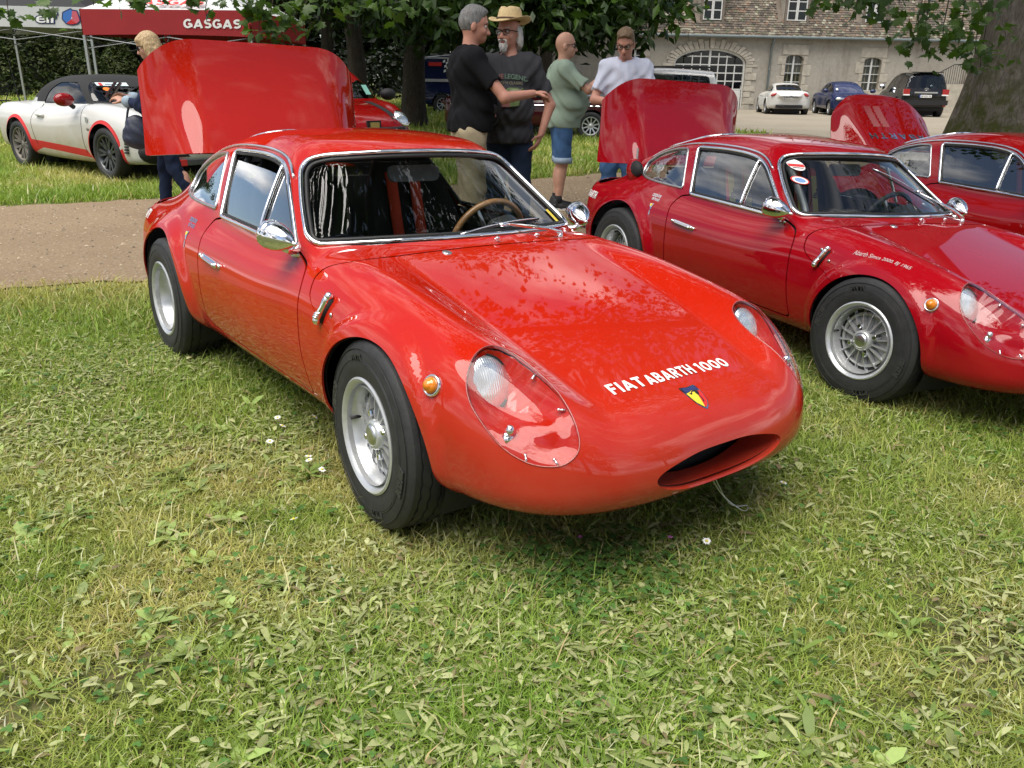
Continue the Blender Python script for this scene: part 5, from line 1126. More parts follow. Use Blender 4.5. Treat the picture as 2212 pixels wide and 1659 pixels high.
def sprays(name, specs, root, seed, size=.155):
    """hanging maple sprays: pixel-sized clusters given at a real distance, as (u, v, Y, spread_m, n)"""
    r = np.random.default_rng(seed); o = np.array(root.location)
    for u, v, Y, sp, n in specs:
        c = at(u, v, Y)-o; P = c+r.normal(0, 1, (n, 3))*np.array([sp, sp*.8, sp*.45])
        b = MB(); top = c+np.array([.1, .25, .45]); b.tube(open_curve([top+np.array([.2, .5, .15]), top, c+np.array([0, .05, .12]), c-np.array([0, 0, sp*.4])], 4), [.012]*4+[.008]*4+[.005]*5, 5); b.build('twig', M_bark_d, root, True)
        for q in P:
            nr = Vector((0, -.38, .06))+Vector(r.normal(0, .55, 3))+Vector((0, 0, .55)); nr.normalize(); d = Vector(r.normal(0, 1, 3))+Vector((0, -.56, -1.02)); d -= nr*d.dot(nr); d.normalize(); w = nr.cross(d); s_ = size*r.uniform(.65, 1.35)
            l = link('leaf', LEAFM[r.integers(len(LEAFM))], root); l.matrix_basis = Matrix(((w.x*s_, d.x*s_, nr.x*s_, q[0]), (w.y*s_, d.y*s_, nr.y*s_, q[1]), (w.z*s_, d.z*s_, nr.z*s_, q[2]), (0, 0, 0, 1)))
LEAFM = []
for k in range(9):
    rr = np.random.default_rng(k); M0 = MAPLE*np.array([.9, .9])*rr.uniform(.92, 1.08, MAPLE.shape); V_ = np.vstack([[[0, .10, .0]], np.c_[M0[:, 0], M0[:, 1]-.3, -.25*np.abs(M0[:, 0])-.12*M0[:, 1]**2]]); V_[0, 1] = .02
    me = mesh('leaf', V_, [(0, 1+i, 1+(i+1) % 20) for i in range(20)], M_leaf_near, True); tt = rr.random(); set_col(me, np.array([np.array([.022, .052, .008])*(1-tt)+np.array([.085, .160, .022])*tt]), 21); LEAFM.append(me)
sprays('leaf_spray', [(2085, 20, 11.6, .40, 70), (2040, 70, 11.4, .30, 36), (2110, 95, 11.8, .26, 36), (2120, 135, 11.9, .16, 22), (1995, 95, 11.2, .22, 20), (1985, 60, 11.2, .22, 16), (2000, 10, 11.0, .32, 30), (1945, -10, 10.8, .24, 16), (1880, -4, 10.6, .18, 12), (1830, 4, 10.5, .14, 10), (1772, 0, 10.4, .14, 9), (1900, 25, 10.6, .12, 7), (1850, 35, 10.6, .10, 5)], mt, 41)
# a second maple standing just left of the picture, its low sprays hanging before the tents and the wood
p2 = (-7.5, 22.5); m2 = empty('overhanging_maple', (p2[0], p2[1], G(*p2)), 0, 'maple behind the tents whose leaf sprays hang before the tents and dark wood', 'tree')
link('trunk', trunk_mesh('trunk', [(0, 0, -.3), (0, 0, 1.5), (.2, 0, 3.5), (.5, -.2, 6.5)], [.42, .36, .32, .22], M_bark_d, [([(.2, 0, 4.2), (1.2, -3.0, 5.6), (2.4, -6.6, 5.6), (3.0, -10.0, 4.8)], [.2, .15, .09, .03])], flare=.5), m2)
link('crown', crown_mesh('crown', [((0, 0, 8.6), (4.5, 4.5, 3.2)), ((1.6, -4.4, 7.6), (3.2, 2.8, 1.5)), ((2.6, -8.6, 6.8), (2.4, 2.4, .9))], 12, .19, DIAM, GR0, GR1, M_leaf, 33, .4, 8), m2)
sprays('leaf_spray', [(292, 2, 10.8, .10, 9), (310, 12, 10.8, .06, 4), (345, -8, 10.8, .16, 10), (425, 6, 10.8, .12, 12), (445, 30, 10.9, .05, 4), (500, -8, 10.8, .16, 16), (556, 14, 10.9, .13, 18), (585, 40, 11.0, .20, 26), (560, 66, 11.2, .16, 16), (610, 75, 11.2, .12, 12), (640, 20, 11.0, .20, 22), (655, 52, 11.2, .14, 14), (700, 5, 11.2, .26, 26), (760, -2, 11.4, .26, 24), (840, 2, 11.4, .24, 20), (870, 22, 11.4, .10, 6), (200, -4, 10.8, .2, 10), (15, 10, 10.2, .3, 24)], m2, 42, .15)
# trees across the lawn behind the photographer (seen as reflections in the paint)
for i_, (x, y, k, rz, s) in enumerate(((-22, -30, 0, 0, 1.1), (-5, -44, 1, 2, 1.2), (12, -40, 0, 1, 1.2), (28, -28, 1, 4, 1.2), (-24, -4, 0, 3, 1.1), (25, -6, 1, 2.5, 1.2), (5.2, -7.5, 0, .7, 1.15))):
    tree('broadleaf_tree', (x, y, G(x, y)), TM[k], CR[k], ('broadleaf tree across the lawn reflected in the red paint, '+('far behind on the left', 'straight behind', 'behind on the right', 'far behind on the right', 'beyond the left edge', 'beyond the right edge', 'close behind on the right')[i_]), 'trees reflected in the paint', rz, s)
# ---------------------------------------------------------------- the stone barn across the yard
WA = R_(6.5); WO = np.array([8.0, 45.2, 0.0]); WE = np.array([math.cos(WA), math.sin(WA), 0]); WN = np.array([math.sin(WA), -math.cos(WA), 0])   # WN points to the yard
def wall_sz(u, v):
    """pixel -> (distance along the wall, height) on the wall face"""
    d = ray(u, v); o = np.array([0, 0, CH]); t = ((WO-o)@WN)/(d@WN); p = o+d*t; return float((p-WO)@WE), float(p[2])
ZG = G(14, 45)
barn = empty('barn', tuple(WO+np.array([0, 0, ZG])), WA, 'long stone barn with mossy tiled roof, dormers and an arched door', 'building')
def BW(s, d, z): return (s, -d, z-ZG)      # barn space: x along the wall, -y towards the yard
m, t, b = new_mat('old_render'); b.inputs['Roughness'].default_value = .95
n1 = noise(t, .55, 7, .65); n2 = noise(t, 5, 8, .7); tcx = nd(t, 'ShaderNodeTexCoord'); mp_ = nd(t, 'ShaderNodeMapping'); mp_.inputs['Scale'].default_value = (1.3, 1, .22); t.links.new(tcx.outputs['Object'], mp_.inputs['Vector']); n3 = noise(t, 1.1, 6, .7, mp_.outputs[0])
c = ramp(t, n1, [(.3, (.27, .245, .20)), (.5, (.36, .335, .285)), (.7, (.42, .40, .345))]); c = mixc(t, ramp(t, n3, [(.52, (0, 0, 0)), (.68, (.75, .75, .75))]), c, (.17, .145, .115)); c = mixc(t, .3, c, ramp(t, n2, [(.3, (.22, .19, .15)), (.7, (.52, .48, .41))]))
t.links.new(c, b.inputs['Base Color']); bump(t, b, n2, .4, .03); M_render = m
M_stone = simple('dressed_stone', (.44, .40, .33), .9, 0, .22, 3.5, .3, 18)
M_joinery = simple('white_joinery', (.66, .66, .63), .5, 0, .05, 5)
M_curtain = simple('cream_curtain', (.50, .44, .28), .9, 0, .1, 4)
M_lead = simple('lead_gutter', (.16, .19, .19), .45, .4, .15, 4)
M_oldwood = simple('weathered_wood', (.17, .14, .11), .8, 0, .2, 5)
M_tile = attr_mat('roof_tile', .9, var=.35, vs=9)
S0, S1 = -8.0, 17.6; EAVE = wall_sz(1700, 80)[1]
# openings as holes in the wall: build the wall from a clipped sheet
wv = np.array([(s, 0, z) for z in np.linspace(ZG-.3, EAVE+.1, 40) for s in np.linspace(S0, S1, 200)]); i = np.arange(39)[:, None]*200; j = np.arange(199)[None]
wf = [tuple(q) for q in np.stack([i+j, i+j+1, i+200+j+1, i+200+j], -1).reshape(-1, 4).tolist()]
aL, aZ = wall_sz(1456, 136); aR, _ = wall_sz(1612, 134); aT = wall_sz(1535, 104)[1]; aC = (aL+aR)/2; aH = (aR-aL)/2
def arch_poly(c, h, z0, zs, zt, n=18):
    return np.array([(c-h, z0), (c+h, z0)]+[(c+h*math.cos(a), zs+(zt-zs)*math.sin(a)) for a in np.linspace(0, math.pi, n)])
ARCH = arch_poly(aC, aH, ZG-.1, aZ, aT)
def win_rect(u0, u1, v0, v1): s0, z1 = wall_sz(u0, v0); s1, _ = wall_sz(u1, v0); _, z0 = wall_sz((u0+u1)/2, v1); return s0, s1, z0, z1
WINS = [win_rect(1699, 1737, 121, 196), win_rect(1868, 1906, 127, 196), win_rect(1362, 1386, 108, 160)]
def win_poly(w): s0, s1, z0, z1 = w; return arch_poly((s0+s1)/2, (s1-s0)/2, z0, z1-.10, z1+.06, 8)
wm = (wv, np.tile([0, -1., 0], (len(wv), 1)), wf)
for po in [ARCH]+[win_poly(w) for w in WINS]: _, wm = cut(wm, sdf2(wm[0][:, [0, 2]], po))
V, N, F = wm; V, N, F = solidify((V, N, F), .35); V = V-np.array([0, 0, ZG]); obj('wall', V, F, M_render, barn, False)
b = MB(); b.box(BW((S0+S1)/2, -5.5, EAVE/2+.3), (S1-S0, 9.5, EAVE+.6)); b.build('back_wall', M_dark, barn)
def stone(s0, s1, z0, z1, d=.05, dep=.20, name='stone', mat=None, r=random):
    bb = MB(); j = lambda: r.uniform(-.012, .012); d += r.uniform(-.012, .018)
    P = [(s0+j(), z0+j()), (s1+j(), z0+j()), (s1+j(), z1+j()), (s0+j(), z1+j())]
    bb.add([BW(p[0], -dep, p[1]) for p in P]+[BW(p[0], d-.012, p[1]) for p in P]+[BW(p[0]*.94+.06*(s0+s1)/2, d, p[1]*.94+.06*(z0+z1)/2) for p in P], [(0, 1, 5, 4), (1, 2, 6, 5), (2, 3, 7, 6), (3, 0, 4, 7), (4, 5, 9, 8), (5, 6, 10, 9), (6, 7, 11, 10), (7, 4, 8, 11), (8, 9, 10, 11)]); return bb.build(name, mat or M_stone, barn)
# voussoirs, keystone and jamb quoins of the arched door
nv = 23
for k in range(nv):
    a0, a1 = math.pi*k/nv, math.pi*(k+1)/nv; am = (a0+a1)/2; g = .012; ln = .36+(.10 if k % 2 else 0)
    e = lambda a, o: (aC+(aH+o)*math.cos(a), aZ+(aT-aZ+o)*math.sin(a)); key = k == nv//2
    P = [e(a0+g, .0), e(a1-g, .0), e(a1-g, ln+(.18 if key else 0)), e(a0+g, ln+(.18 if key else 0))]; d = .05+random.uniform(-.01, .02)+(.06 if key else 0)
    bb = MB(); bb.add([BW(p[0], -.2, p[1]) for p in P]+[BW(p[0], d, p[1]) for p in P], [(0, 1, 5, 4), (1, 2, 6, 5), (2, 3, 7, 6), (3, 0, 4, 7), (4, 5, 6, 7)]); bb.build('keystone' if key else 'voussoir', M_stone, barn)
z = ZG; k = 0
while z < aZ-.05:
    h = random.uniform(.26, .36); h = min(h, aZ-z)
    stone(aR, aR+(.62 if k % 2 else .36), z+.01, z+h-.01); stone(aL-(.62 if k % 2 else .36), aL, z+.01, z+h-.01); z += h; k += 1
# glazed double door
def pane_grid(po, s0, s1, z0, z1, nx, nz, dep, par, bar=.05, mat=M_pane, back=None):
    """glazing bars and one pane per light, clipped to the opening"""
    fr = MB()
    for q in range(nx+1): s = s0+(s1-s0)*q/nx; fr.box(BW(s, -dep, (z0+z1)/2), (bar, .06, z1-z0))
    for q in range(nz+1): zz = z0+(z1-z0)*q/nz; fr.box(BW((s0+s1)/2, -dep+.003, zz), (s1-s0, .055, bar))
    V, N, F = np.array(fr.v), np.zeros((len(fr.v), 3)), fr.f
    if po is not None: (V, N, F), _ = cut((V, N, F), sdf2(np.stack([V[:, 0], V[:, 2]+ZG], 1), po))
    o = obj('frame', V, F, M_joinery, par, False)
    for a in range(nx):
        for c_ in range(nz):
            x0, x1 = s0+(s1-s0)*a/nx+bar/2, s0+(s1-s0)*(a+1)/nx-bar/2; y0, y1 = z0+(z1-z0)*c_/nz+bar/2, z0+(z1-z0)*(c_+1)/nz-bar/2
            V = np.array([BW(x0, -dep-.01, y0), BW(x1, -dep-.01, y0), BW(x1, -dep-.01, y1), BW(x0, -dep-.01, y1)]); m_ = (V, np.zeros((4, 3)), [(0, 1, 2, 3)])
            if po is not None:
                n = 6; u_, w_ = np.meshgrid(np.linspace(x0, x1, n), np.linspace(y0, y1, n)); V = np.stack([u_.ravel(), np.full(n*n, dep+.01), w_.ravel()-ZG], 1); ii = np.arange(n-1)[:, None]*n; jj = np.arange(n-1)[None]
                m_ = (V, np.zeros((n*n, 3)), [tuple(q) for q in np.stack([ii+jj, ii+jj+1, ii+n+jj+1, ii+n+jj], -1).reshape(-1, 4).tolist()]); m_, _ = cut(m_, sdf2(np.stack([V[:, 0], V[:, 2]+ZG], 1), po))
                if not m_[2]: continue
            obj('pane', m_[0], m_[2], mat, par, False)
    return o
door = bpy.data.objects.new('arched_door', None); COL.objects.link(door); door.parent = barn
pin = shrink(ARCH, .10); zm = ZG+1.02
pane_grid(pin, aL+.10, aC-.03, zm, aT, 4, 5, .16, door, .055); pane_grid(pin, aC+.03, aR-.10, zm, aT, 4, 5, .16, door, .055)
bb = MB(); n = len(ARCH); bb.add([BW(p[0], -.10, p[1]) for p in ARCH]+[BW(p[0], -.10, p[1]) for p in pin]+[BW(p[0], -.22, p[1]) for p in pin], [(i, (i+1) % n, n+(i+1) % n, n+i) for i in range(n)]+[(n+i, n+(i+1) % n, 2*n+(i+1) % n, 2*n+i) for i in range(n)]); bb.box(BW(aC, -.135, (zm+aT)/2), (.10, .06, aT-zm)); bb.build('door_frame', M_joinery, door)
for s0, s1 in ((aL+.10, aC-.01), (aC+.01, aR-.10)):
    bb = MB(); bb.box(BW((s0+s1)/2, -.17, (ZG+zm)/2), (s1-s0, .06, zm-ZG))
    for q in range(3): w = (s1-s0)/3; bb.box(BW(s0+w*(q+.5), -.135, (ZG+zm)/2+.02), (w-.16, .03, zm-ZG-.28))
    bb.build('door_panel', M_joinery, door)
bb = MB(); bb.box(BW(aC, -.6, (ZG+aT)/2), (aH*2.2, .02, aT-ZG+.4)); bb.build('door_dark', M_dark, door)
# ground-floor windows with stone surrounds and drawn curtains
for wi, w in enumerate(WINS):
    s0, s1, z0, z1 = w; wd = bpy.data.objects.new('window', None); COL.objects.link(wd); wd.parent = barn; po = win_poly(w); mid = (s0+s1)/2
    pane_grid(po, s0+.03, mid-.02, z0, z1+.06, 2, 4, .16, wd, .035, M_pane); pane_grid(po, mid+.02, s1-.03, z0, z1+.06, 2, 4, .16, wd, .035, M_pane)
    bb = MB(); bb.box(BW(mid, -.15, (z0+z1)/2), (.09, .05, z1-z0+.04)); bb.build('mullion', M_joinery, wd)
    bb = MB(); bb.box(BW(mid, -.24, (z0+z1)/2), (s1-s0+.1, .01, z1-z0+.2)); bb.build('curtain', M_curtain if wi < 2 else M_dark, wd)
    stone(s0-.22, s1+.22, z1+.07, z1+.55, .03); stone(s0-.25, s1+.25, z0-.20, z0-.01, .06)
    z = z0; k = wi
    while z < z1-.02:
        h = min(random.choice((.30, .42, .55)), z1-z); stone(s0-(.44 if k % 2 else .20), s0, z+.008, z+h-.008, .03); stone(s1, s1+(.20 if k % 2 else .44), z+.008, z+h-.008, .03); z += h; k += 1
# roof: boards under, tiles on top
RT = R_(58); tdir = np.array([0, math.cos(RT), math.sin(RT)]); tn = np.array([0, -math.sin(RT), math.cos(RT)]); E0 = np.array([0, -.28, EAVE-ZG-.02])
rl = 5.4; bb = MB(); A = [E0+np.array([s, 0, 0])+tdir*l+tn*-.03 for l, s in ((0, S0), (0, S1), (rl, S1), (rl, S0))]; bb.add(A+[p-tn*.1 for p in A], [(0, 1, 2, 3), (4, 7, 6, 5), (0, 4, 5, 1), (1, 5, 6, 2), (2, 6, 7, 3), (3, 7, 4, 0)]); top = E0+tdir*rl
bb.add([(S0, top[1], top[2]), (S1, top[1], top[2]), (S1, top[1]+5, top[2]+2.2), (S0, top[1]+5, top[2]+2.2)], [(0, 1, 2, 3)]); bb.build('roof', M_oldwood, barn)
DORM = []
for (u0, u1, v1) in ((1519, 1561, 42), (1701, 1745, 44), (1871, 1911, 48)):
    a = wall_sz(u0, v1); c_ = wall_sz(u1, v1); DORM.append((a[0], c_[0], a[1]))
cell = (.165, .135); cols = int((S1-S0)/cell[0]); rows = int(rl/cell[1]); T = []; r = np.random.default_rng(9)
for i in range(rows):
    for j in range(cols):
        s = S0+(j+.5+.5*(i % 2))*cell[0]+r.normal(0, .006); l = i*cell[1]+r.normal(0, .007)
        zz = E0[2]+ZG+l*math.sin(RT)
        if any(d0-.42 < s < d1+.16 and zz > d2-.10 for d0, d1, d2 in DORM): continue
        T.append((s, l))
pal = np.array([(.150, .125, .100), (.19, .155, .12), (.11, .095, .08), (.24, .19, .14), (.30, .29, .22), (.20, .13, .09), (.13, .13, .085)])
def tile_V(s, l, rr): w = cell[0]*.47; tl = rr.normal(0, .02); th = .022; c0 = E0+np.array([s, 0, 0])+tdir*l; a = tdir*cell[1]*1.25; ex = np.array([1, 0, 0]); up = tn*(.026+rr.uniform(0, .014)); return [c0-ex*w+up+tdir*tl*.3, c0+ex*w+up-tdir*tl*.3, c0+a+ex*w, c0+a-ex*w, c0-ex*w+up-tn*th, c0+ex*w+up-tn*th]
TF = [(0, 1, 2, 3), (4, 5, 1, 0), (4, 0, 3), (1, 5, 2)]
vis = sorted(T, key=lambda q: (q[1], abs(q[0]-9)))
vis = [q for q in vis if -1 < q[0] < 16.5][:300]; vs_ = set(vis); tcol = lambda: pal[r.choice(7, p=[.28, .24, .16, .10, .09, .06, .07])]*r.uniform(.75, 1.25)
VV, FF, CC = [], [], []
for q in T:
    if q in vs_: continue
    b0 = len(VV); VV += tile_V(q[0], q[1], r); FF += [tuple(b0+k for k in f) for f in TF]; CC += [tcol()]
me = mesh('roof_tiles', VV, FF, M_tile, False); set_col(me, np.array(CC), 6); tag(link('roof_tiles', me, barn), kind='stuff')
tmv = []
for k in range(12):
    me = mesh('roof_tile', np.array(tile_V(0, 0, r))-E0, TF, M_tile, False); set_col(me, np.array([tcol()]), 6); tmv.append(me)
for k, q in enumerate(vis):
    o = link('roof_tile', tmv[r.integers(12)], barn); o.location = tuple(E0+np.array([q[0], 0, 0])+tdir*q[1])
b = MB(); gp = [(s, E0[1]-.10, E0[2]-.02+.0*s) for s in np.linspace(S0, S1, 12)]; b.tube(gp, .075, 10); b.build('gutter', M_lead, barn, True)
ps, pz = wall_sz(1667, 86); b = MB(); b.tube([(ps, -.36, EAVE-ZG-.1), (ps, -.30, EAVE-ZG-.25), (ps, -.12, EAVE-ZG-.5), (ps, -.12, 1.5), (ps, -.12, .0)], .055, 10)
for zz in (.8, 2.0, 3.2): b.lathe([(.055, -.03), (.068, -.03), (.068, .03), (.055, .03)], 10, (ps, -.12, zz))
b.build('drainpipe', M_lead, barn, True)
# dormers: casement of two leaves, three lights high, wooden frame, plastered cheeks
for d0, d1, d2 in DORM:
    dm = bpy.data.objects.new('dormer', None); COL.objects.link(dm); dm.parent = barn; h = 1.35; l0 = (d2-E0[2]-ZG)/math.sin(RT); yb = E0[1]+tdir[1]*l0; z0 = d2-ZG; mid = (d0+d1)/2
    b = MB()
    for s0, s1, za, zb in ((d0-.10, d0, z0-.10, z0+h), (d1, d1+.10, z0-.10, z0+h), (d0-.16, d1+.16, z0-.18, z0-.08), (d0-.14, d1+.14, z0+h, z0+h+.14)): b.box(((s0+s1)/2, yb-.03, (za+zb)/2), (s1-s0, .12, zb-za))
    b.build('dormer_frame', M_oldwood, dm)
    b = MB()
    for s0, s1 in ((d0+.02, mid-.005), (mid+.005, d1-.02)):
        for q in (0, 1): b.box((s0+.03 if q == 0 else s1-.03, yb-.035, z0+h/2), (.06, .05, h))
        for q in range(4): b.box(((s0+s1)/2, yb-.033, z0+.03+(h-.06)*q/3), (s1-s0-.10, .045, .045))
    b.build('casement', M_joinery, dm)
    for s0, s1 in ((d0+.08, mid-.065), (mid+.065, d1-.08)):
        for q in range(3): b = MB(); b.box(((s0+s1)/2, yb-.03, z0+.03+(h-.06)*(q+.5)/3), (s1-s0, .006, (h-.06)/3-.05)); b.build('pane', M_pane, dm)
    for s in (d0-.105, d1+.105):
        b = MB(); yy = yb+h/math.tan(RT); b.add([(s, yb, z0-.1), (s, yy+.2, z0+h+.1), (s, yb, z0+h+.1)], [(0, 1, 2)]); b.build('cheek', M_render, dm)
    b = MB(); b.add([(d0-.3, yb-.2, z0+h+.1), (d1+.3, yb-.2, z0+h+.1), (d1+.3, yb+2, z0+h+.5), (mid, yb+2, z0+h+1.0), (mid, yb-.2, z0+h+.65), (d0-.3, yb+2, z0+h+.5)], [(0, 1, 4), (1, 2, 3, 4), (0, 4, 3, 5)]); b.build('dormer_roof', M_oldwood, dm)
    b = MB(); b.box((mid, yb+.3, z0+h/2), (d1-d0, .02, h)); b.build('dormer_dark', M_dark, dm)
# wing at the right end with its own eave, seen past the trunk
wx = S1; b = MB(); b.box((wx+4.2, -3.0, EAVE/2-.2), (8, 9.0, EAVE)); b.build('side_wing', M_render, barn)
b = MB(); b.add([(wx-.2, -7.9, EAVE-.25), (wx-.2, 4, EAVE-.25), (wx+4.2, 4, EAVE+3.6), (wx+4.2, -7.9, EAVE+3.6), (wx+8.6, 4, EAVE-.25), (wx+8.6, -7.9, EAVE-.25)], [(0, 3, 2, 1), (3, 5, 4, 2), (0, 5, 3)]); b.build('side_wing_roof', M_oldwood, barn)
# outside stair with iron railing
sx0, sz0 = wall_sz(1918, 204); sx1, sz1 = wall_sz(2032, 140); top_z = sz1-.95; ns_ = 11; e = empty('outside_stair', tuple(WO+WE*sx0+WN*.75+np.array([0, 0, ZG])), WA, 'stone stair with thin iron railing climbing the barn wall behind the black off-roader', 'stair')
for k in range(ns_): b = MB(); xx = (sx1-sx0)*(k+.5)/ns_; hh = (top_z-ZG)*(k+1)/ns_; b.box((xx, 0, hh/2), ((sx1-sx0)/ns_+.0, 1.1-.002*k, hh)); b.build('step', M_stone, e)
b = MB(); b.box((sx1-sx0+1.1, 0, (top_z-ZG)/2), (2.2, 1.1, top_z-ZG)); b.build('landing', M_stone, e)
b = MB(); b.tube([(0, -.5, .95), (sx1-sx0, -.5, top_z-ZG+.95), (sx1-sx0+2.1, -.5, top_z-ZG+.95)], .022, 6); b.build('handrail', M_dark, e)
for k in range(2*ns_+10): xx = (sx1-sx0)*(k+.5)/(2*ns_); zz = (top_z-ZG)*min(1, xx/(sx1-sx0)); b = MB(); b.tube([(xx, -.5, zz), (xx, -.5, zz+.95)], .012, 5); b.build('baluster', M_dark, e)
# little monument: coursed stone bench with a carved headstone
ms, mz_ = wall_sz(1779, 210); me_ = empty('stone_monument', tuple(WO+WE*ms+WN*.45+np.array([0, 0, ZG])), WA, 'carved headstone standing on a low coursed stone plinth against the barn', 'monument')
mw = wall_sz(1806, 215)[0]-wall_sz(1752, 215)[0]
for k in range(4):
    nq = 5+k % 2
    for q in range(nq): b = MB(); b.box((-mw/2+mw*(q+.5)/nq, random.uniform(-.01, .01), .09+k*.135), (mw/nq-.015, .5, .125)); b.build('stone', M_stone, me_)
b = MB(); b.box((0, 0, .64), (mw+.16, .62, .10)); b.box((-mw/2+.15, 0, .75), (.3, .4, .12)); b.build('plinth_slab', M_stone, me_)
hp_ = rounded_poly([(-.27, .70), (.27, .70), (.27, 1.18), (.20, 1.22), (.16, 1.36), (0, 1.42), (-.16, 1.36), (-.20, 1.22), (-.27, 1.18)], .02, 2); b = MB(); b.prism([(p[0]+.18, p[1]) for p in hp_], -.08, .08, Matrix.Rotation(R_(90), 3, 'X')); b.build('headstone', M_stone, me_)
# ---------------------------------------------------------------- the other vehicles
def road_wheel(R, r, w, spokes, mat, twist=.0, split=True, name='wheel'):
    """simple tyre and a rim of split spokes, axle along y, outer face to -y"""
    b = MB(); b.lathe([(r, -w*.42), (r+.012, -w*.5), (R-.035, -w*.52), (R-.010, -w*.46), (R, -w*.36), (R, w*.36), (R-.01, w*.46), (r, w*.5)], 40, axis='y'); P = [('tyre', mesh('tyre', b.v, b.f, M_rubber))]
    b = MB(); b.lathe([(r+.008, -w*.44), (r-.004, -w*.46), (r-.018, -w*.42), (r-.022, w*.4)], 40, axis='y'); P.append(('rim', mesh('rim', b.v, b.f, mat)))
    b = MB(); b.lathe([(.0005, -w*.30), (.06, -w*.28), (.07, -w*.2), (.0005, -w*.18)], 20, axis='y'); P.append(('hub', mesh('hub', b.v, b.f, mat)))
    b = MB(); y = -w*.30
    for sg in ((-1, 1) if split else (0,)):
        a = sg*.20; b.add([(-.016, y, .05), (.016, y, .05), ((r-.01)*math.sin(a)+.013, y-.02, (r-.01)*math.cos(a)), ((r-.01)*math.sin(a)-.013, y-.02, (r-.01)*math.cos(a)), (-.016, y+.04, .05), (.016, y+.04, .05), ((r-.01)*math.sin(a)+.013, y+.02, (r-.01)*math.cos(a)), ((r-.01)*math.sin(a)-.013, y+.02, (r-.01)*math.cos(a))], [(3, 2, 1, 0), (0, 1, 5, 4), (1, 2, 6, 5), (3, 0, 4, 7)])
    me = mesh('spoke', b.v, b.f, mat, False)
    for k in range(spokes): P.append(('spoke', me, 2*math.pi*k/spokes))
    b = MB(); b.lathe([(.0005, -.0), (r-.03, -.0), (r-.03, .02)], 24, axis='y'); P.append(('brake_disc', mesh('brake_disc', b.v, b.f, M_dark)))
    return P
def base_form(L0, L1, Wd, hood, belt, roof, **k):
    d = dict(S_W=[(L0, Wd*.95), (L0*.6, Wd), (0, Wd*.995), (L1*.6, Wd), (L1, Wd*.95)], S_HC=hood, S_FH=[(L0, 0), (0, 0), (L1*.45, .02), (L1*.75, .035), (L1, 0)], S_YF=[(L0, Wd-.18), (L1, Wd-.20)], S_YB=belt, S_RC=roof, zm=.52, au=.22, ad=.5, kj=(.04, .04), yn=Wd*.8)
    d.update(k); return CarForm(**d)
def make_car(name, label, form, pm, M, wb, WRr, half, wheels, sides, ws, rw=None, arch_r=None, fine=(150, 24, 180), group=None, roofmat=None, roof_z=None, zc=(.5, .45), lower=None, cut_parts=(), gm=None):
    """body from a form; sides = window outlines (x,z); ws / rw = screen outlines (y,z); cut_parts = (name, function, material)"""
    r = empty(name, label=label, cat='car', group=group); r.matrix_world = M
    x0, x1 = form.span; V, N, F = form.grid(x0, x1, fine[0], fine[1], fine[2], *zc); m = (V, N, F); gm = gm or M_glass_d
    def fn(g): v = m[0]; return g(v[:, 0], v[:, 1], v[:, 2])
    A_ = lambda nm, q, mt, off=.003: obj(nm, q[0]-q[1]*off, q[2], mt, r, True, q[1]) if len(q[2]) else None
    if ws is not None:
        w_, m = cut(m, fn(lambda x, y, z: np.maximum(sdf2(np.stack([y, z], 1), ws), form.wsx(np.abs(y), z)-x-.07))); A_('windscreen', w_, gm)
    if rw is not None:
        po, xr = rw; w_, m = cut(m, fn(lambda x, y, z: np.maximum(sdf2(np.stack([y, z], 1), po), x-xr))); A_('rear_window', w_, gm)
    for s in (-1, 1):
        for po in sides:
            w_, m = cut(m, fn(lambda x, y, z: np.maximum(sdf2(np.stack([x, z], 1), po), .3-s*y))); A_('side_window', w_, gm, .006)
        for cx in wb:
            _, m = cut(m, fn(lambda x, y, z: np.maximum(np.sqrt((x-cx)**2+(z-WRr)**2)-(arch_r or WRr*1.16), half-.35-s*y)))
    for nm, g, mt in cut_parts:
        w_, m = cut(m, fn(g)); A_(nm, w_, mt, 0)
    if roofmat is not None:
        w_, m = cut(m, fn(roof_z)); A_('soft_top', w_, roofmat, 0)
    V, N, F = m; obj('body', V, F, pm, r, True, N)
    b = MB()
    for cx in wb: b.box((cx, 0, WRr), (WRr*2.1, half*1.2, WRr*1.6))
    b.box((0, 0, .36), (x1-x0+.5, half*1.75, .20)); b.build('underbody', M_dark, r)
    for cx in wb:
        for fl in (False, True): place_wheel(wheels, r, (cx, (half-.11) if fl else -(half-.11), WRr), 0, fl, cx)
    return r
def prints(s, w, h, origin, ex, ey, mat, root, name, bold=.02, block=False, off=0, **k):
    """flat lettering on a flat panel: origin = middle of the line, ex/ey directions"""
    V, F = block_text(s) if block else text_mesh(s, 1, bold, **k); V = V.copy(); V[:, 0] -= (V[:, 0].max()+V[:, 0].min())/2; V[:, 0] *= w/(V[:, 0].max()-V[:, 0].min()); V[:, 1] *= h/V[:, 1].max()
    o, ex, ey = (np.array(q, float) for q in (origin, ex, ey)); n = np.cross(ex, ey); n /= np.linalg.norm(n)
    return obj(name, [o+ex*p[0]+ey*p[1]+n*(off+p[2]*3e-4) for p in V], F, mat, root, False)
def plate(root, c, w, ex, txt, yellow=False, band=True):
    ex = np.array(ex, float); ey = np.array([0, 0, 1.]); n = np.cross(ex, ey); c = np.array(c, float); h = .11
    q = lambda x0, x1, y0, y1, o: [c+ex*a+ey*b_+n*o for a, b_ in ((x0, y0), (x1, y0), (x1, y1), (x0, y1))]
    obj('number_plate', q(-w/2, w/2, -h/2, h/2, .0), [(0, 1, 2, 3)], M_text_w, root, False)
    if band: obj('plate_band', q(-w/2, -w/2+.045, -h/2, h/2, .003), [(0, 1, 2, 3)], M_eu, root, False)
    prints(txt, w*.78, .065, c+ex*.02-ey*.032+n*.004, ex, ey, M_black_print, root, 'plate_characters', .015)
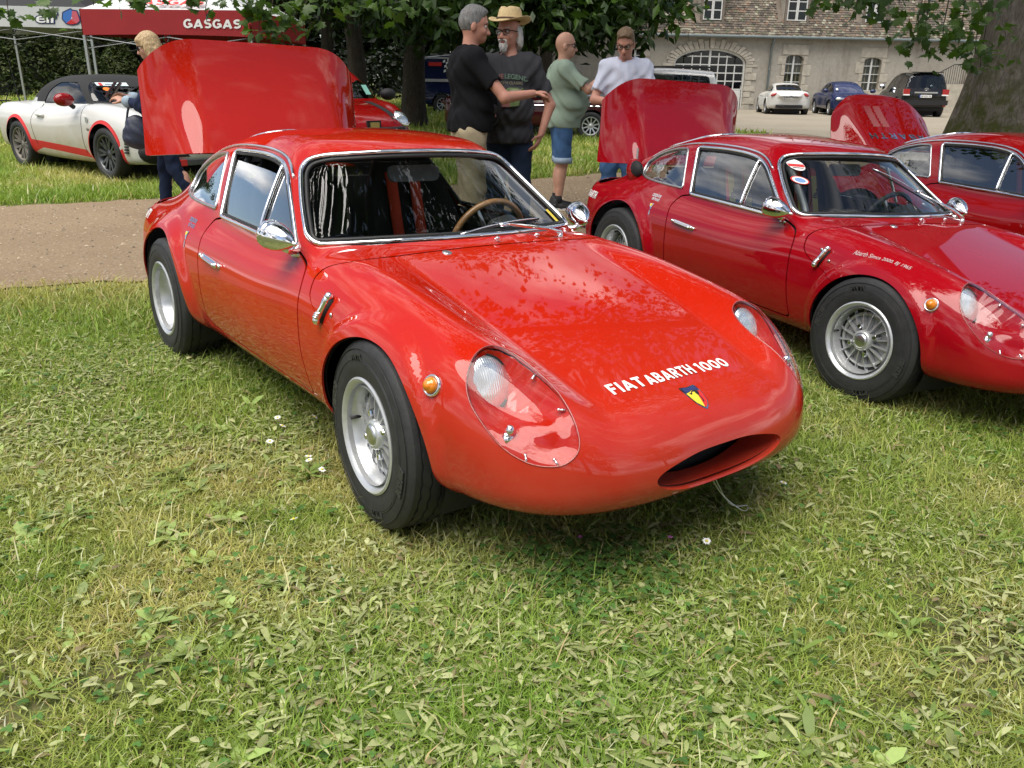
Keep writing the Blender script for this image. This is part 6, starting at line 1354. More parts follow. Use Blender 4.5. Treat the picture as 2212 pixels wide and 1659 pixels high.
M_eu = simple('plate_blue', (.02, .08, .40), .4)
M_gun = simple('gunmetal', (.10, .105, .11), .35, .7, .15, 20)
M_dusty = simple('dusty_alloy', (.20, .18, .155), .6, .3, .25, 12)
M_soft = simple('soft_top_cloth', (.014, .014, .015), .85, 0, .15, 50)
m, t, b = new_mat('muddy_white'); M_muddy = m
b.inputs['Roughness'].default_value = .3; b.inputs['Coat Weight'].default_value = .6; b.inputs['Coat Roughness'].default_value = .06; b.inputs['Specular IOR Level'].default_value = .2
tcx = nd(t, 'ShaderNodeTexCoord'); sx = nd(t, 'ShaderNodeSeparateXYZ'); t.links.new(tcx.outputs['Object'], sx.inputs[0]); mr = nd(t, 'ShaderNodeMapRange'); mr.inputs[1].default_value = .80; mr.inputs[2].default_value = .30; t.links.new(sx.outputs['Z'], mr.inputs[0])
mrx = nd(t, 'ShaderNodeMapRange'); mrx.inputs[1].default_value = 1.9; mrx.inputs[2].default_value = 1.0; t.links.new(sx.outputs['X'], mrx.inputs[0]); mm = nd(t, 'ShaderNodeMath', operation='MULTIPLY'); t.links.new(mr.outputs[0], mm.inputs[0]); t.links.new(mrx.outputs[0], mm.inputs[1])
m2 = nd(t, 'ShaderNodeMath', operation='MULTIPLY'); t.links.new(mm.outputs[0], m2.inputs[0]); t.links.new(ramp(t, noise(t, 2.6, 8, .65), [(.28, (.35, .35, .35)), (.7, (1, 1, 1))]), m2.inputs[1]); t.links.new(mixc(t, m2.outputs[0], (.60, .60, .58), (.40, .32, .20)), b.inputs['Base Color'])
# --- white roadster with a black soft top
rd = base_form(-2.02, 2.03, .865, [(-2.1, .84), (-1.6, .88), (-1.0, .86), (-.4, .83), (.3, .86), (.72, .895), (1.2, .855), (1.7, .77), (2.0, .66), (2.2, .55)], [(-1.4, .52), (-.9, .66), (-.4, .70), (.2, .70), (.7, .66)],
    [(.62, .98), (.40, 1.12), (.15, 1.21), (-.2, 1.235), (-.6, 1.20), (-.95, 1.10), (-1.25, .95), (-1.6, .80)], S_ZB=[(-2, .28), (-1, .20), (1, .18), (2, .22)], WR=.31, arches=[(1.155, .345, .39, .018), (-1.155, .345, .40, .022)], front=(2.04, .16, 2.6, .35, .45), rear=(2.02, .14, 2.6, .25, .65), zb=.84, ws=(.80, 1.45, .90, .32, .2), kst=.18, kf=.16, krf=.12, g1=.36, rcr=.10)
rd.span = (-1.5, 1.5)
RPOSE = (-5.436, 11.854, R_(-37.1), 0, 0, .09)
WM = car_matrix(*RPOSE)
sideW = rounded_poly([(-.62, .86), (-.56, 1.02), (-.34, 1.13), (.14, 1.135), (.52, .875)], [.03, .1, .1, .05, .02])
wsW = rounded_poly([(-.64, .90), (-.53, 1.165), (0, 1.19), (.53, 1.165), (.64, .90)], [.04, .06, .5, .06, .04])
tr_ = (-.25-.0, 0)
red_arch = lambda cx: (lambda x, y, z: np.maximum(np.maximum(np.abs(np.hypot(x-cx, z-.31)-.378)-.020, .5-np.abs(y)), .20-z))
sill = rounded_poly([(-.84, .215), (-.80, .40), (.70, .335), (.80, .20), (.80, .24), (-.5, .30)], .02)
roadster = make_car('roadster', 'muddy white roadster with black soft top, red wheel arch lines and dark wheels', rd, M_muddy, WM, (1.155, -1.155), .31, .865, road_wheel(.312, .222, .215, 7, M_gun), [sideW], wsW, None, .358, (190, 30, 220),
    roofmat=M_soft, roof_z=lambda x, y, z: np.maximum(np.maximum(.878-z+.05*(x < -.9), x-rd.wsx(np.abs(y), z)-.03), x-.78), cut_parts=[('arch_line', lambda x, y, z: np.maximum(red_arch(1.155)(x, y, z), y), M_redprint), ('arch_line', lambda x, y, z: np.maximum(red_arch(-1.155)(x, y, z), y), M_redprint), ('sill_stripe', lambda x, y, z: np.maximum(sdf2(np.stack([x, z], 1), sill), .5+y), M_redprint)])
for q in [o for o in roadster.children if o.name.startswith('wheel')]:
    if q.location.x < 0 and q.location.y < 0:
        for o in q.children:
            if o.name.startswith(('spoke', 'rim', 'hub')): o.material_slots[0].link = 'OBJECT'; o.material_slots[0].material = M_dusty
def ellip(c, r, mat, name, root, n=16, M=None): b = MB(); b.ball(c, r, n, n//2, M); return b.build(name, mat, root, True)
mi = ellip((.52, -.96, .93), (.075, .125, .082), M_hatch, 'door_mirror', roadster); b = MB(); b.tube([(.50, -.84, .84), (.52, -.90, .88)], .03, 8); b.build('mirror_foot', M_dark, mi)
P_ = rd.side([(-.55, .72), (-.36, .71)], -1); b = MB(); b.tube([P_[0]+np.array([0, -.02, 0]), (P_[0]+P_[1])/2+np.array([0, -.04, .01]), P_[1]+np.array([0, -.02, 0])], .022, 8); b.build('door_handle', M_white, roadster, True)
def seam(form, pts, root, sg=-1, r=.004, name='door_seam'): b = MB(); L = form.side(open_curve(pts, 5), sg); b.tube(L, r, 5); return b.build(name, M_dark, root)
seam(rd, [(.62, .875), (.66, .70), (.66, .45), (.68, .30)], roadster); seam(rd, [(-.62, .85), (-.70, .65), (-.66, .45), (-.62, .34)], roadster)
b = MB(); b.tube([(-1.52, -.60, .87), (-1.55, -.60, .93), (-1.62, -.62, 1.48)], [.014, .006, .003], 6); b.build('aerial', M_dark, roadster)
for sg in (-1, 1):
    q = rd.side([(1.78, .66)], sg)[0]; h = ellip(q+np.array([-.02, -sg*.03, 0]), (.20, .09, .085), M_dark, 'headlight', roadster); ellip(q+np.array([.04, sg*.025, .0]), (.055, .05, .05), M_lens, 'lens', h); ellip(q+np.array([-.0, -sg*.012, 0]), (.205, .09, .09), M_lampglass, 'lamp_cover', h)
    q = rd.frontal([(sg*.62, .36)], 1.0)[0]; v = ellip(q+np.array([-.08, 0, 0]), (.12, .19, .14), M_dark, 'bumper_vent', roadster); ellip(q+np.array([.03, sg*.08, .03]), (.03, .045, .045), M_lens, 'fog_lamp', v)
    q = rd.side([(1.62, .44)], sg)[0]; b = MB()
    for k in range(6): b.box(q+np.array([.02*k*.3, 0, -.09+.034*k]), (.07, .02, .018))
    b.build('side_vent', M_dark, roadster)
b = MB(); b.box((2.0, 0, .40), (.04, 1.0, .20)); b.build('grille', M_dark, roadster)
b = MB(); b.box((2.02, 0, .225), (.05, 1.3, .05)); b.build('splitter', M_gun, roadster); b = MB(); b.box((2.05, -.42, .235), (.05, .16, .07)); b.build('splitter_flash', M_redprint, roadster)
plate(roadster, (2.075, 0.0, .46), .50, (0, 1, 0), 'ET-471-KD')
bon, _ = None, None
yy = np.array([(.36, .885), (-.0, .885)]); q4 = lambda y0, y1, z0, z1, off: [(rd.wsx(abs(y), z)+off, y, z) for y, z in ((y0, z0), (y1, z0), (y1, z1), (y0, z1))]
obj('screen_banner', q4(-.48, -.10, 1.095, 1.135, .022), [(0, 1, 2, 3)], simple('pale_banner', (.60, .70, .72), .5), roadster, False); obj('banner_emblem', q4(-.45, -.41, 1.100, 1.130, .026), [(0, 1, 2, 3)], M_redprint, roadster, False); obj('banner_line', q4(-.38, -.18, 1.112, 1.118, .026), [(0, 1, 2, 3)], M_blueprint, roadster, False)
t_ = np.linspace(0, 2*math.pi, 18, endpoint=False); obj('orange_sticker', [(rd.wsx(abs(-.40+.045*math.cos(a)), 1.055+.022*math.sin(a))+.022, -.40+.045*math.cos(a), 1.055+.022*math.sin(a)) for a in t_], [tuple(range(18))], M_orange, roadster, False)
P_, N_ = rd.top([(x, y) for x in np.linspace(.86, 1.85, 16) for y in np.linspace(-.42, .42, 8)]), None; ii = np.arange(15)[:, None]*8; jj = np.arange(7)[None]; obj('black_bonnet', P_+np.array([0, 0, .004]), np.stack([ii+jj, ii+8+jj, ii+8+jj+1, ii+jj+1], -1).reshape(-1, 4), M_black_p, roadster)
P_ = rd.side([(1.02, .745), (.72, .62)], -1)
b = MB(); b.box(P_[1]+np.array([.1, -.005, .08]), (.05, .006, .06)); b.build('wing_badge', M_alu, roadster); b = MB(); b.ball(P_[1]+np.array([.1, 0, -.03]), (.04, .012, .02)); b.build('repeater', M_dusty, roadster)
# --- small red hatchback with black bonnet stripes
hb = base_form(-1.8, 1.8, .80, [(-1.9, .92), (-1.0, .95), (.4, .98), (.85, 1.0), (1.2, .95), (1.5, .86), (1.75, .74), (1.95, .6)], [(-1.8, .62), (-1, .70), (.3, .70), (.9, .66)], [(1.0, 1.0), (.75, 1.18), (.35, 1.42), (-.2, 1.49), (-.9, 1.46), (-1.4, 1.36), (-1.8, 1.2)],
    S_ZB=[(-1.8, .26), (0, .2), (1.8, .22)], WR=.30, front=(1.80, .20, 2.6, .5, .5), rear=(1.78, .12, 3, .3, .6), zb=.95, ws=(1.02, 1.05, 1.0, .35, .1), g1=.22, g2=.3, krf=.12, kst=.2, kf=.2, arches=[(1.15, .33, .38, .03), (-1.15, .33, .38, .03)], rw=(1.72, .5, 1.1, .1)); hb.span = (-1.3, 1.3)
hy_ = min(np.arange(9, 16, .05), key=lambda y: abs(at(812, 269, y)[2]-.72-G(-2, y))); hc_ = at(812, 269, hy_); HM = car_matrix(hc_[0]-1.78*math.cos(R_(-48)), hy_-1.78*math.sin(R_(-48)), R_(-48), 0, 0, G(-2, hy_)); 
hatch = make_car('hatchback', 'small red hatchback with black bonnet stripes behind the raised orange red lid', hb, M_hatch, HM, (1.15, -1.15), .295, .80, road_wheel(.295, .20, .19, 8, M_silver), [rounded_poly([(-1.2, 1.0), (-1.1, 1.36), (-.2, 1.40), (.35, 1.30), (.75, 1.0)], .06)], rounded_poly([(-.62, 1.01), (-.52, 1.40), (.52, 1.40), (.62, 1.01)], .07), None, .34, (130, 24, 150))
for sg in (-1, 1):
    b = MB(); c_ = hb.frontal([(sg*.53, .78)], 1.0)[0]; nn = Vector(hb.grad(c_[None])[0]); Mq = nn.to_track_quat('Z', 'Y').to_matrix()
    for nm, pr, mt in (('headlight', [(.115, -.02), (.125, .006), (.105, .012)], M_chrome), ('lens', [(.105, .008), (.08, .03), (.0005, .04)], M_lens)):
        bb = MB(); bb.lathe(pr, 24); b = MB(); b.add([tuple(Mq @ Vector(p)+Vector(c_)) for p in bb.v], bb.f); b.build(nm, mt, hatch, True)
    P_ = hb.top([(x, sg*(.33+.10*(x-1.0))+d) for x in np.linspace(1.06, 1.68, 12) for d in (-.05, .05)]); obj('bonnet_stripe', P_+np.array([0, 0, .004]), [(2*i, 2*i+2, 2*i+3, 2*i+1) if True else 0 for i in range(11)], M_dark, hatch)
    ellip((.72, sg*.90, 1.06), (.09, .12, .08), M_dark, 'door_mirror', hatch)
c_ = hb.frontal([(0, .70)], 1.0)[0]; b = MB(); b.box(c_+np.array([.0, 0, .0]), (.03, .20, .13)); b.build('nose_shield', M_dark, hatch); b = MB(); b.box(c_+np.array([.02, 0, 0]), (.03, .13, .09)); b.build('shield_field', simple('brass', (.45, .33, .12), .35, .8), hatch)
b = MB(); b.tube(hb.frontal([(y, .66) for y in np.linspace(-.5, .5, 12)], 1.0), .025, 8); b.build('whisker_bar', M_dark, hatch)
obj('tax_sticker', [(hb.wsx(abs(y), z)+.03, y, z) for y, z in ((.42, 1.06), (.52, 1.06), (.52, 1.18), (.42, 1.18))], [(0, 1, 2, 3)], simple('tax_blue', (.25, .55, .45), .5), hatch, False)
# --- navy van behind the tree
vn = base_form(-2.3, 2.2, .90, [(-2.5, 1.0), (0, 1.0), (2.3, 1.0)], [(-2.6, .86), (2.4, .86)], [(-2.5, 2.05), (2.0, 2.08), (2.4, 2.0)], S_ZB=[(-2.4, .35), (2.4, .35)], WR=.36, front=(2.2, .06, 3, .05, 1), rear=(2.28, .05, 3, .04, 1), zb=.9, ws=(2.25, .35, 1.1, .1, 0), rw=(2.3, .10, 1.1, .05), g1=.06, g2=.06, krf=.2, kst=.05, arches=[]); vn.span = (-1.7, 1.7)
vp = at(1010, 200, 34.0); VM = car_matrix(vp[0]+.35, 34.6, R_(4), 0, 0, G(vp[0], 34))
van = make_car('van', 'navy blue van with pale waist strip and chequered flag sticker behind the dark tree', vn, M_navy, VM, (1.35, -1.35), .36, .90, road_wheel(.36, .22, .2, 8, M_silver, split=False), [rounded_poly([(-.2, 1.32), (-.2, 1.85), (1.6, 1.85), (1.75, 1.32)], .06)], None, None, .42, (80, 16, 110))
for zz, hh in ((1.22, .10), (2.02, .06)): b = MB(); b.box((0, -.905, zz), (4.45, .03, hh)); b.build('waist_strip', M_silver_p, van)
b = MB(); b.box((0, -.55, 2.16), (3.6, .05, .04)); b.build('roof_rail', M_alu, van)
b = MB(); b.box((-1.62, -.915, 1.80), (.5, .01, .14)); b.build('red_panel', M_redprint, van)
for i in range(6):
    for j in range(5):
        if (i+j) % 2: continue
        b = MB(); x = -1.30+.085*i+.03*math.sin(j); z = 1.50+.085*j+.035*i; b.add([(x, -.918, z), (x+.085, -.918, z+.035), (x+.085, -.918, z+.12), (x, -.918, z+.085)], [(0, 1, 2, 3)]); b.build('flag_check', M_text_w, van)
# --- maroon saloon behind the group
sd = base_form(-2.25, 2.25, .86, [(-2.4, .90), (-1.6, .95), (0, .93), (.9, .94), (1.6, .88), (2.3, .78)], [(-1.9, .60), (-1, .70), (.4, .70), (1.1, .64)], [(1.0, .98), (.6, 1.22), (.2, 1.38), (-.4, 1.42), (-1.0, 1.34), (-1.5, 1.10), (-1.9, .95)], S_ZB=[(-2.3, .3), (2.3, .26)], WR=.31, front=(2.25, .1, 3, .2, .6), rear=(2.22, .08, 3, .2, .6), zb=.92, ws=(1.15, 1.5, .95, .3, 0), g1=.4, g2=.3, kst=.12, arches=[]); sd.span = (-1.75, 1.75)
SX = at(1155, 240, 20.6); saloon = make_car('saloon', 'dark maroon saloon parked on the grass behind the standing men', sd, M_maroon, car_matrix(SX[0]+.1, 20.8, R_(-8), 0, 0, G(SX[0], 20.6)), (1.3, -1.3), .31, .86, road_wheel(.31, .2, .19, 10, M_silver, split=False), [rounded_poly([(-1.0, .96), (-.8, 1.25), (-.15, 1.30), (-.15, .96)], .05), rounded_poly([(-.08, .96), (-.08, 1.30), (.35, 1.24), (.85, .96)], .05)], rounded_poly([(-.62, .96), (-.52, 1.30), (.52, 1.30), (.62, .96)], .06), None, .36, (110, 20, 130))
b = MB()
for sg in (-1, 1): b.tube(sd.side(np.stack([np.linspace(-2.0, 2.0, 24), np.full(24, .74)], 1), sg), .014, 6)
b.build('side_trim', M_chrome, saloon)
for sg in (-1, 1): ellip((.95, sg*.92, 1.0), (.07, .10, .06), M_chrome, 'door_mirror', saloon)
# --- silver people carrier, only its roof shows over the crimson lid
mp2 = base_form(-2.3, 2.3, .92, [(-2.4, 1.0), (0, 1.02), (1.2, 1.05), (2.3, .85)], [(-2.4, .82), (1.2, .82)], [(1.3, 1.2), (.7, 1.6), (.2, 1.74), (-1.0, 1.78), (-2.2, 1.70)], S_ZB=[(-2.3, .3), (2.3, .28)], WR=.33, front=(2.3, .12, 3, .3, .6), rear=(2.28, .06, 3, .05, 1), zb=1.0, ws=(1.5, 1.0, 1.05, .3, 0), rw=(2.25, .3, 1.1, .08), g1=.16, g2=.1, kst=.12, krf=.12, arches=[]); mp2.span = (-1.8, 1.8)
px_ = at(1490, 150, 25.5); carrier = make_car('people_carrier', 'silver people carrier with roof rails half hidden behind the raised crimson lid', mp2, M_silver_p, car_matrix(px_[0]-1.35, 25.8, R_(172), 0, 0, G(5, 25)-.12), (1.4, -1.4), .33, .92, road_wheel(.33, .21, .2, 8, M_silver), [rounded_poly([(-2.0, 1.1), (-1.9, 1.58), (-.2, 1.64), (.5, 1.5), (1.1, 1.08)], .06)], rounded_poly([(-.7, 1.1), (-.58, 1.6), (.58, 1.6), (.7, 1.1)], .07), (rounded_poly([(-.7, 1.08), (-.6, 1.58), (.6, 1.58), (.7, 1.08)], .08), -2.0), .38, (100, 18, 120))
for sg in (-1, 1): b = MB(); b.tube(open_curve([(.3, sg*.66, 1.72), (.1, sg*.66, 1.79), (-1.7, sg*.66, 1.82), (-2.0, sg*.66, 1.74)], 6), .022, 8); b.build('roof_rail', M_dark, carrier, True)
# --- three cars parked along the barn
cp = base_form(-2.12, 2.15, .92, [(-2.3, .98), (-1.8, 1.02), (-1.2, .99), (0, .94), (.9, .95), (1.5, .9), (2.2, .72)], [(-2.0, .50), (-1.3, .66), (-.4, .72), (.5, .72), (1.2, .66)], [(1.1, .98), (.6, 1.22), (.1, 1.34), (-.4, 1.355), (-1.0, 1.27), (-1.5, 1.12), (-1.9, .98)], S_ZB=[(-2.2, .34), (-1.5, .22), (2.2, .22)], WR=.33, front=(2.15, .25, 2.6, .35, .5), rear=(2.10, .16, 2.6, .22, .75), zb=.93, ws=(1.25, 1.7, .95, .35, 0), g1=.42, g2=.35, kst=.2, kr=.16, kj=(.06, .10), arches=[(1.3, .36, .42, .02), (-1.3, .36, .44, .04)]); cp.span = (-1.55, 1.55)
cx_ = at(1695, 225, 39.5); coupe_w = make_car('sports_coupe', 'white modern coupe parked tail towards the yard by the barn drainpipe', cp, M_white, car_matrix(cx_[0]+.2, 40.6, R_(82), 0, 0, G(13, 40)), (1.3, -1.3), .335, .92, road_wheel(.335, .235, .23, 5, M_silver), [rounded_poly([(-1.1, .98), (-.9, 1.16), (-.2, 1.26), (.4, 1.20), (.9, .98)], .05)], rounded_poly([(-.64, .98), (-.52, 1.28), (.52, 1.28), (.64, .98)], .07), (rounded_poly([(-.55, 1.03), (-.50, 1.26), (-.2, 1.30), (0, 1.285), (.2, 1.30), (.50, 1.26), (.55, 1.03)], .05), -.95), .38, (130, 26, 150))
for sg in (-1, 1):
    q = cp.frontal([(sg*.66, .86)], -1.2, -1)[0]; ellip(q+np.array([.02, 0, 0]), (.07, .17, .07), M_redlens, 'tail_lamp', coupe_w, M=Matrix.Rotation(-sg*.35, 3, 'X'))
plate(coupe_w, (-2.125, 0, .72), .50, (0, -1, 0), 'DR-682-HC'); b = MB(); b.box((-2.05, 0, .36), (.08, 1.15, .13)); b.build('diffuser', M_dark, coupe_w); b = MB()
for y in (.30, .40): b.lathe([(.04, -.03), (.045, .03), (.03, .03)], 12, (-2.12, y, .37), 'x')
b.build('exhaust', M_chrome, coupe_w)
bc = base_form(-2.1, 2.1, .90, [(-2.2, .95), (-1.5, 1.0), (0, .95), (.9, .97), (1.5, .9), (2.1, .76)], [(-1.9, .58), (-1.1, .68), (.4, .72), (1.2, .66)], [(1.15, 1.0), (.6, 1.28), (.1, 1.43), (-.5, 1.46), (-1.2, 1.38), (-1.7, 1.2)], S_ZB=[(-2.1, .3), (2.1, .24)], WR=.32, front=(2.1, .2, 2.6, .3, .55), rear=(2.1, .12, 2.8, .25, .7), zb=.96, ws=(1.3, 1.5, .98, .3, 0), g1=.36, g2=.3, kst=.18, arches=[(1.28, .35, .42, .02), (-1.28, .35, .42, .02)]); bc.span = (-1.55, 1.55)
cx_ = at(1852, 225, 38.5); blue = make_car('hatchback', 'dark blue car facing the lawn beside the stone monument', bc, M_blue, car_matrix(cx_[0]-.15, 40.0, R_(-95), 0, 0, G(16, 40)), (1.28, -1.28), .32, .90, road_wheel(.32, .21, .2, 5, M_silver), [rounded_poly([(-1.4, 1.0), (-1.0, 1.24), (-.3, 1.34), (.3, 1.28), (.95, 1.0)], .05)], rounded_poly([(-.68, 1.0), (-.55, 1.38), (.55, 1.38), (.68, 1.0)], .07), None, .37, (120, 22, 140))
for sg in (-1, 1):
    ellip((.95, sg*1.02, 1.05), (.09, .13, .09), M_blue, 'door_mirror', blue); q = bc.frontal([(sg*.66, .72)], 1.2)[0]; ellip(q, (.10, .15, .07), M_lens, 'headlight', blue)
plate(blue, (2.13, 0, .45), .5, (0, 1, 0), 'CV-518-PL'); obj('tax_sticker', [(bc.wsx(abs(y), z)+.03, y, z) for y, z in ((-.60, 1.08), (-.52, 1.08), (-.52, 1.15), (-.60, 1.15))], [(0, 1, 2, 3)], M_text_w, blue, False)
su = base_form(-2.4, 2.4, .975, [(-2.5, 1.12), (0, 1.14), (1.0, 1.15), (1.7, 1.10), (2.4, .95)], [(-2.6, .88), (1.2, .86)], [(1.25, 1.3), (.8, 1.68), (.4, 1.84), (-.6, 1.90), (-2.2, 1.84)], S_ZB=[(-2.4, .42), (2.4, .38)], WR=.39, front=(2.4, .1, 3, .2, .7), rear=(2.36, .05, 3, .03, 1), zb=1.1, ws=(1.5, .8, 1.15, .25, 0), rw=(2.34, .32, 1.2, .06), g1=.22, g2=.1, kst=.10, krf=.12, kr=.08, arches=[(1.45, .42, .50, .03), (-1.42, .42, .50, .03)]); su.span = (-1.9, 1.9)
cx_ = at(2000, 220, 39.0); suv = make_car('off_roader', 'large black off-roader seen from behind, parked at the foot of the barn stair', su, M_black_p, car_matrix(cx_[0]+.0, 40.6, R_(80), 0, 0, G(18, 40)), (1.45, -1.42), .39, .975, road_wheel(.39, .25, .27, 6, M_silver), [rounded_poly([(-2.05, 1.18), (-1.95, 1.66), (-.95, 1.70), (-.95, 1.18)], .06), rounded_poly([(-.85, 1.18), (-.85, 1.70), (.0, 1.70), (.0, 1.18)], .05), rounded_poly([(.08, 1.18), (.08, 1.70), (.5, 1.62), (1.0, 1.18)], .05)], rounded_poly([(-.75, 1.18), (-.62, 1.68), (.62, 1.68), (.75, 1.18)], .07), (rounded_poly([(-.78, 1.20), (-.64, 1.72), (.64, 1.72), (.78, 1.20)], .08), -2.0), .46, (120, 22, 140))
for sg in (-1, 1):
    l = MB(); l.box((-2.34, sg*.80, 1.06), (.14, .26, .22)); o = l.build('tail_lamp', M_redlens, suv); l = MB(); l.box((-2.36, sg*.79, .93), (.12, .26, .05)); l.build('reversing_lamp', M_text_w, o); l = MB(); l.box((-2.40, sg*.82, .52), (.04, .12, .12)); l.build('reflector', M_redlens, suv); ellip((.95, sg*1.10, 1.25), (.10, .14, .13), M_chrome, 'door_mirror', suv)
b = MB(); b.box((-2.40, 0, 1.03), (.03, .95, .06)); b.build('chrome_bar', M_chrome, suv); b = MB(); b.tube([(-2.41+.0, .085*math.cos(a), 1.165+.055*math.sin(a)) for a in np.linspace(0, 2*math.pi, 24, endpoint=False)], .008, 6, True); b.tube([(-2.41, .030*math.cos(a), 1.17+.05*math.sin(a)) for a in np.linspace(0, 2*math.pi, 20, endpoint=False)], .007, 6, True); b.tube([(-2.41, .06*math.cos(a), 1.19+.022*math.sin(a)) for a in np.linspace(0, 2*math.pi, 20, endpoint=False)], .007, 6, True); b.build('tail_emblem', M_chrome, suv)
b = MB(); b.box((-2.40, 0, .62), (.16, 1.86, .20)); b.build('bumper', M_dark, suv); plate(suv, (-2.42, 0, .88), .50, (0, -1, 0), 'BF-925-YE')
b = MB(); b.box((-2.10, 0, 1.86), (.36, 1.2, .04)); b.build('roof_spoiler', M_black_p, suv)
# ---------------------------------------------------------------- people: each body is one surface grown round a posed skeleton (x forward, y left, z up)
class Field:
    def __init__(s, lo, hi, h):
        s.lo = np.array(lo, float); s.h = h; s.n = np.ceil((np.array(hi)-s.lo)/h).astype(int)+1; s.v = np.full(s.n, .12, np.float32)
    def sl(s, a, b):
        i0 = np.clip(np.floor((a-s.lo)/s.h).astype(int), 0, s.n); i1 = np.clip(np.ceil((b-s.lo)/s.h).astype(int)+1, 0, s.n)
        if (i1 <= i0).any(): return None, None
        g = [s.lo[k]+s.h*np.arange(i0[k], i1[k]) for k in range(3)]
        return tuple(slice(i0[k], i1[k]) for k in range(3)), np.stack(np.meshgrid(*g, indexing='ij'), -1)
    def put(s, q, d, k): s.v[q] = smin(s.v[q], d, k)
    def cone(s, a, b, ra, rb, k=.03, cutb=False):
        a, b = np.array(a, float), np.array(b, float); m = max(ra, rb)+.10
        q, P = s.sl(np.minimum(a, b)-m, np.maximum(a, b)+m)
        if q is None: return
        e = b-a; L = e@e; w = P-a; t = np.clip((w@e)/L, 0, 1); d = np.linalg.norm(w-t[..., None]*e, axis=-1)-(ra+(rb-ra)*t)
        if cutb: d = np.maximum(d, (w@e-L)/math.sqrt(L))
        s.put(q, d, k)
    def ell(s, c, r, k=.03, R=None, sub=False):
        c, r = np.array(c, float), np.array(r, float); m = r.max()+.10; q, P = s.sl(c-m, c+m)
        if q is None: return
        w = P-c
        if R is not None: w = w @ np.array(R)
        kk = np.linalg.norm(w/r, axis=-1); g = np.linalg.norm(w/(r*r), axis=-1)+1e-9; d = kk*(kk-1)/g
        if sub: s.v[q] = smax(s.v[q], -d, k)
        else: s.put(q, d, k)
    def below(s, z0, n=(0, 0, 1), soft=.004):      # keep what lies on the positive side of a plane
        n = np.array(n, float); g = np.meshgrid(*[s.lo[k]+s.h*np.arange(s.n[k]) for k in range(3)], indexing='ij'); d = z0-(g[0]*n[0]+g[1]*n[1]+g[2]*n[2]); s.v = np.maximum(s.v, d)
    def ruffle(s, amp, f, seed=0):
        g = np.meshgrid(*[s.lo[k]+s.h*np.arange(s.n[k]) for k in range(3)], indexing='ij'); x, y, z = g
        s.v += amp*(np.sin(f*(z*1.0+x*.7+.25*np.sin(9*y+seed))+seed)*np.sin(f*.55*(y*1.2-z*.6)+seed*2)+.6*np.sin(f*1.9*(z*.8-y*.9+x*.5)+seed*3)*np.sin(f*.8*(x+z*.5)))
    def mesh(s, name, mat):
        v = s.v; n = v.shape; ins = v < 0; idx = -np.ones([k-1 for k in n], int); c = ins[:-1, :-1, :-1].astype(np.int8); cnt = np.zeros_like(c)
        for a in (0, 1):
            for b in (0, 1):
                for d in (0, 1): cnt = cnt+ins[a:n[0]-1+a, b:n[1]-1+b, d:n[2]-1+d]
        act = np.argwhere((cnt > 0) & (cnt < 8)); idx[tuple(act.T)] = np.arange(len(act)); S = np.zeros((len(act), 3)); C = np.zeros(len(act)); cor = [(a, b, d) for a in (0, 1) for b in (0, 1) for d in (0, 1)]
        val = {k: v[act[:, 0]+k[0], act[:, 1]+k[1], act[:, 2]+k[2]] for k in cor}
        for p in cor:
            for ax in range(3):
                if p[ax]: continue
                q = list(p); q[ax] = 1; q = tuple(q); a, b = val[p], val[q]; x = (a < 0) != (b < 0); t = np.where(x, a/np.where(x, a-b, 1), 0); pos = np.tile(np.array(p, float), (len(act), 1)); pos[:, ax] = t; S[x] += pos[x]; C[x] += 1
        V = s.lo+s.h*(act+S/C[:, None]); F = []
        for ax in range(3):
            o1, o2 = [k for k in range(3) if k != ax]; A = [slice(None)]*3; B = [slice(None)]*3; A[ax] = slice(0, -1); B[ax] = slice(1, None); x = np.argwhere(ins[tuple(A)] != ins[tuple(B)])
            k = (x[:, o1] > 0) & (x[:, o2] > 0) & (x[:, o1] < n[o1]-1) & (x[:, o2] < n[o2]-1); x = x[k]; e1 = np.zeros(3, int); e1[o1] = 1; e2 = np.zeros(3, int); e2[o2] = 1
            qd = np.stack([idx[tuple((x-e1-e2).T)], idx[tuple((x-e2).T)], idx[tuple(x.T)], idx[tuple((x-e1).T)]], 1); fl = ins[tuple(x.T)] ^ (ax == 1); qd[~fl] = qd[~fl][:, ::-1]; F.append(qd)
        return mesh(name, V, np.vstack(F), mat, True)
def skin(name, c): return simple(name, c, .5, 0, .10, 14, .05, 150, 0, .35)
M_skin = skin('skin', (.50, .27, .19)); M_skin2 = skin('skin_ruddy', (.52, .25, .18))
M_lips = simple('lips', (.36, .12, .10), .5); M_eye = simple('eye', (.03, .02, .015), .2); M_eyew = simple('eye_white', (.6, .58, .55), .3)
def fabric(name, c, v=.12): return simple(name, c, .92, 0, v, 9, .25, 260, 0, .15)
M_tee_b = fabric('black_jersey', (.010, .010, .012)); M_tee_g = fabric('charcoal_jersey', (.050, .050, .056)); M_polo_s = fabric('sage_pique', (.26, .33, .26), .06); M_polo_w = fabric('white_pique', (.60, .62, .74), .04)
M_beige = fabric('beige_cotton', (.40, .33, .22)); M_jean_d = fabric('dark_denim', (.022, .035, .065), .2); M_jean_b = fabric('blue_denim', (.055, .12, .25), .25); M_jean_n = fabric('navy_denim', (.014, .022, .048), .2); M_jacket = fabric('navy_jacket', (.020, .028, .060), .2); M_cuff = fabric('turned_cuff', (.30, .38, .48), .1); M_frill = fabric('pale_cuff', (.30, .38, .45), .3)
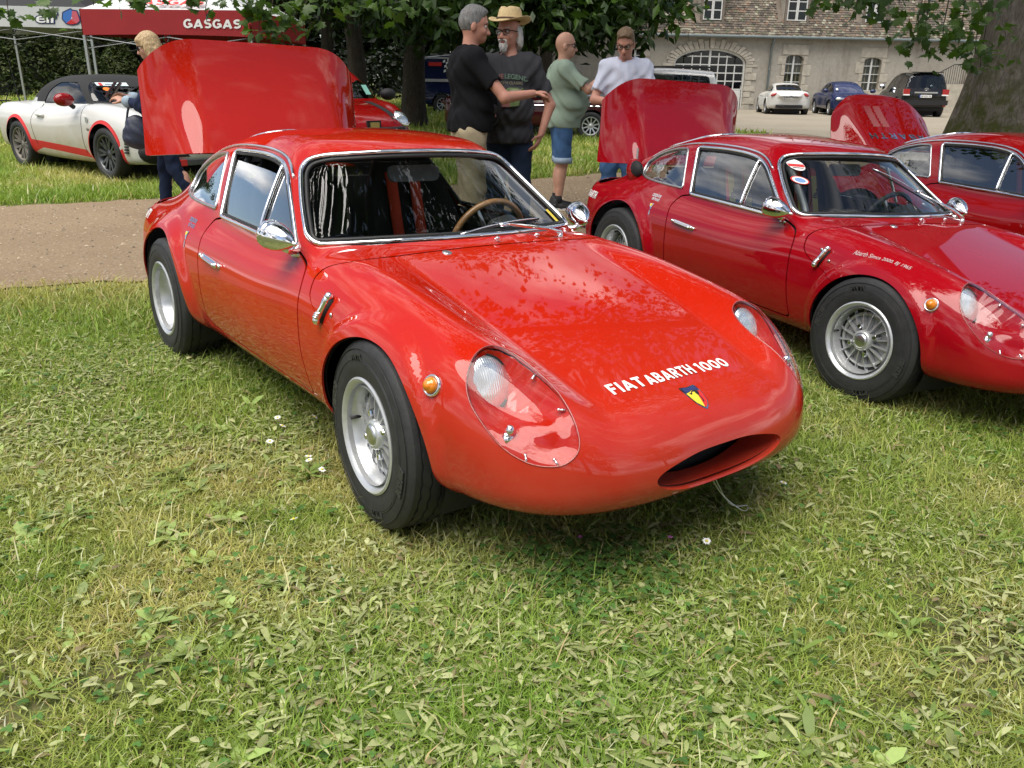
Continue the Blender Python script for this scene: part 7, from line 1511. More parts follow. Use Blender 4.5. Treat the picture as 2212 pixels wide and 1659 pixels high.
def hairm(name, c, v=.45):
    m, t, b = new_mat(name); b.inputs['Roughness'].default_value = .5; tcx = nd(t, 'ShaderNodeTexCoord'); mp_ = nd(t, 'ShaderNodeMapping'); mp_.inputs['Scale'].default_value = (95, 95, 9); t.links.new(tcx.outputs['Object'], mp_.inputs['Vector']); n = noise(t, 1.2, 6, .65, mp_.outputs[0], dist=.6)
    t.links.new(ramp(t, n, [(.32, tuple(x*(1-v)*.7 for x in c)), (.52, c), (.70, tuple(min(1, x*(1+v)) for x in c))]), b.inputs['Base Color']); bump(t, b, n, .8, .01); return m
M_hair_g = hairm('grey_strands', (.20, .195, .19)); M_hair_w = hairm('white_strands', (.55, .53, .50), .3); M_hair_b = hairm('brown_strands', (.19, .115, .06)); M_hair_bl = hairm('blonde_strands', (.52, .37, .20))
M_straw = simple('straw_hat', (.62, .46, .24), .8, 0, .12, 60, .4, 220); M_shoe = simple('black_shoe', (.012, .012, .013), .6); M_sole = simple('white_sole', (.62, .62, .60), .6); M_sock = simple('dark_sock', (.012, .012, .014), .9); M_leather = simple('navy_leather', (.016, .022, .045), .45, 0, .2, 20, .2, 120); M_phone = simple('plum_phone_case', (.07, .035, .05), .4); M_shade = simple('dark_lens', (.012, .012, .014), .08, 0, 0, 1, 0, 1, 1)
def person(p):
    """p: height, joints in metres for a 1.78 m figure, clothes; returns the root"""
    k = p['H']/1.78; root = empty('person', (p['pos'][0], p['pos'][1], G(*p['pos'])), R_(p['yaw']), p['label'], 'person'); be = p.get('belly', .02); nod = R_(p.get('nod', 0)); turn = R_(p.get('turn', 0)); lean = p.get('lean', 0)
    HR = Matrix.Rotation(turn, 3, 'Z') @ Matrix.Rotation(nod, 3, 'Y'); neck = Vector((.005+lean, 0, 1.50))
    hd = lambda x, y, z: np.array(neck+HR @ (Vector((x, y, z))-Vector((.005, 0, 1.50))))*k
    J = lambda q: np.array(q, float)*k
    sh = {s: J((lean, sg*.195, 1.425)) for s, sg in (('r', -1), ('l', 1))}; hip = {s: J((0, sg*.092, .92)) for s, sg in (('r', -1), ('l', 1))}
    kn = {s: J(p.get('knee', {}).get(s, (.02, sg*.105, .50))) for s, sg in (('r', -1), ('l', 1))}; an = {s: J(p.get('ankle', {}).get(s, (-.02, sg*.115, .085))) for s, sg in (('r', -1), ('l', 1))}
    el = {s: J(p['elbow'][s]) for s in 'rl'}; wr = {s: J(p['wrist'][s]) for s in 'rl'}
    allp = np.array(list(sh.values())+list(kn.values())+list(an.values())+list(el.values())+list(wr.values())+[hd(0, 0, 1.80)]); lo = allp.min(0)-.24; hi = allp.max(0)+.24; lo[2] = -.02
    torso = [('e', (0, 0, .95), (.125, .170, .13)), ('e', (.015+be*.7, 0, 1.11), (.118+be, .158+be*.55, .17)), ('e', (lean*.6, 0, 1.31), (.122+be*.25, .182, .19)), ('c', (lean, -.165, 1.43), (lean, .165, 1.43), .068, .068), ('e', (-.03+lean*.8, 0, 1.36), (.10, .17, .13))]
    def do(f, items, inf, kk=.05):
        for it in items:
            if it[0] == 'e': f.ell(J(it[1]), np.array(it[2])*k+inf, kk)
            else: f.cone(J(it[1]), J(it[2]), it[3]*k+inf, it[4]*k+inf, kk)
    f = Field(lo, hi, .0068); do(f, torso, -.006)
    f.cone(J((lean*.9-.005, 0, 1.44)), hd(.0, 0, 1.60), .060*k, .056*k, .04)
    f.ell(hd(.005, 0, 1.685), np.array([.100, .078, .108])*k, .03, HR); f.ell(hd(.040, 0, 1.610), np.array([.066, .058, .060])*k, .03, HR); f.cone(hd(.083, 0, 1.578), hd(.080, 0, 1.580), .022*k, .02*k, .03)
    f.cone(hd(.100, 0, 1.668), hd(.124, 0, 1.628), .009*k, .015*k, .010); f.cone(hd(.112, -.010, 1.624), hd(.112, .010, 1.624), .010*k, .010*k, .008); f.cone(hd(.093, -.03, 1.690), hd(.093, .03, 1.690), .014*k, .014*k, .015); f.cone(hd(.098, -.016, 1.596), hd(.098, .016, 1.596), .009*k, .009*k, .008)
    for sg in (-1, 1):
        f.ell(hd(.088, sg*.033, 1.668), np.array([.016, .019, .012])*k, .012, HR, True); f.ell(hd(-.002, sg*.079, 1.648), np.array([.020, .011, .032])*k, .008, HR); f.ell(hd(.070, sg*.040, 1.632), np.array([.028, .020, .022])*k, .02, HR)
    for s, sg in (('r', -1), ('l', 1)):
        f.cone(sh[s], el[s], .047*k, .040*k, .03); f.cone(el[s], wr[s], .041*k, .027*k, .02)
        d = Vector(p['hand'][s][0]).normalized(); pn = Vector(p['hand'][s][1]); pn = (pn-d*(pn@d)).normalized(); th = d.cross(pn)*p['hand'][s][2]; W0 = Vector(wr[s]); curl = p['hand'][s][3]
        MR = np.array([list(d), list(th), list(pn)]).T
        f.ell(np.array(W0+d*.055*k), np.array([.050, .041, .018])*k, .012, MR)
        for q, (o, ln) in enumerate(((.030, .070), (.010, .080), (-.010, .075), (-.029, .058))):
            a = W0+d*.088*k+th*o*k; c1 = math.radians(curl); b_ = a+(d*math.cos(c1)-pn*math.sin(c1))*ln*.5*k*-1*-1; c2 = c1*2; e_ = b_+(d*math.cos(c2)-pn*math.sin(c2))*ln*.5*k
            f.cone(np.array(W0+d*.05*k+th*o*.8*k), np.array(a), .011*k, .0100*k, .006); f.cone(np.array(a), np.array(b_), .0100*k, .0092*k, .004); f.cone(np.array(b_), np.array(e_), .0092*k, .0078*k, .004)
        a = W0+d*.025*k+th*.032*k; b_ = a+(d*.6+th*.6-pn*.4).normalized()*.045*k; f.cone(np.array(a), np.array(b_), .014*k, .011*k, .008); f.cone(np.array(b_), np.array(b_+(d*.9+th*.1-pn*.4).normalized()*.035*k), .011*k, .009*k, .004)
        f.cone(hip[s], kn[s], .084*k, .056*k, .03); f.cone(kn[s], an[s], .056*k, .036*k, .02); f.ell(kn[s]*.62+an[s]*.38+J((-.022, 0, 0)), np.array([.046, .046, .10])*k, .03); f.cone(an[s]+J((-.02, 0, -.04)), an[s]+J((.13, sg*.02, -.055)), .036*k, .026*k, .02)
    link('body', f.mesh('body', p.get('skin', M_skin)), root)
    def cloth(name, mat, build, h=.0085, ruf=(.0028, 38)):
        g = Field(lo, hi, h); build(g); g.ruffle(ruf[0], ruf[1], p['H']*7); return link(name, g.mesh(name, mat), root)
    slv = p.get('sleeve', .62); hem = p.get('hem', .90)
    def shirt(g):
        do(g, torso, .019, .06)
        for s in 'rl':
            e_ = sh[s]+(el[s]-sh[s])*min(slv, 1); g.cone(sh[s]+(sh[s]-J((lean, 0, 1.425)))*-.12, e_, .075*k, .069*k, .045, slv < 1)
            if slv >= 1: g.cone(el[s], el[s]+(wr[s]-el[s])*.82, .056*k, .044*k, .03, True)
        g.ell(J((0, 0, hem+.05)), np.array([.135+be*.9, .178+be*.4, .16])*k, .05)
        g.below(hem*k); g.ell(J((lean+.02, 0, 1.535)), np.array([.078, .076, .075])*k, .01, None, True)
    so = cloth('shirt' if 'jacket' not in p else 'jacket', p['shirt'], shirt, .0085, p.get('ruf', (.0075, 33)))
    if 'collar' in p:
        b = MB(); n = 22; V = []; F = []
        for i in range(n):
            a = math.radians(28)+(2*math.pi-math.radians(56))*i/(n-1); c_ = J((lean+.012, 0, 1.475)); ca, sa = math.cos(a), math.sin(a); fr = max(0, ca)
            V += [c_+np.array([ca*.080, sa*.078, -.012*ca+.034])*k, c_+np.array([ca*.106, sa*.108, -.020*ca-.006-.024*fr])*k, c_+np.array([ca*.084, sa*.083, -.020*ca-.010-.026*fr])*k]
        for i in range(n-1): F += [(3*i, 3*i+1, 3*i+4, 3*i+3), (3*i+1, 3*i+2, 3*i+5, 3*i+4), (3*i+2, 3*i, 3*i+3, 3*i+5)]
        link('collar', mesh('collar', V, F, p['shirt'], True), so)
    cufz = p.get('cuff', .055)
    def trousers(g):
        g.ell(J((0, 0, .95)), np.array([.132, .178, .12])*k, .05); g.ell(J((-.03, 0, .90)), np.array([.11, .16, .10])*k, .05)
        for s in 'rl':
            g.cone(hip[s], kn[s], (.100+p.get('baggy', 0))*k, (.075+p.get('baggy', 0))*k, .04)
            if cufz < .4: g.cone(kn[s], an[s]+J((.0, 0, -.03)), (.074+p.get('baggy', 0))*k, (.064+p.get('baggy', 0))*k, .03)
        g.below(cufz*k); g.v = np.maximum(g.v, 0*g.v+((g.lo[2]+g.h*np.arange(g.n[2]))-1.01*k)[None, None, :])
    to = cloth('shorts' if cufz > .4 else 'trousers', p['trousers'], trousers, .0085, p.get('truf', (.0036, 34)))
    for s, sg in (('r', -1), ('l', 1)):
        sf = Field(an[s]-.22, an[s]+.28, .007); a = an[s]; sf.cone(a+J((-.035, 0, -.035)), a+J((.04, sg*.005, -.045)), .044*k, .044*k, .02); sf.cone(a+J((.03, sg*.004, -.045)), a+J((.155, sg*.022, -.058)), .046*k, .036*k, .03); sf.cone(a+J((-.02, 0, .0)), a+J((-.02, 0, .01)), .046*k, .044*k, .02); sf.below(.012)
        so_ = link('shoe', sf.mesh('shoe', p.get('shoe', M_shoe)), root); b = MB(); ol = [(a[0]+k*(-.085+.015), a[1]), (a[0]-.075*k, a[1]-.042*k), (a[0]+.03*k, a[1]-.050*k+sg*.004), (a[0]+.15*k, a[1]-.040*k+sg*.02*k), (a[0]+.195*k, a[1]+sg*.022*k), (a[0]+.15*k, a[1]+.045*k+sg*.02*k), (a[0]+.03*k, a[1]+.050*k), (a[0]-.075*k, a[1]+.042*k)]; zb_ = max(0, a[2]-.085*k); b.prism([tuple(q) for q in closed_curve(ol, 4)], zb_+.002, zb_+.028); b.build('sole', p.get('sole', M_sole), so_)
        if p.get('shoe') is None and cufz > .4:
            st = MB(); st.add([tuple(a+J((.02, sg*.050, -.05))), tuple(a+J((.06, sg*.052, -.055))), tuple(a+J((-.02, sg*.047, -.02))), tuple(a+J((-.05, sg*.045, -.012)))], [(0, 1, 2, 3), (3, 2, 1, 0)]); st.build('shoe_stripe', M_sole, so_); sk = MB(); sk.tube([a+J((0, 0, -.02)), a+J((.0, 0, .075))], [.047*k, .043*k], 14); sk.build('sock', M_sock, root, True)
    if cufz > .4:
        for s in 'rl': b = MB(); t_ = (cufz*k-kn[s][2])/(hip[s][2]-kn[s][2]); c_ = kn[s]+(hip[s]-kn[s])*t_; r_ = (.075+(.025)*t_+p.get('baggy', 0)+.012)*k; b.lathe([(r_-.012, .0), (r_, -.003), (r_+.002, .03), (r_-.003, .055), (r_-.016, .055)], 24, tuple(c_)); b.build('turn_up', M_cuff, to, True)
    # face
    for sg in (-1, 1):
        o = MB(); o.ball(hd(.088, sg*.033, 1.667), .0125*k, 10, 6); e_ = o.build('eye', M_eyew, root, True); o = MB(); o.ball(hd(.0965, sg*.033, 1.667), .0062*k, 8, 5); o.build('iris', M_eye, e_, True)
        o = MB(); o.tube([hd(.100, sg*.018, 1.694), hd(.102, sg*.035, 1.698), hd(.090, sg*.054, 1.692)], [.004*k, .005*k, .003*k], 6); o.build('eyebrow', p.get('hair', M_hair_b), root, True)
    sm = p.get('smile', 0); o = MB(); o.tube([hd(.094, -.026, 1.597+sm), hd(.106, -.012, 1.595), hd(.109, 0, 1.5955), hd(.106, .012, 1.595), hd(.094, .026, 1.597+sm)], [.003*k, .0062*k, .0066*k, .0062*k, .003*k], 8); o.build('mouth', M_lips, root, True)
    if 'hairfn' in p:
        hf = Field(hd(0, 0, 1.65)-.32, hd(0, 0, 1.65)+.32, .0068); p['hairfn'](hf, hd, HR, k); hf.ruffle(.0018, 90, 2); link('hair', hf.mesh('hair', p['hair']), root)
    if 'beardfn' in p:
        hf = Field(hd(0, 0, 1.6)-.25, hd(0, 0, 1.6)+.25, .0065); p['beardfn'](hf, hd, HR, k); hf.ruffle(.003, 150, 4); link('beard', hf.mesh('beard', p['hair']), root)
    if 'glasses' in p:
        dark = p['glasses'] == 'sun'; b = MB(); ln = MB(); big = 1.12 if dark else 1
        for sg in (-1, 1):
            lp = rounded_poly([(-.025*big, -.018*big), (.025*big, -.018*big), (.026*big, .016*big), (-.026*big, .016*big)], .012, 4); L3 = [hd(.112-.25*abs(u+.034)**1.2*(1 if u > -.034 else 0)*.6, sg*(u+.034), 1.667+v) for u, v in lp]; b.tube(L3, .0028*k, 5, True); ln.add(L3, [tuple(range(len(L3)))]); b.tube([hd(.100, sg*.060, 1.676), hd(.06, sg*.080, 1.674), hd(-.01, sg*.083, 1.664)], .003*k, 5)
        b.tube([hd(.113, -.010, 1.672), hd(.117, 0, 1.674), hd(.113, .010, 1.672)], .003*k, 5); gl = b.build('glasses', M_dark, root); ln.build('lens', M_shade if dark else M_glass, gl)
    return root, dict(hd=hd, wr=wr, el=el, an=an, J=J, k=k, HR=HR)
def short_hair(top=.014, front=.06, cut_z=1.645):
    def fn(f, hd, HR, k):
        f.ell(hd(-.004, 0, 1.692), np.array([.104, .083, .110])*k, .02, HR); f.ell(hd(.02, 0, 1.760), np.array([.075, .060, .030])*k+top*.8, .03, HR)
        n = np.array(HR @ Vector((-.78, 0, .62))); f.below(float(n @ hd(front+.012, 0, 1.728)), n); up = np.array(HR @ Vector((0, 0, 1))); f.below(float(up @ hd(0, 0, cut_z-.03)), up)
    return fn
def world(root, q): return root.matrix_basis @ Vector(q)
def band(root, info, s, mat, name='wristband'):
    a, b_ = info['el'][s], info['wr'][s]; b = MB(); b.tube([a*.10+b_*.90, a*.02+b_*.98], .033*info['k'], 14); return b.build(name, mat, root, True)
# the man in the black T-shirt
r1, i1 = person(dict(H=1.83, pos=(-.36, 6.72), yaw=14, label='man in black T-shirt and beige trousers seen from behind, arm reaching to his neighbour', belly=.035, skin=M_skin2, shirt=M_tee_b, trousers=M_beige, baggy=.008, sleeve=.66, hem=.925, nod=9, turn=-4,
    elbow={'r': (.20, -.30, 1.17), 'l': (.14, .27, 1.16)}, wrist={'r': (.44, -.20, 1.20), 'l': (.36, .10, 1.16)}, hand={'r': ((1, .25, .05), (0, 0, 1), 1, 40), 'l': ((1, -.4, .05), (0, 0, 1), -1, 40)}, hair=M_hair_g, hairfn=short_hair(.008, .055), truf=(.006, 26)))
# the man with the straw hat
def hat_hair(f, hd, HR, k):
    f.ell(hd(-.02, 0, 1.66), np.array([.092, .094, .085])*k, .03, HR); f.ell(hd(-.06, 0, 1.59), np.array([.055, .085, .075])*k, .03, HR)
    for sg in (-1, 1): f.ell(hd(-.02, sg*.085, 1.61), np.array([.03, .022, .065])*k, .02, HR)
    n = np.array(HR @ Vector((-1, 0, .1))); f.below(float(n @ hd(.015, 0, 1.66)), n)
def goatee(f, hd, HR, k):
    f.ell(hd(.090, 0, 1.553), np.array([.028, .032, .045])*k, .02, HR); f.cone(hd(.106, -.026, 1.606), hd(.112, 0, 1.613), .006*k, .008*k, .01); f.cone(hd(.106, .026, 1.606), hd(.112, 0, 1.613), .006*k, .008*k, .01)
    for sg in (-1, 1): f.cone(hd(.103, sg*.030, 1.604), hd(.092, sg*.026, 1.565), .007*k, .010*k, .015)
r2, i2 = person(dict(H=1.79, pos=(-.06, 7.02), yaw=-97, label='bearded man in straw hat and charcoal printed T-shirt with one hand in his pocket', belly=.055, skin=M_skin2, shirt=M_tee_g, trousers=M_jean_d, baggy=.010, sleeve=.70, hem=.84, turn=-24, nod=2, smile=.004,
    elbow={'r': (.06, -.29, 1.13), 'l': (-.02, .33, 1.13)}, wrist={'r': (.27, -.16, 1.09), 'l': (.05, .27, .91)}, hand={'r': ((.75, .65, .05), (0, 0, 1), 1, 35), 'l': ((.35, -.35, -.9), (0, 1, 0), 1, 20)}, hair=M_hair_w, hairfn=hat_hair, beardfn=goatee, glasses='clear', truf=(.005, 28)))
k = i2['k']; hd = i2['hd']; HM_ = i2['HR'] @ Matrix.Rotation(R_(-6), 3, 'Y'); hatbase = Vector(hd(-.005, 0, 1.735)); b = MB(); n = 40; V = []; F = []
prof = [(.088, .010), (.118, .004), (.148, .000), (.166, .008), (.168, .012), (.150, .006), (.120, .010), (.100, .014), (.097, .045), (.088, .085), (.074, .108), (.045, .112), (.015, .100), (.0005, .098)]
for i_, (rr, hh) in enumerate(prof):
    for q in range(n):
        t = 2*math.pi*q/n; up = (.030*(math.sin(t)**2)*max(0, (rr-.10)/.06) if i_ < 8 else 0)-(.022*max(0, math.cos(t))*max(0, (rr-.10)/.06) if i_ < 8 else 0)-(.020*math.exp(-(math.sin(t)/.35)**2)*(hh > .09) if rr < .09 else 0); V.append(tuple(hatbase+HM_ @ Vector((rr*1.10*math.cos(t), rr*.94*math.sin(t), hh+up))*k))
for i_ in range(len(prof)-1):
    for q in range(n): F.append((i_*n+q, i_*n+(q+1) % n, (i_+1)*n+(q+1) % n, (i_+1)*n+q))
hat = empty('straw_hat', r2.location, r2.rotation_euler[2], 'cream straw hat with thin dark band worn by the bearded man', 'hat'); obj('brim_and_crown', V, F, M_straw, hat); b = MB(); b.tube([tuple(hatbase+HM_ @ Vector((.1005*1.10*math.cos(t), .1005*.94*math.sin(t), .022))*k) for t in np.linspace(0, 2*math.pi, 40, endpoint=False)], .007, 6, True); b.build('hat_band', simple('hat_ribbon', (.10, .05, .03), .6), hat)
band(r2, i2, 'r', M_green)
# print on his shirt: arched words over a faded picture, laid on the chest
def chest(root, info, V, F, mat, name, y0, z0, off=.024):
    k = info['k']; be = .055; out = []
    V, F = subdiv_text(np.asarray(V, float), F, .03)
    for p_ in V:
        y, z = y0+p_[0], z0+p_[1]; c1 = (1.31, .122+be*.25+.014, .182+.014, 0.0, .19+.014); c2 = (1.11, .118+be+.014, .158+be*.55+.014, .015+be*.7, .17+.014); best = 0
        for zc, rx, ry, xc, rz in (c1, c2):
            q = 1-(y/ry)**2-((z-zc)/rz)**2; best = max(best, xc+rx*math.sqrt(max(q, .02)))
        out.append((best+off*.55+.006, y, z))
    return obj(name, np.array(out)*k, F, mat, root, False)
Mp = [simple('print_'+n_, c_, .8, 0, .25, 25) for n_, c_ in (('pink', (.26, .11, .10)), ('green', (.11, .16, .055)), ('sand', (.24, .22, .15)), ('mint', (.13, .21, .15)))]
for s_, x_, mt_ in (('PRIME', -.085, Mp[0]), ('LEGEND', .075, Mp[3])):
    V, F = text_mesh(s_, .048, .0012); V = V[:, :2]@np.eye(2, 3); V[:, 0] += x_; V[:, 1] += .012-.9*V[:, 0]**2; chest(r2, i2, V, F, mt_, 'shirt_print', 0, 1.315)
V, F = text_mesh('AMERICAN CLASSIC', .028, .001); chest(r2, i2, V, F, Mp[2], 'shirt_print', 0, 1.285)
for po, mt_ in (([(-.14, 1.20), (-.02, 1.16), (.02, 1.16), (.14, 1.20), (.13, 1.26), (-.13, 1.26)], Mp[1]), ([(-.125, 1.255), (-.03, 1.245), (-.04, 1.225), (-.10, 1.228)], Mp[2]), ([(.125, 1.255), (.03, 1.245), (.04, 1.225), (.10, 1.228)], Mp[2]), ([(-.13, 1.275), (-.02, 1.27), (-.02, 1.255), (-.12, 1.258)], Mp[0]), ([(-.03, 1.20), (.05, 1.19), (.04, 1.12), (-.02, 1.12)], Mp[0]), ([(.05, 1.19), (.12, 1.20), (.11, 1.13), (.04, 1.12)], Mp[1])):
    po = np.array(po); V = np.c_[po-np.array([0, 1.2]), np.zeros(len(po))]; chest(r2, i2, V, [tuple(range(len(po)))], mt_, 'shirt_print', 0, 1.2, .026+.003*(mt_ is not Mp[1]))
w_ = world(r2, i2['wr']['r'])+Vector((.05, -.06, .02)); cam_e = empty('camera_body', w_, R_(-70), 'small black camera held between the two men on the left of the group', 'camera'); b = MB(); b.box((0, 0, 0), (.10, .12, .075)); b.build('body', M_dark, cam_e); b = MB(); b.lathe([(.032, -.01), (.032, .05), (.026, .055), (.0005, .05)], 20, (.05, 0, 0), 'x'); b.build('lens', M_rubber, cam_e, True); b = MB(); b.tube(open_curve([(0, -.06, .03), (.02, -.09, -.06), (.03, -.03, -.12), (.02, .05, -.10), (0, .06, .03)], 5), .006, 6); b.build('strap', M_dark, cam_e)
# the man in the sage polo
r3, i3 = person(dict(H=1.70, pos=(.46, 8.78), yaw=3, label='bald man in sage polo and denim shorts holding up a phone with both hands', belly=.075, shirt=M_polo_s, trousers=M_jean_b, baggy=.012, sleeve=.80, hem=.86, cuff=.50, collar=1, nod=3,
    elbow={'r': (.24, -.26, 1.24), 'l': (.28, .23, 1.23)}, wrist={'r': (.46, -.12, 1.42), 'l': (.47, .07, 1.40)}, hand={'r': ((.75, .35, .45), (.3, -1, .2), 1, 30), 'l': ((.75, -.3, .45), (.3, 1, .2), -1, 30)}, hair=M_hair_b, glasses='sun', truf=(.004, 30)))
band(r3, i3, 'r', M_green); b = MB(); b.add([tuple(np.array(q)*i3['k']) for q in ((.178, -.012, 1.42), (.178, .012, 1.42), (.232, .012, 1.29), (.232, -.012, 1.29))], [(0, 1, 2, 3), (3, 2, 1, 0)]); b.build('placket', simple('ochre_placket', (.42, .30, .08), .8), r3)
w_ = world(r3, i3['wr']['r'])+Vector((.12, .09, .08)); ph = empty('phone', w_, R_(10), 'dark phone held up by the bald man in sage', 'phone'); b = MB(); b.box((0, 0, 0), (.010, .15, .075)); b.build('case', M_dark, ph); b = MB(); b.box((-.006, 0, 0), (.002, .135, .066)); b.build('screen', M_shade, ph)
# the man in the white polo
r4, i4 = person(dict(H=1.74, pos=(1.02, 8.30), yaw=-98, label='smiling man in white polo and glasses looking down behind the raised crimson lid', belly=.03, skin=M_skin2, shirt=M_polo_w, trousers=M_jean_b, baggy=.010, sleeve=.72, hem=.86, collar=1, nod=26, turn=-8, smile=.006, lean=.02,
    elbow={'r': (.10, -.28, 1.14), 'l': (.12, .28, 1.14)}, wrist={'r': (.30, -.06, 1.12), 'l': (.31, .08, 1.14)}, hand={'r': ((.6, .8, .1), (0, 0, 1), 1, 30), 'l': ((.6, -.8, .1), (0, 0, 1), -1, 30)}, hair=M_hair_b, hairfn=short_hair(.012, .060), glasses='clear', truf=(.006, 26)))
# the woman behind the orange red lid
def bob(f, hd, HR, k):
    f.ell(hd(-.008, 0, 1.69), np.array([.110, .090, .116])*k, .02, HR); f.ell(hd(-.050, 0, 1.60), np.array([.070, .095, .10])*k, .03, HR)
    for sg in (-1, 1): f.ell(hd(.005, sg*.082, 1.60), np.array([.045, .024, .10])*k, .02, HR)
    f.ell(hd(.070, 0, 1.735), np.array([.040, .070, .035])*k, .02, HR); f.ell(hd(.105, 0, 1.62), np.array([.060, .056, .085])*k, .01, HR, True)
    up = np.array(HR @ Vector((0, 0, 1))); f.below(float(up @ hd(0, 0, 1.515)), up)
r5, i5 = person(dict(H=1.62, pos=(-3.28, 8.05), yaw=-168, label='blonde woman in sunglasses and navy jacket reading her phone beside the raised lid', belly=.01, shirt=M_jacket, jacket=1, trousers=M_jean_n, baggy=-.006, sleeve=1.0, hem=.82, nod=18,
    elbow={'r': (.12, -.24, 1.12), 'l': (.14, .25, 1.10)}, wrist={'r': (.33, -.07, 1.17), 'l': (.33, .09, 1.14)}, hand={'r': ((.8, .25, .3), (0, -.4, 1), 1, 30), 'l': ((.8, -.25, .3), (0, .4, 1), -1, 30)}, hair=M_hair_bl, hairfn=bob, glasses='sun', knee={'r': (.06, -.09, .50), 'l': (-.06, .09, .49)}, ankle={'r': (.10, -.10, .085), 'l': (-.26, .10, .13)}, shoe=M_leather, truf=(.005, 34)))
for s in 'rl': a, b_ = i5['el'][s], i5['wr'][s]; b = MB(); b.tube([a*.42+b_*.58, a*.22+b_*.78, a*.06+b_*.94], [.050, .058, .048], 14); b.build('frilled_cuff', M_frill, r5, True)
w_ = world(r5, i5['wr']['r'])+Vector((-.10, -.03, .06)); ph = empty('phone', w_, R_(12), 'phone in a plum folding case held by the blonde woman', 'phone'); Mq = Matrix.Rotation(R_(38), 3, 'Y'); b = MB(); b.box((0, .045, 0), (.012, .085, .165), M=Mq); b.build('case_back', M_phone, ph); b = MB(); b.box((-.02, -.045, .01), (.010, .085, .165), M=Mq); b.build('case_flap', M_phone, ph)
w_ = world(r5, i5['el']['l']*.5+i5['wr']['l']*.5); bag = empty('handbag', w_, R_(10), 'slouchy navy leather handbag hanging from the forearm of the woman', 'bag'); bf = Field((-.2, -.2, -.46), (.2, .2, .02), .009); bf.ell((0, 0, -.30), (.135, .07, .10), .05); bf.ell((0, 0, -.20), (.10, .05, .10), .06); bf.ruffle(.004, 45, 1); link('pouch', bf.mesh('pouch', M_leather), bag); b = MB(); b.tube(open_curve([(-.08, 0, -.16), (-.05, 0, -.05), (0, 0, .03), (.05, 0, -.05), (.08, 0, -.16)], 6), .010, 8); b.build('strap', M_leather, bag); b = MB(); b.box((.085, 0, -.12), (.03, .03, .07)); b.build('buckle_tab', simple('tan_leather', (.30, .14, .05), .5), bag)
# ---------------------------------------------------------------- tents, chair, daisies
def tent(corner_px, Y, w, d, yaw, hv, label, val_mat, roof_mat, valh, zoff=0):
    c = at(*corner_px, Y); z = G(c[0], c[1]); e = empty('canopy_tent', (c[0], c[1], z), yaw, label, 'tent'); H = c[2]-z+zoff   # origin: front right leg; x to the left is negative
    ln = [(0, 0), (-w, 0), (-w, d), (0, d)]
    for (x, y) in ln: b = MB(); b.box((x, y, H/2), (.045, .045, H)); b.build('leg', M_alu, e)
    P = [(x, y, H) for x, y in ln]; top = [(x*1.0, y, H+valh) for x, y in ln]; pk = (-w/2, d/2, H+valh+hv)
    names = ('front', 'left', 'back', 'right')
    for q in range(4):
        a, b_ = q, (q+1) % 4; off = [(0, -.03), (-.03, 0), (0, .03), (.03, 0)][q]; V = []; n = 14
        for i in range(n+1):
            t = i/n; x = ln[a][0]*(1-t)+ln[b_][0]*t+off[0]; y = ln[a][1]*(1-t)+ln[b_][1]*t+off[1]; sc = .035*math.sin(math.pi*t)
            V += [(x, y, H+valh), (x, y, H+sc*.6)]
        obj('valance', V, [(2*i, 2*i+1, 2*i+3, 2*i+2) for i in range(n)], val_mat, e)
        n = 10; V = []
        for i in range(n+1):
            for j in range(n+1):
                s_, t = i/n, j/n; base = np.array(top[a])*(1-s_)+np.array(top[b_])*s_; p_ = base*(1-t)+np.array(pk)*t; p_[2] -= .10*math.sin(math.pi*t)*(.4+.6*math.sin(math.pi*s_)); V.append(p_)
        obj('roof_panel', V, [(i*(n+1)+j, (i+1)*(n+1)+j, (i+1)*(n+1)+j+1, i*(n+1)+j+1) for i in range(n) for j in range(n)], roof_mat, e)
    b = MB()
    for q in range(4):
        a, b_ = ln[q], ln[(q+1) % 4]; m_ = ((a[0]+b_[0])/2, (a[1]+b_[1])/2)
        for u_, v_ in ((a, m_), (m_, b_)): b.tube([(u_[0], u_[1], H-.02), (v_[0], v_[1], H-.22)], .009, 6); b.tube([(u_[0], u_[1], H-.22), (v_[0], v_[1], H-.02)], .013, 6)
    b.tube([(-w/2, 0, H-.1), pk], .015, 6); b.tube([(-w/2, d, H-.1), pk], .015, 6); b.build('truss', M_gun, e); return e, H
M_tw = simple('tent_white', (.55, .56, .56), .8, 0, .05, 4); M_tb = simple('tent_black', (.014, .014, .016), .8); M_tr = simple('tent_red', (.30, .012, .016), .75, 0, .06, 3)
t1, H1 = tent((195, 63), 18.0, 3.0, 3.0, R_(3), .95, 'white canopy tent with black roof and fuel brand lettering on its valance', M_tw, M_tb, .40)
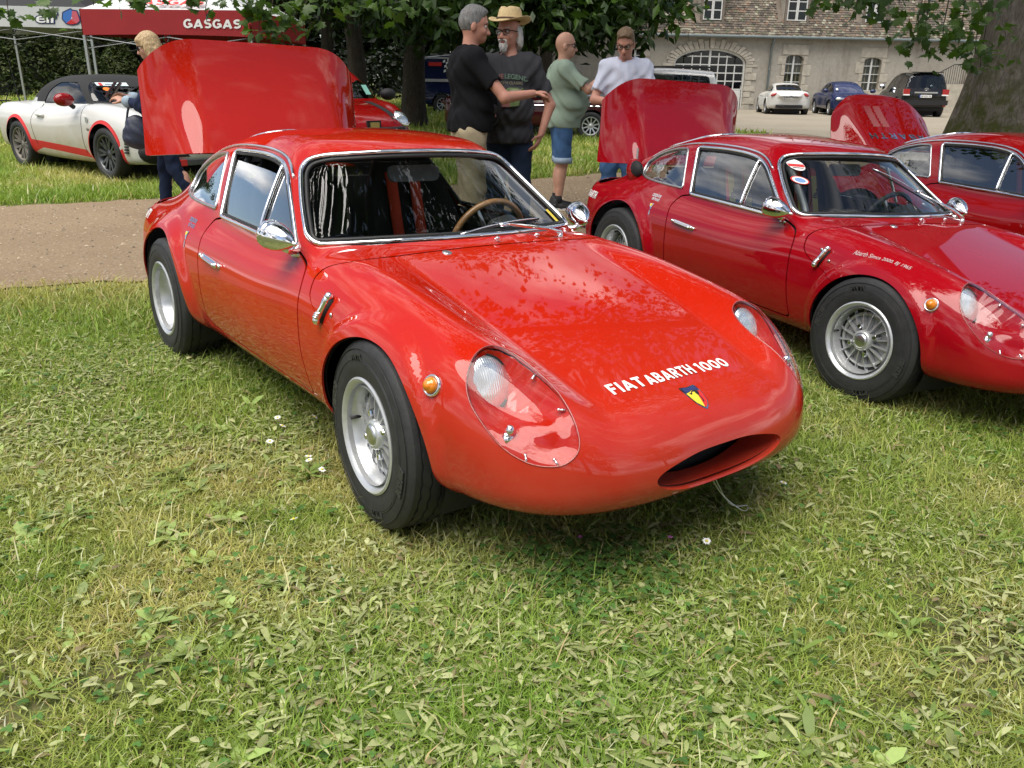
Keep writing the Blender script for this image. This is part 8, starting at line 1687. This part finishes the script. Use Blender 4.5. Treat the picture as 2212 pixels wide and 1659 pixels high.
# fuel brand lettering: thick dark outline under pale italics, and the drill-head emblem
ex, ey = (1, 0, 0), (0, 0, 1)
for mt_, bo, o_, g_ in ((M_blueprint, .075, .042, 1.0), (M_text_w, .012, .047, 1.0)):
    V, F = text_mesh('elf', .36, .36*bo, .12, .92); V = V.copy(); cx_ = (V[:, 0].max()+V[:, 0].min())/2; obj('valance_lettering', [(-.80+(p_[0]-cx_)*1.25, -o_, H1+.105+p_[1]*.72) for p_ in V], F, mt_, t1, False)
em = np.array([(-.16, -.02), (-.13, .09), (-.02, .14), (.02, .155), (.05, .13), (.13, .12), (.15, .04), (.165, -.05), (.10, -.10), (.0, -.12), (-.10, -.10)])
def emb(po, mt_, o_, nm): obj(nm, [(-.33+p_[0]*1.0, -o_, H1+.20+p_[1]) for p_ in po], [tuple(range(len(po)))], mt_, t1, False)
emb(em*1.16, M_blueprint, .042, 'emblem_edge'); emb(em[[0, 1, 2, 3, 4]].tolist()+[(.02, .02), (0, -.03), (-.10, -.10)], simple('emblem_blue', (.04, .16, .50), .6), .047, 'emblem_blue'); emb([(.05, .13), (.13, .12), (.15, .04), (.165, -.05), (.10, -.10), (0, -.03), (.02, .02)], simple('emblem_pink', (.55, .10, .14), .6), .047, 'emblem_red'); emb([(0, -.03), (.10, -.10), (.0, -.12), (-.10, -.10)], M_redprint, .047, 'emblem_dark_red'); emb([(.012, .0), (.03, .012), (.03, -.012), (.012, -.016)], M_text_w, .051, 'emblem_spot')
t2, H2 = tent((542, 80), 15.5, 3.0, 3.0, R_(-4), .95, 'red canopy tent with white roof sides and pale block lettering on its valance', M_tr, M_tw, .42)
def tent_text(x, z, w, h, mt_, nm, y=-.042, tilt=0):
    V, F = block_text('GASGAS', .21, .10); V = V.copy(); V[:, 0] -= V[:, 0].max()/2; V[:, 0] *= w/(V[:, 0].max()*2); V[:, 1] *= h; V[:, 0] += V[:, 1]*.12
    obj(nm, [(x+p_[0], y-p_[2]*2e-4+p_[1]*math.sin(tilt), z+p_[1]*math.cos(tilt)) for p_ in V], F, mt_, t2, False)
tent_text(-.66, H2+.13, 1.02, .145, M_text_w, 'valance_lettering'); tent_text(-1.5, H2+.50, 1.35, .17, M_redprint, 'roof_lettering', .05, R_(52))
V = []
for t in np.linspace(0, math.pi, 14): V += [(-1.5+.42*math.cos(t), .36+.0, H2+.78+.10*math.sin(t)), (-1.5+.30*math.cos(t), .36, H2+.78+.04*math.sin(t))]
# folding chair at the left edge
cp_ = gpt(18, 255); ch = empty('folding_chair', (cp_[0]-.15, cp_[1], cp_[2]), R_(-20), 'black metal folding chair half out of the picture beside the roadster tail', 'chair')
b = MB()
for y in (-.22, .22): b.tube(open_curve([(-.25, y, 0), (-.02, y, .45), (.16, y, .84), (.10, y*.8, .90)], 5), .012, 6)
b.tube(open_curve([(.10, -.18, .90), (.08, 0, .92), (.10, .18, .90)], 5), .012, 6); b.build('frame', M_dark, ch, True)
b = MB()
for y in (-.22, .22): b.tube([(.24, y, 0), (-.22, y, .44)], .012, 6)
b.build('leg', M_dark, ch, True); b = MB(); b.box((-.02, 0, .45), (.40, .42, .025)); b.build('seat', M_dark, ch)
for q in range(3): b = MB(); b.box((.07+.05*q, 0, .60+.10*q), (.012, .40, .03)); b.build('back_slat', M_dark, ch)
# daisies
dm = MB(); r = random.Random(4); V0 = []
def daisy_mesh(seed):
    r = random.Random(seed); b = MB(); h = .035+.02*r.random(); b.tube([(0, 0, 0), (.004, 0, h*.6), (.003, .002, h)], .0011, 5); st = mesh('stem', b.v, b.f, simple('stem_green', (.10, .17, .04), .6) if 'stem_green' not in MATS else MATS['stem_green']); b = MB(); n = 15; tx = Matrix.Rotation(r.uniform(-.5, .5), 3, 'X') @ Matrix.Rotation(r.uniform(-.5, .5), 3, 'Y')
    for q in range(n): a = 2*math.pi*q/n; c_, s_ = math.cos(a), math.sin(a); L = .0115*r.uniform(.85, 1.1); b.add([tuple(tx @ Vector(p_)+Vector((.003, .002, h))) for p_ in ((.002*c_, .002*s_, 0), (L*.6*c_-.0017*s_, L*.6*s_+.0017*c_, .0012), (L*c_, L*s_, .0005), (L*.6*c_+.0017*s_, L*.6*s_-.0017*c_, .0012))], [(0, 1, 2, 3)])
    pe = mesh('petals', b.v, b.f, M_text_w, False); b = MB(); b.ball((.003, .002, h+.001), (.0038, .0038, .0022), 8, 5); return st, pe, mesh('eye', b.v, b.f, M_yellow)
DM = [daisy_mesh(s) for s in range(4)]
spots = [(600, 936), (612, 945), (685, 935), (670, 1012), (668, 1030), (695, 1042), (762, 1062), (804, 1107), (862, 1155), (1520, 1198), (1848, 832), (1866, 835), (1883, 837), (1846, 843), (57, 332), (63, 331), (1690, 1080), (640, 1150), (95, 335), (1236, 1108), (585, 990)]
DL = ['upper daisy of the close pair left of the orange red coupe front wheel', 'lower daisy of the close pair left of the orange red coupe front wheel', 'daisy nearest the sill behind the orange red coupe front wheel', 'top daisy of three in a column left of the front tyre', 'middle daisy of three in a column left of the front tyre', 'lowest daisy of the column left of the front tyre', 'daisy touching the left edge of the front tyre of the orange red coupe', 'daisy at the foot of the front tyre of the orange red coupe', 'lone daisy in the lawn just below the front tyre of the orange red coupe', 'daisy on the lawn right of the clover clump before the nose',
    'leftmost daisy by the crimson coupe front tyre', 'second daisy by the crimson coupe front tyre', 'rightmost daisy by the crimson coupe front tyre', 'lowest daisy by the crimson coupe front tyre', 'left daisy under the roadster rear wheel', 'right daisy under the roadster rear wheel', 'daisy on the lawn right of the tow cable', 'daisy in the cut leaves well below the front wheel', 'daisy between the roadster wheels in the longer grass', 'daisy in the shade under the nose of the orange red coupe', 'faint daisy left of the column of three by the front tyre']
for i_, (u, v) in enumerate(spots):
    q = gpt(u, v); e = empty('daisy', (q[0], q[1], q[2]), i_*1.3, DL[i_], 'flower', 'daisies in the lawn'); e.scale = [1.25]*3
    for nm, me in zip(('stem', 'petals', 'eye'), DM[i_ % 4]): link(nm, me, e)
for u, v, lab in ((1251, 1192, 'tiny pink flower rising from the clover clump'), (1445, 1192, 'tiny pink flower in the shade right of the clover clump')):
    q = gpt(u, v); e = empty('pink_flower', tuple(q), 0, lab, 'flower'); b = MB(); b.tube([(0, 0, 0), (0, 0, .05)], .001, 5); b.build('stem', MATS['stem_green'], e); b = MB()
    for a in range(5): c_, s_ = math.cos(a*1.257), math.sin(a*1.257); b.add([(0, 0, .05), (.006*c_-.003*s_, .006*s_+.003*c_, .052), (.009*c_, .009*s_, .051), (.006*c_+.003*s_, .006*s_-.003*c_, .052)], [(0, 1, 2, 3)])
    b.build('petals', simple('pink_petal', (.55, .16, .45), .6), e)
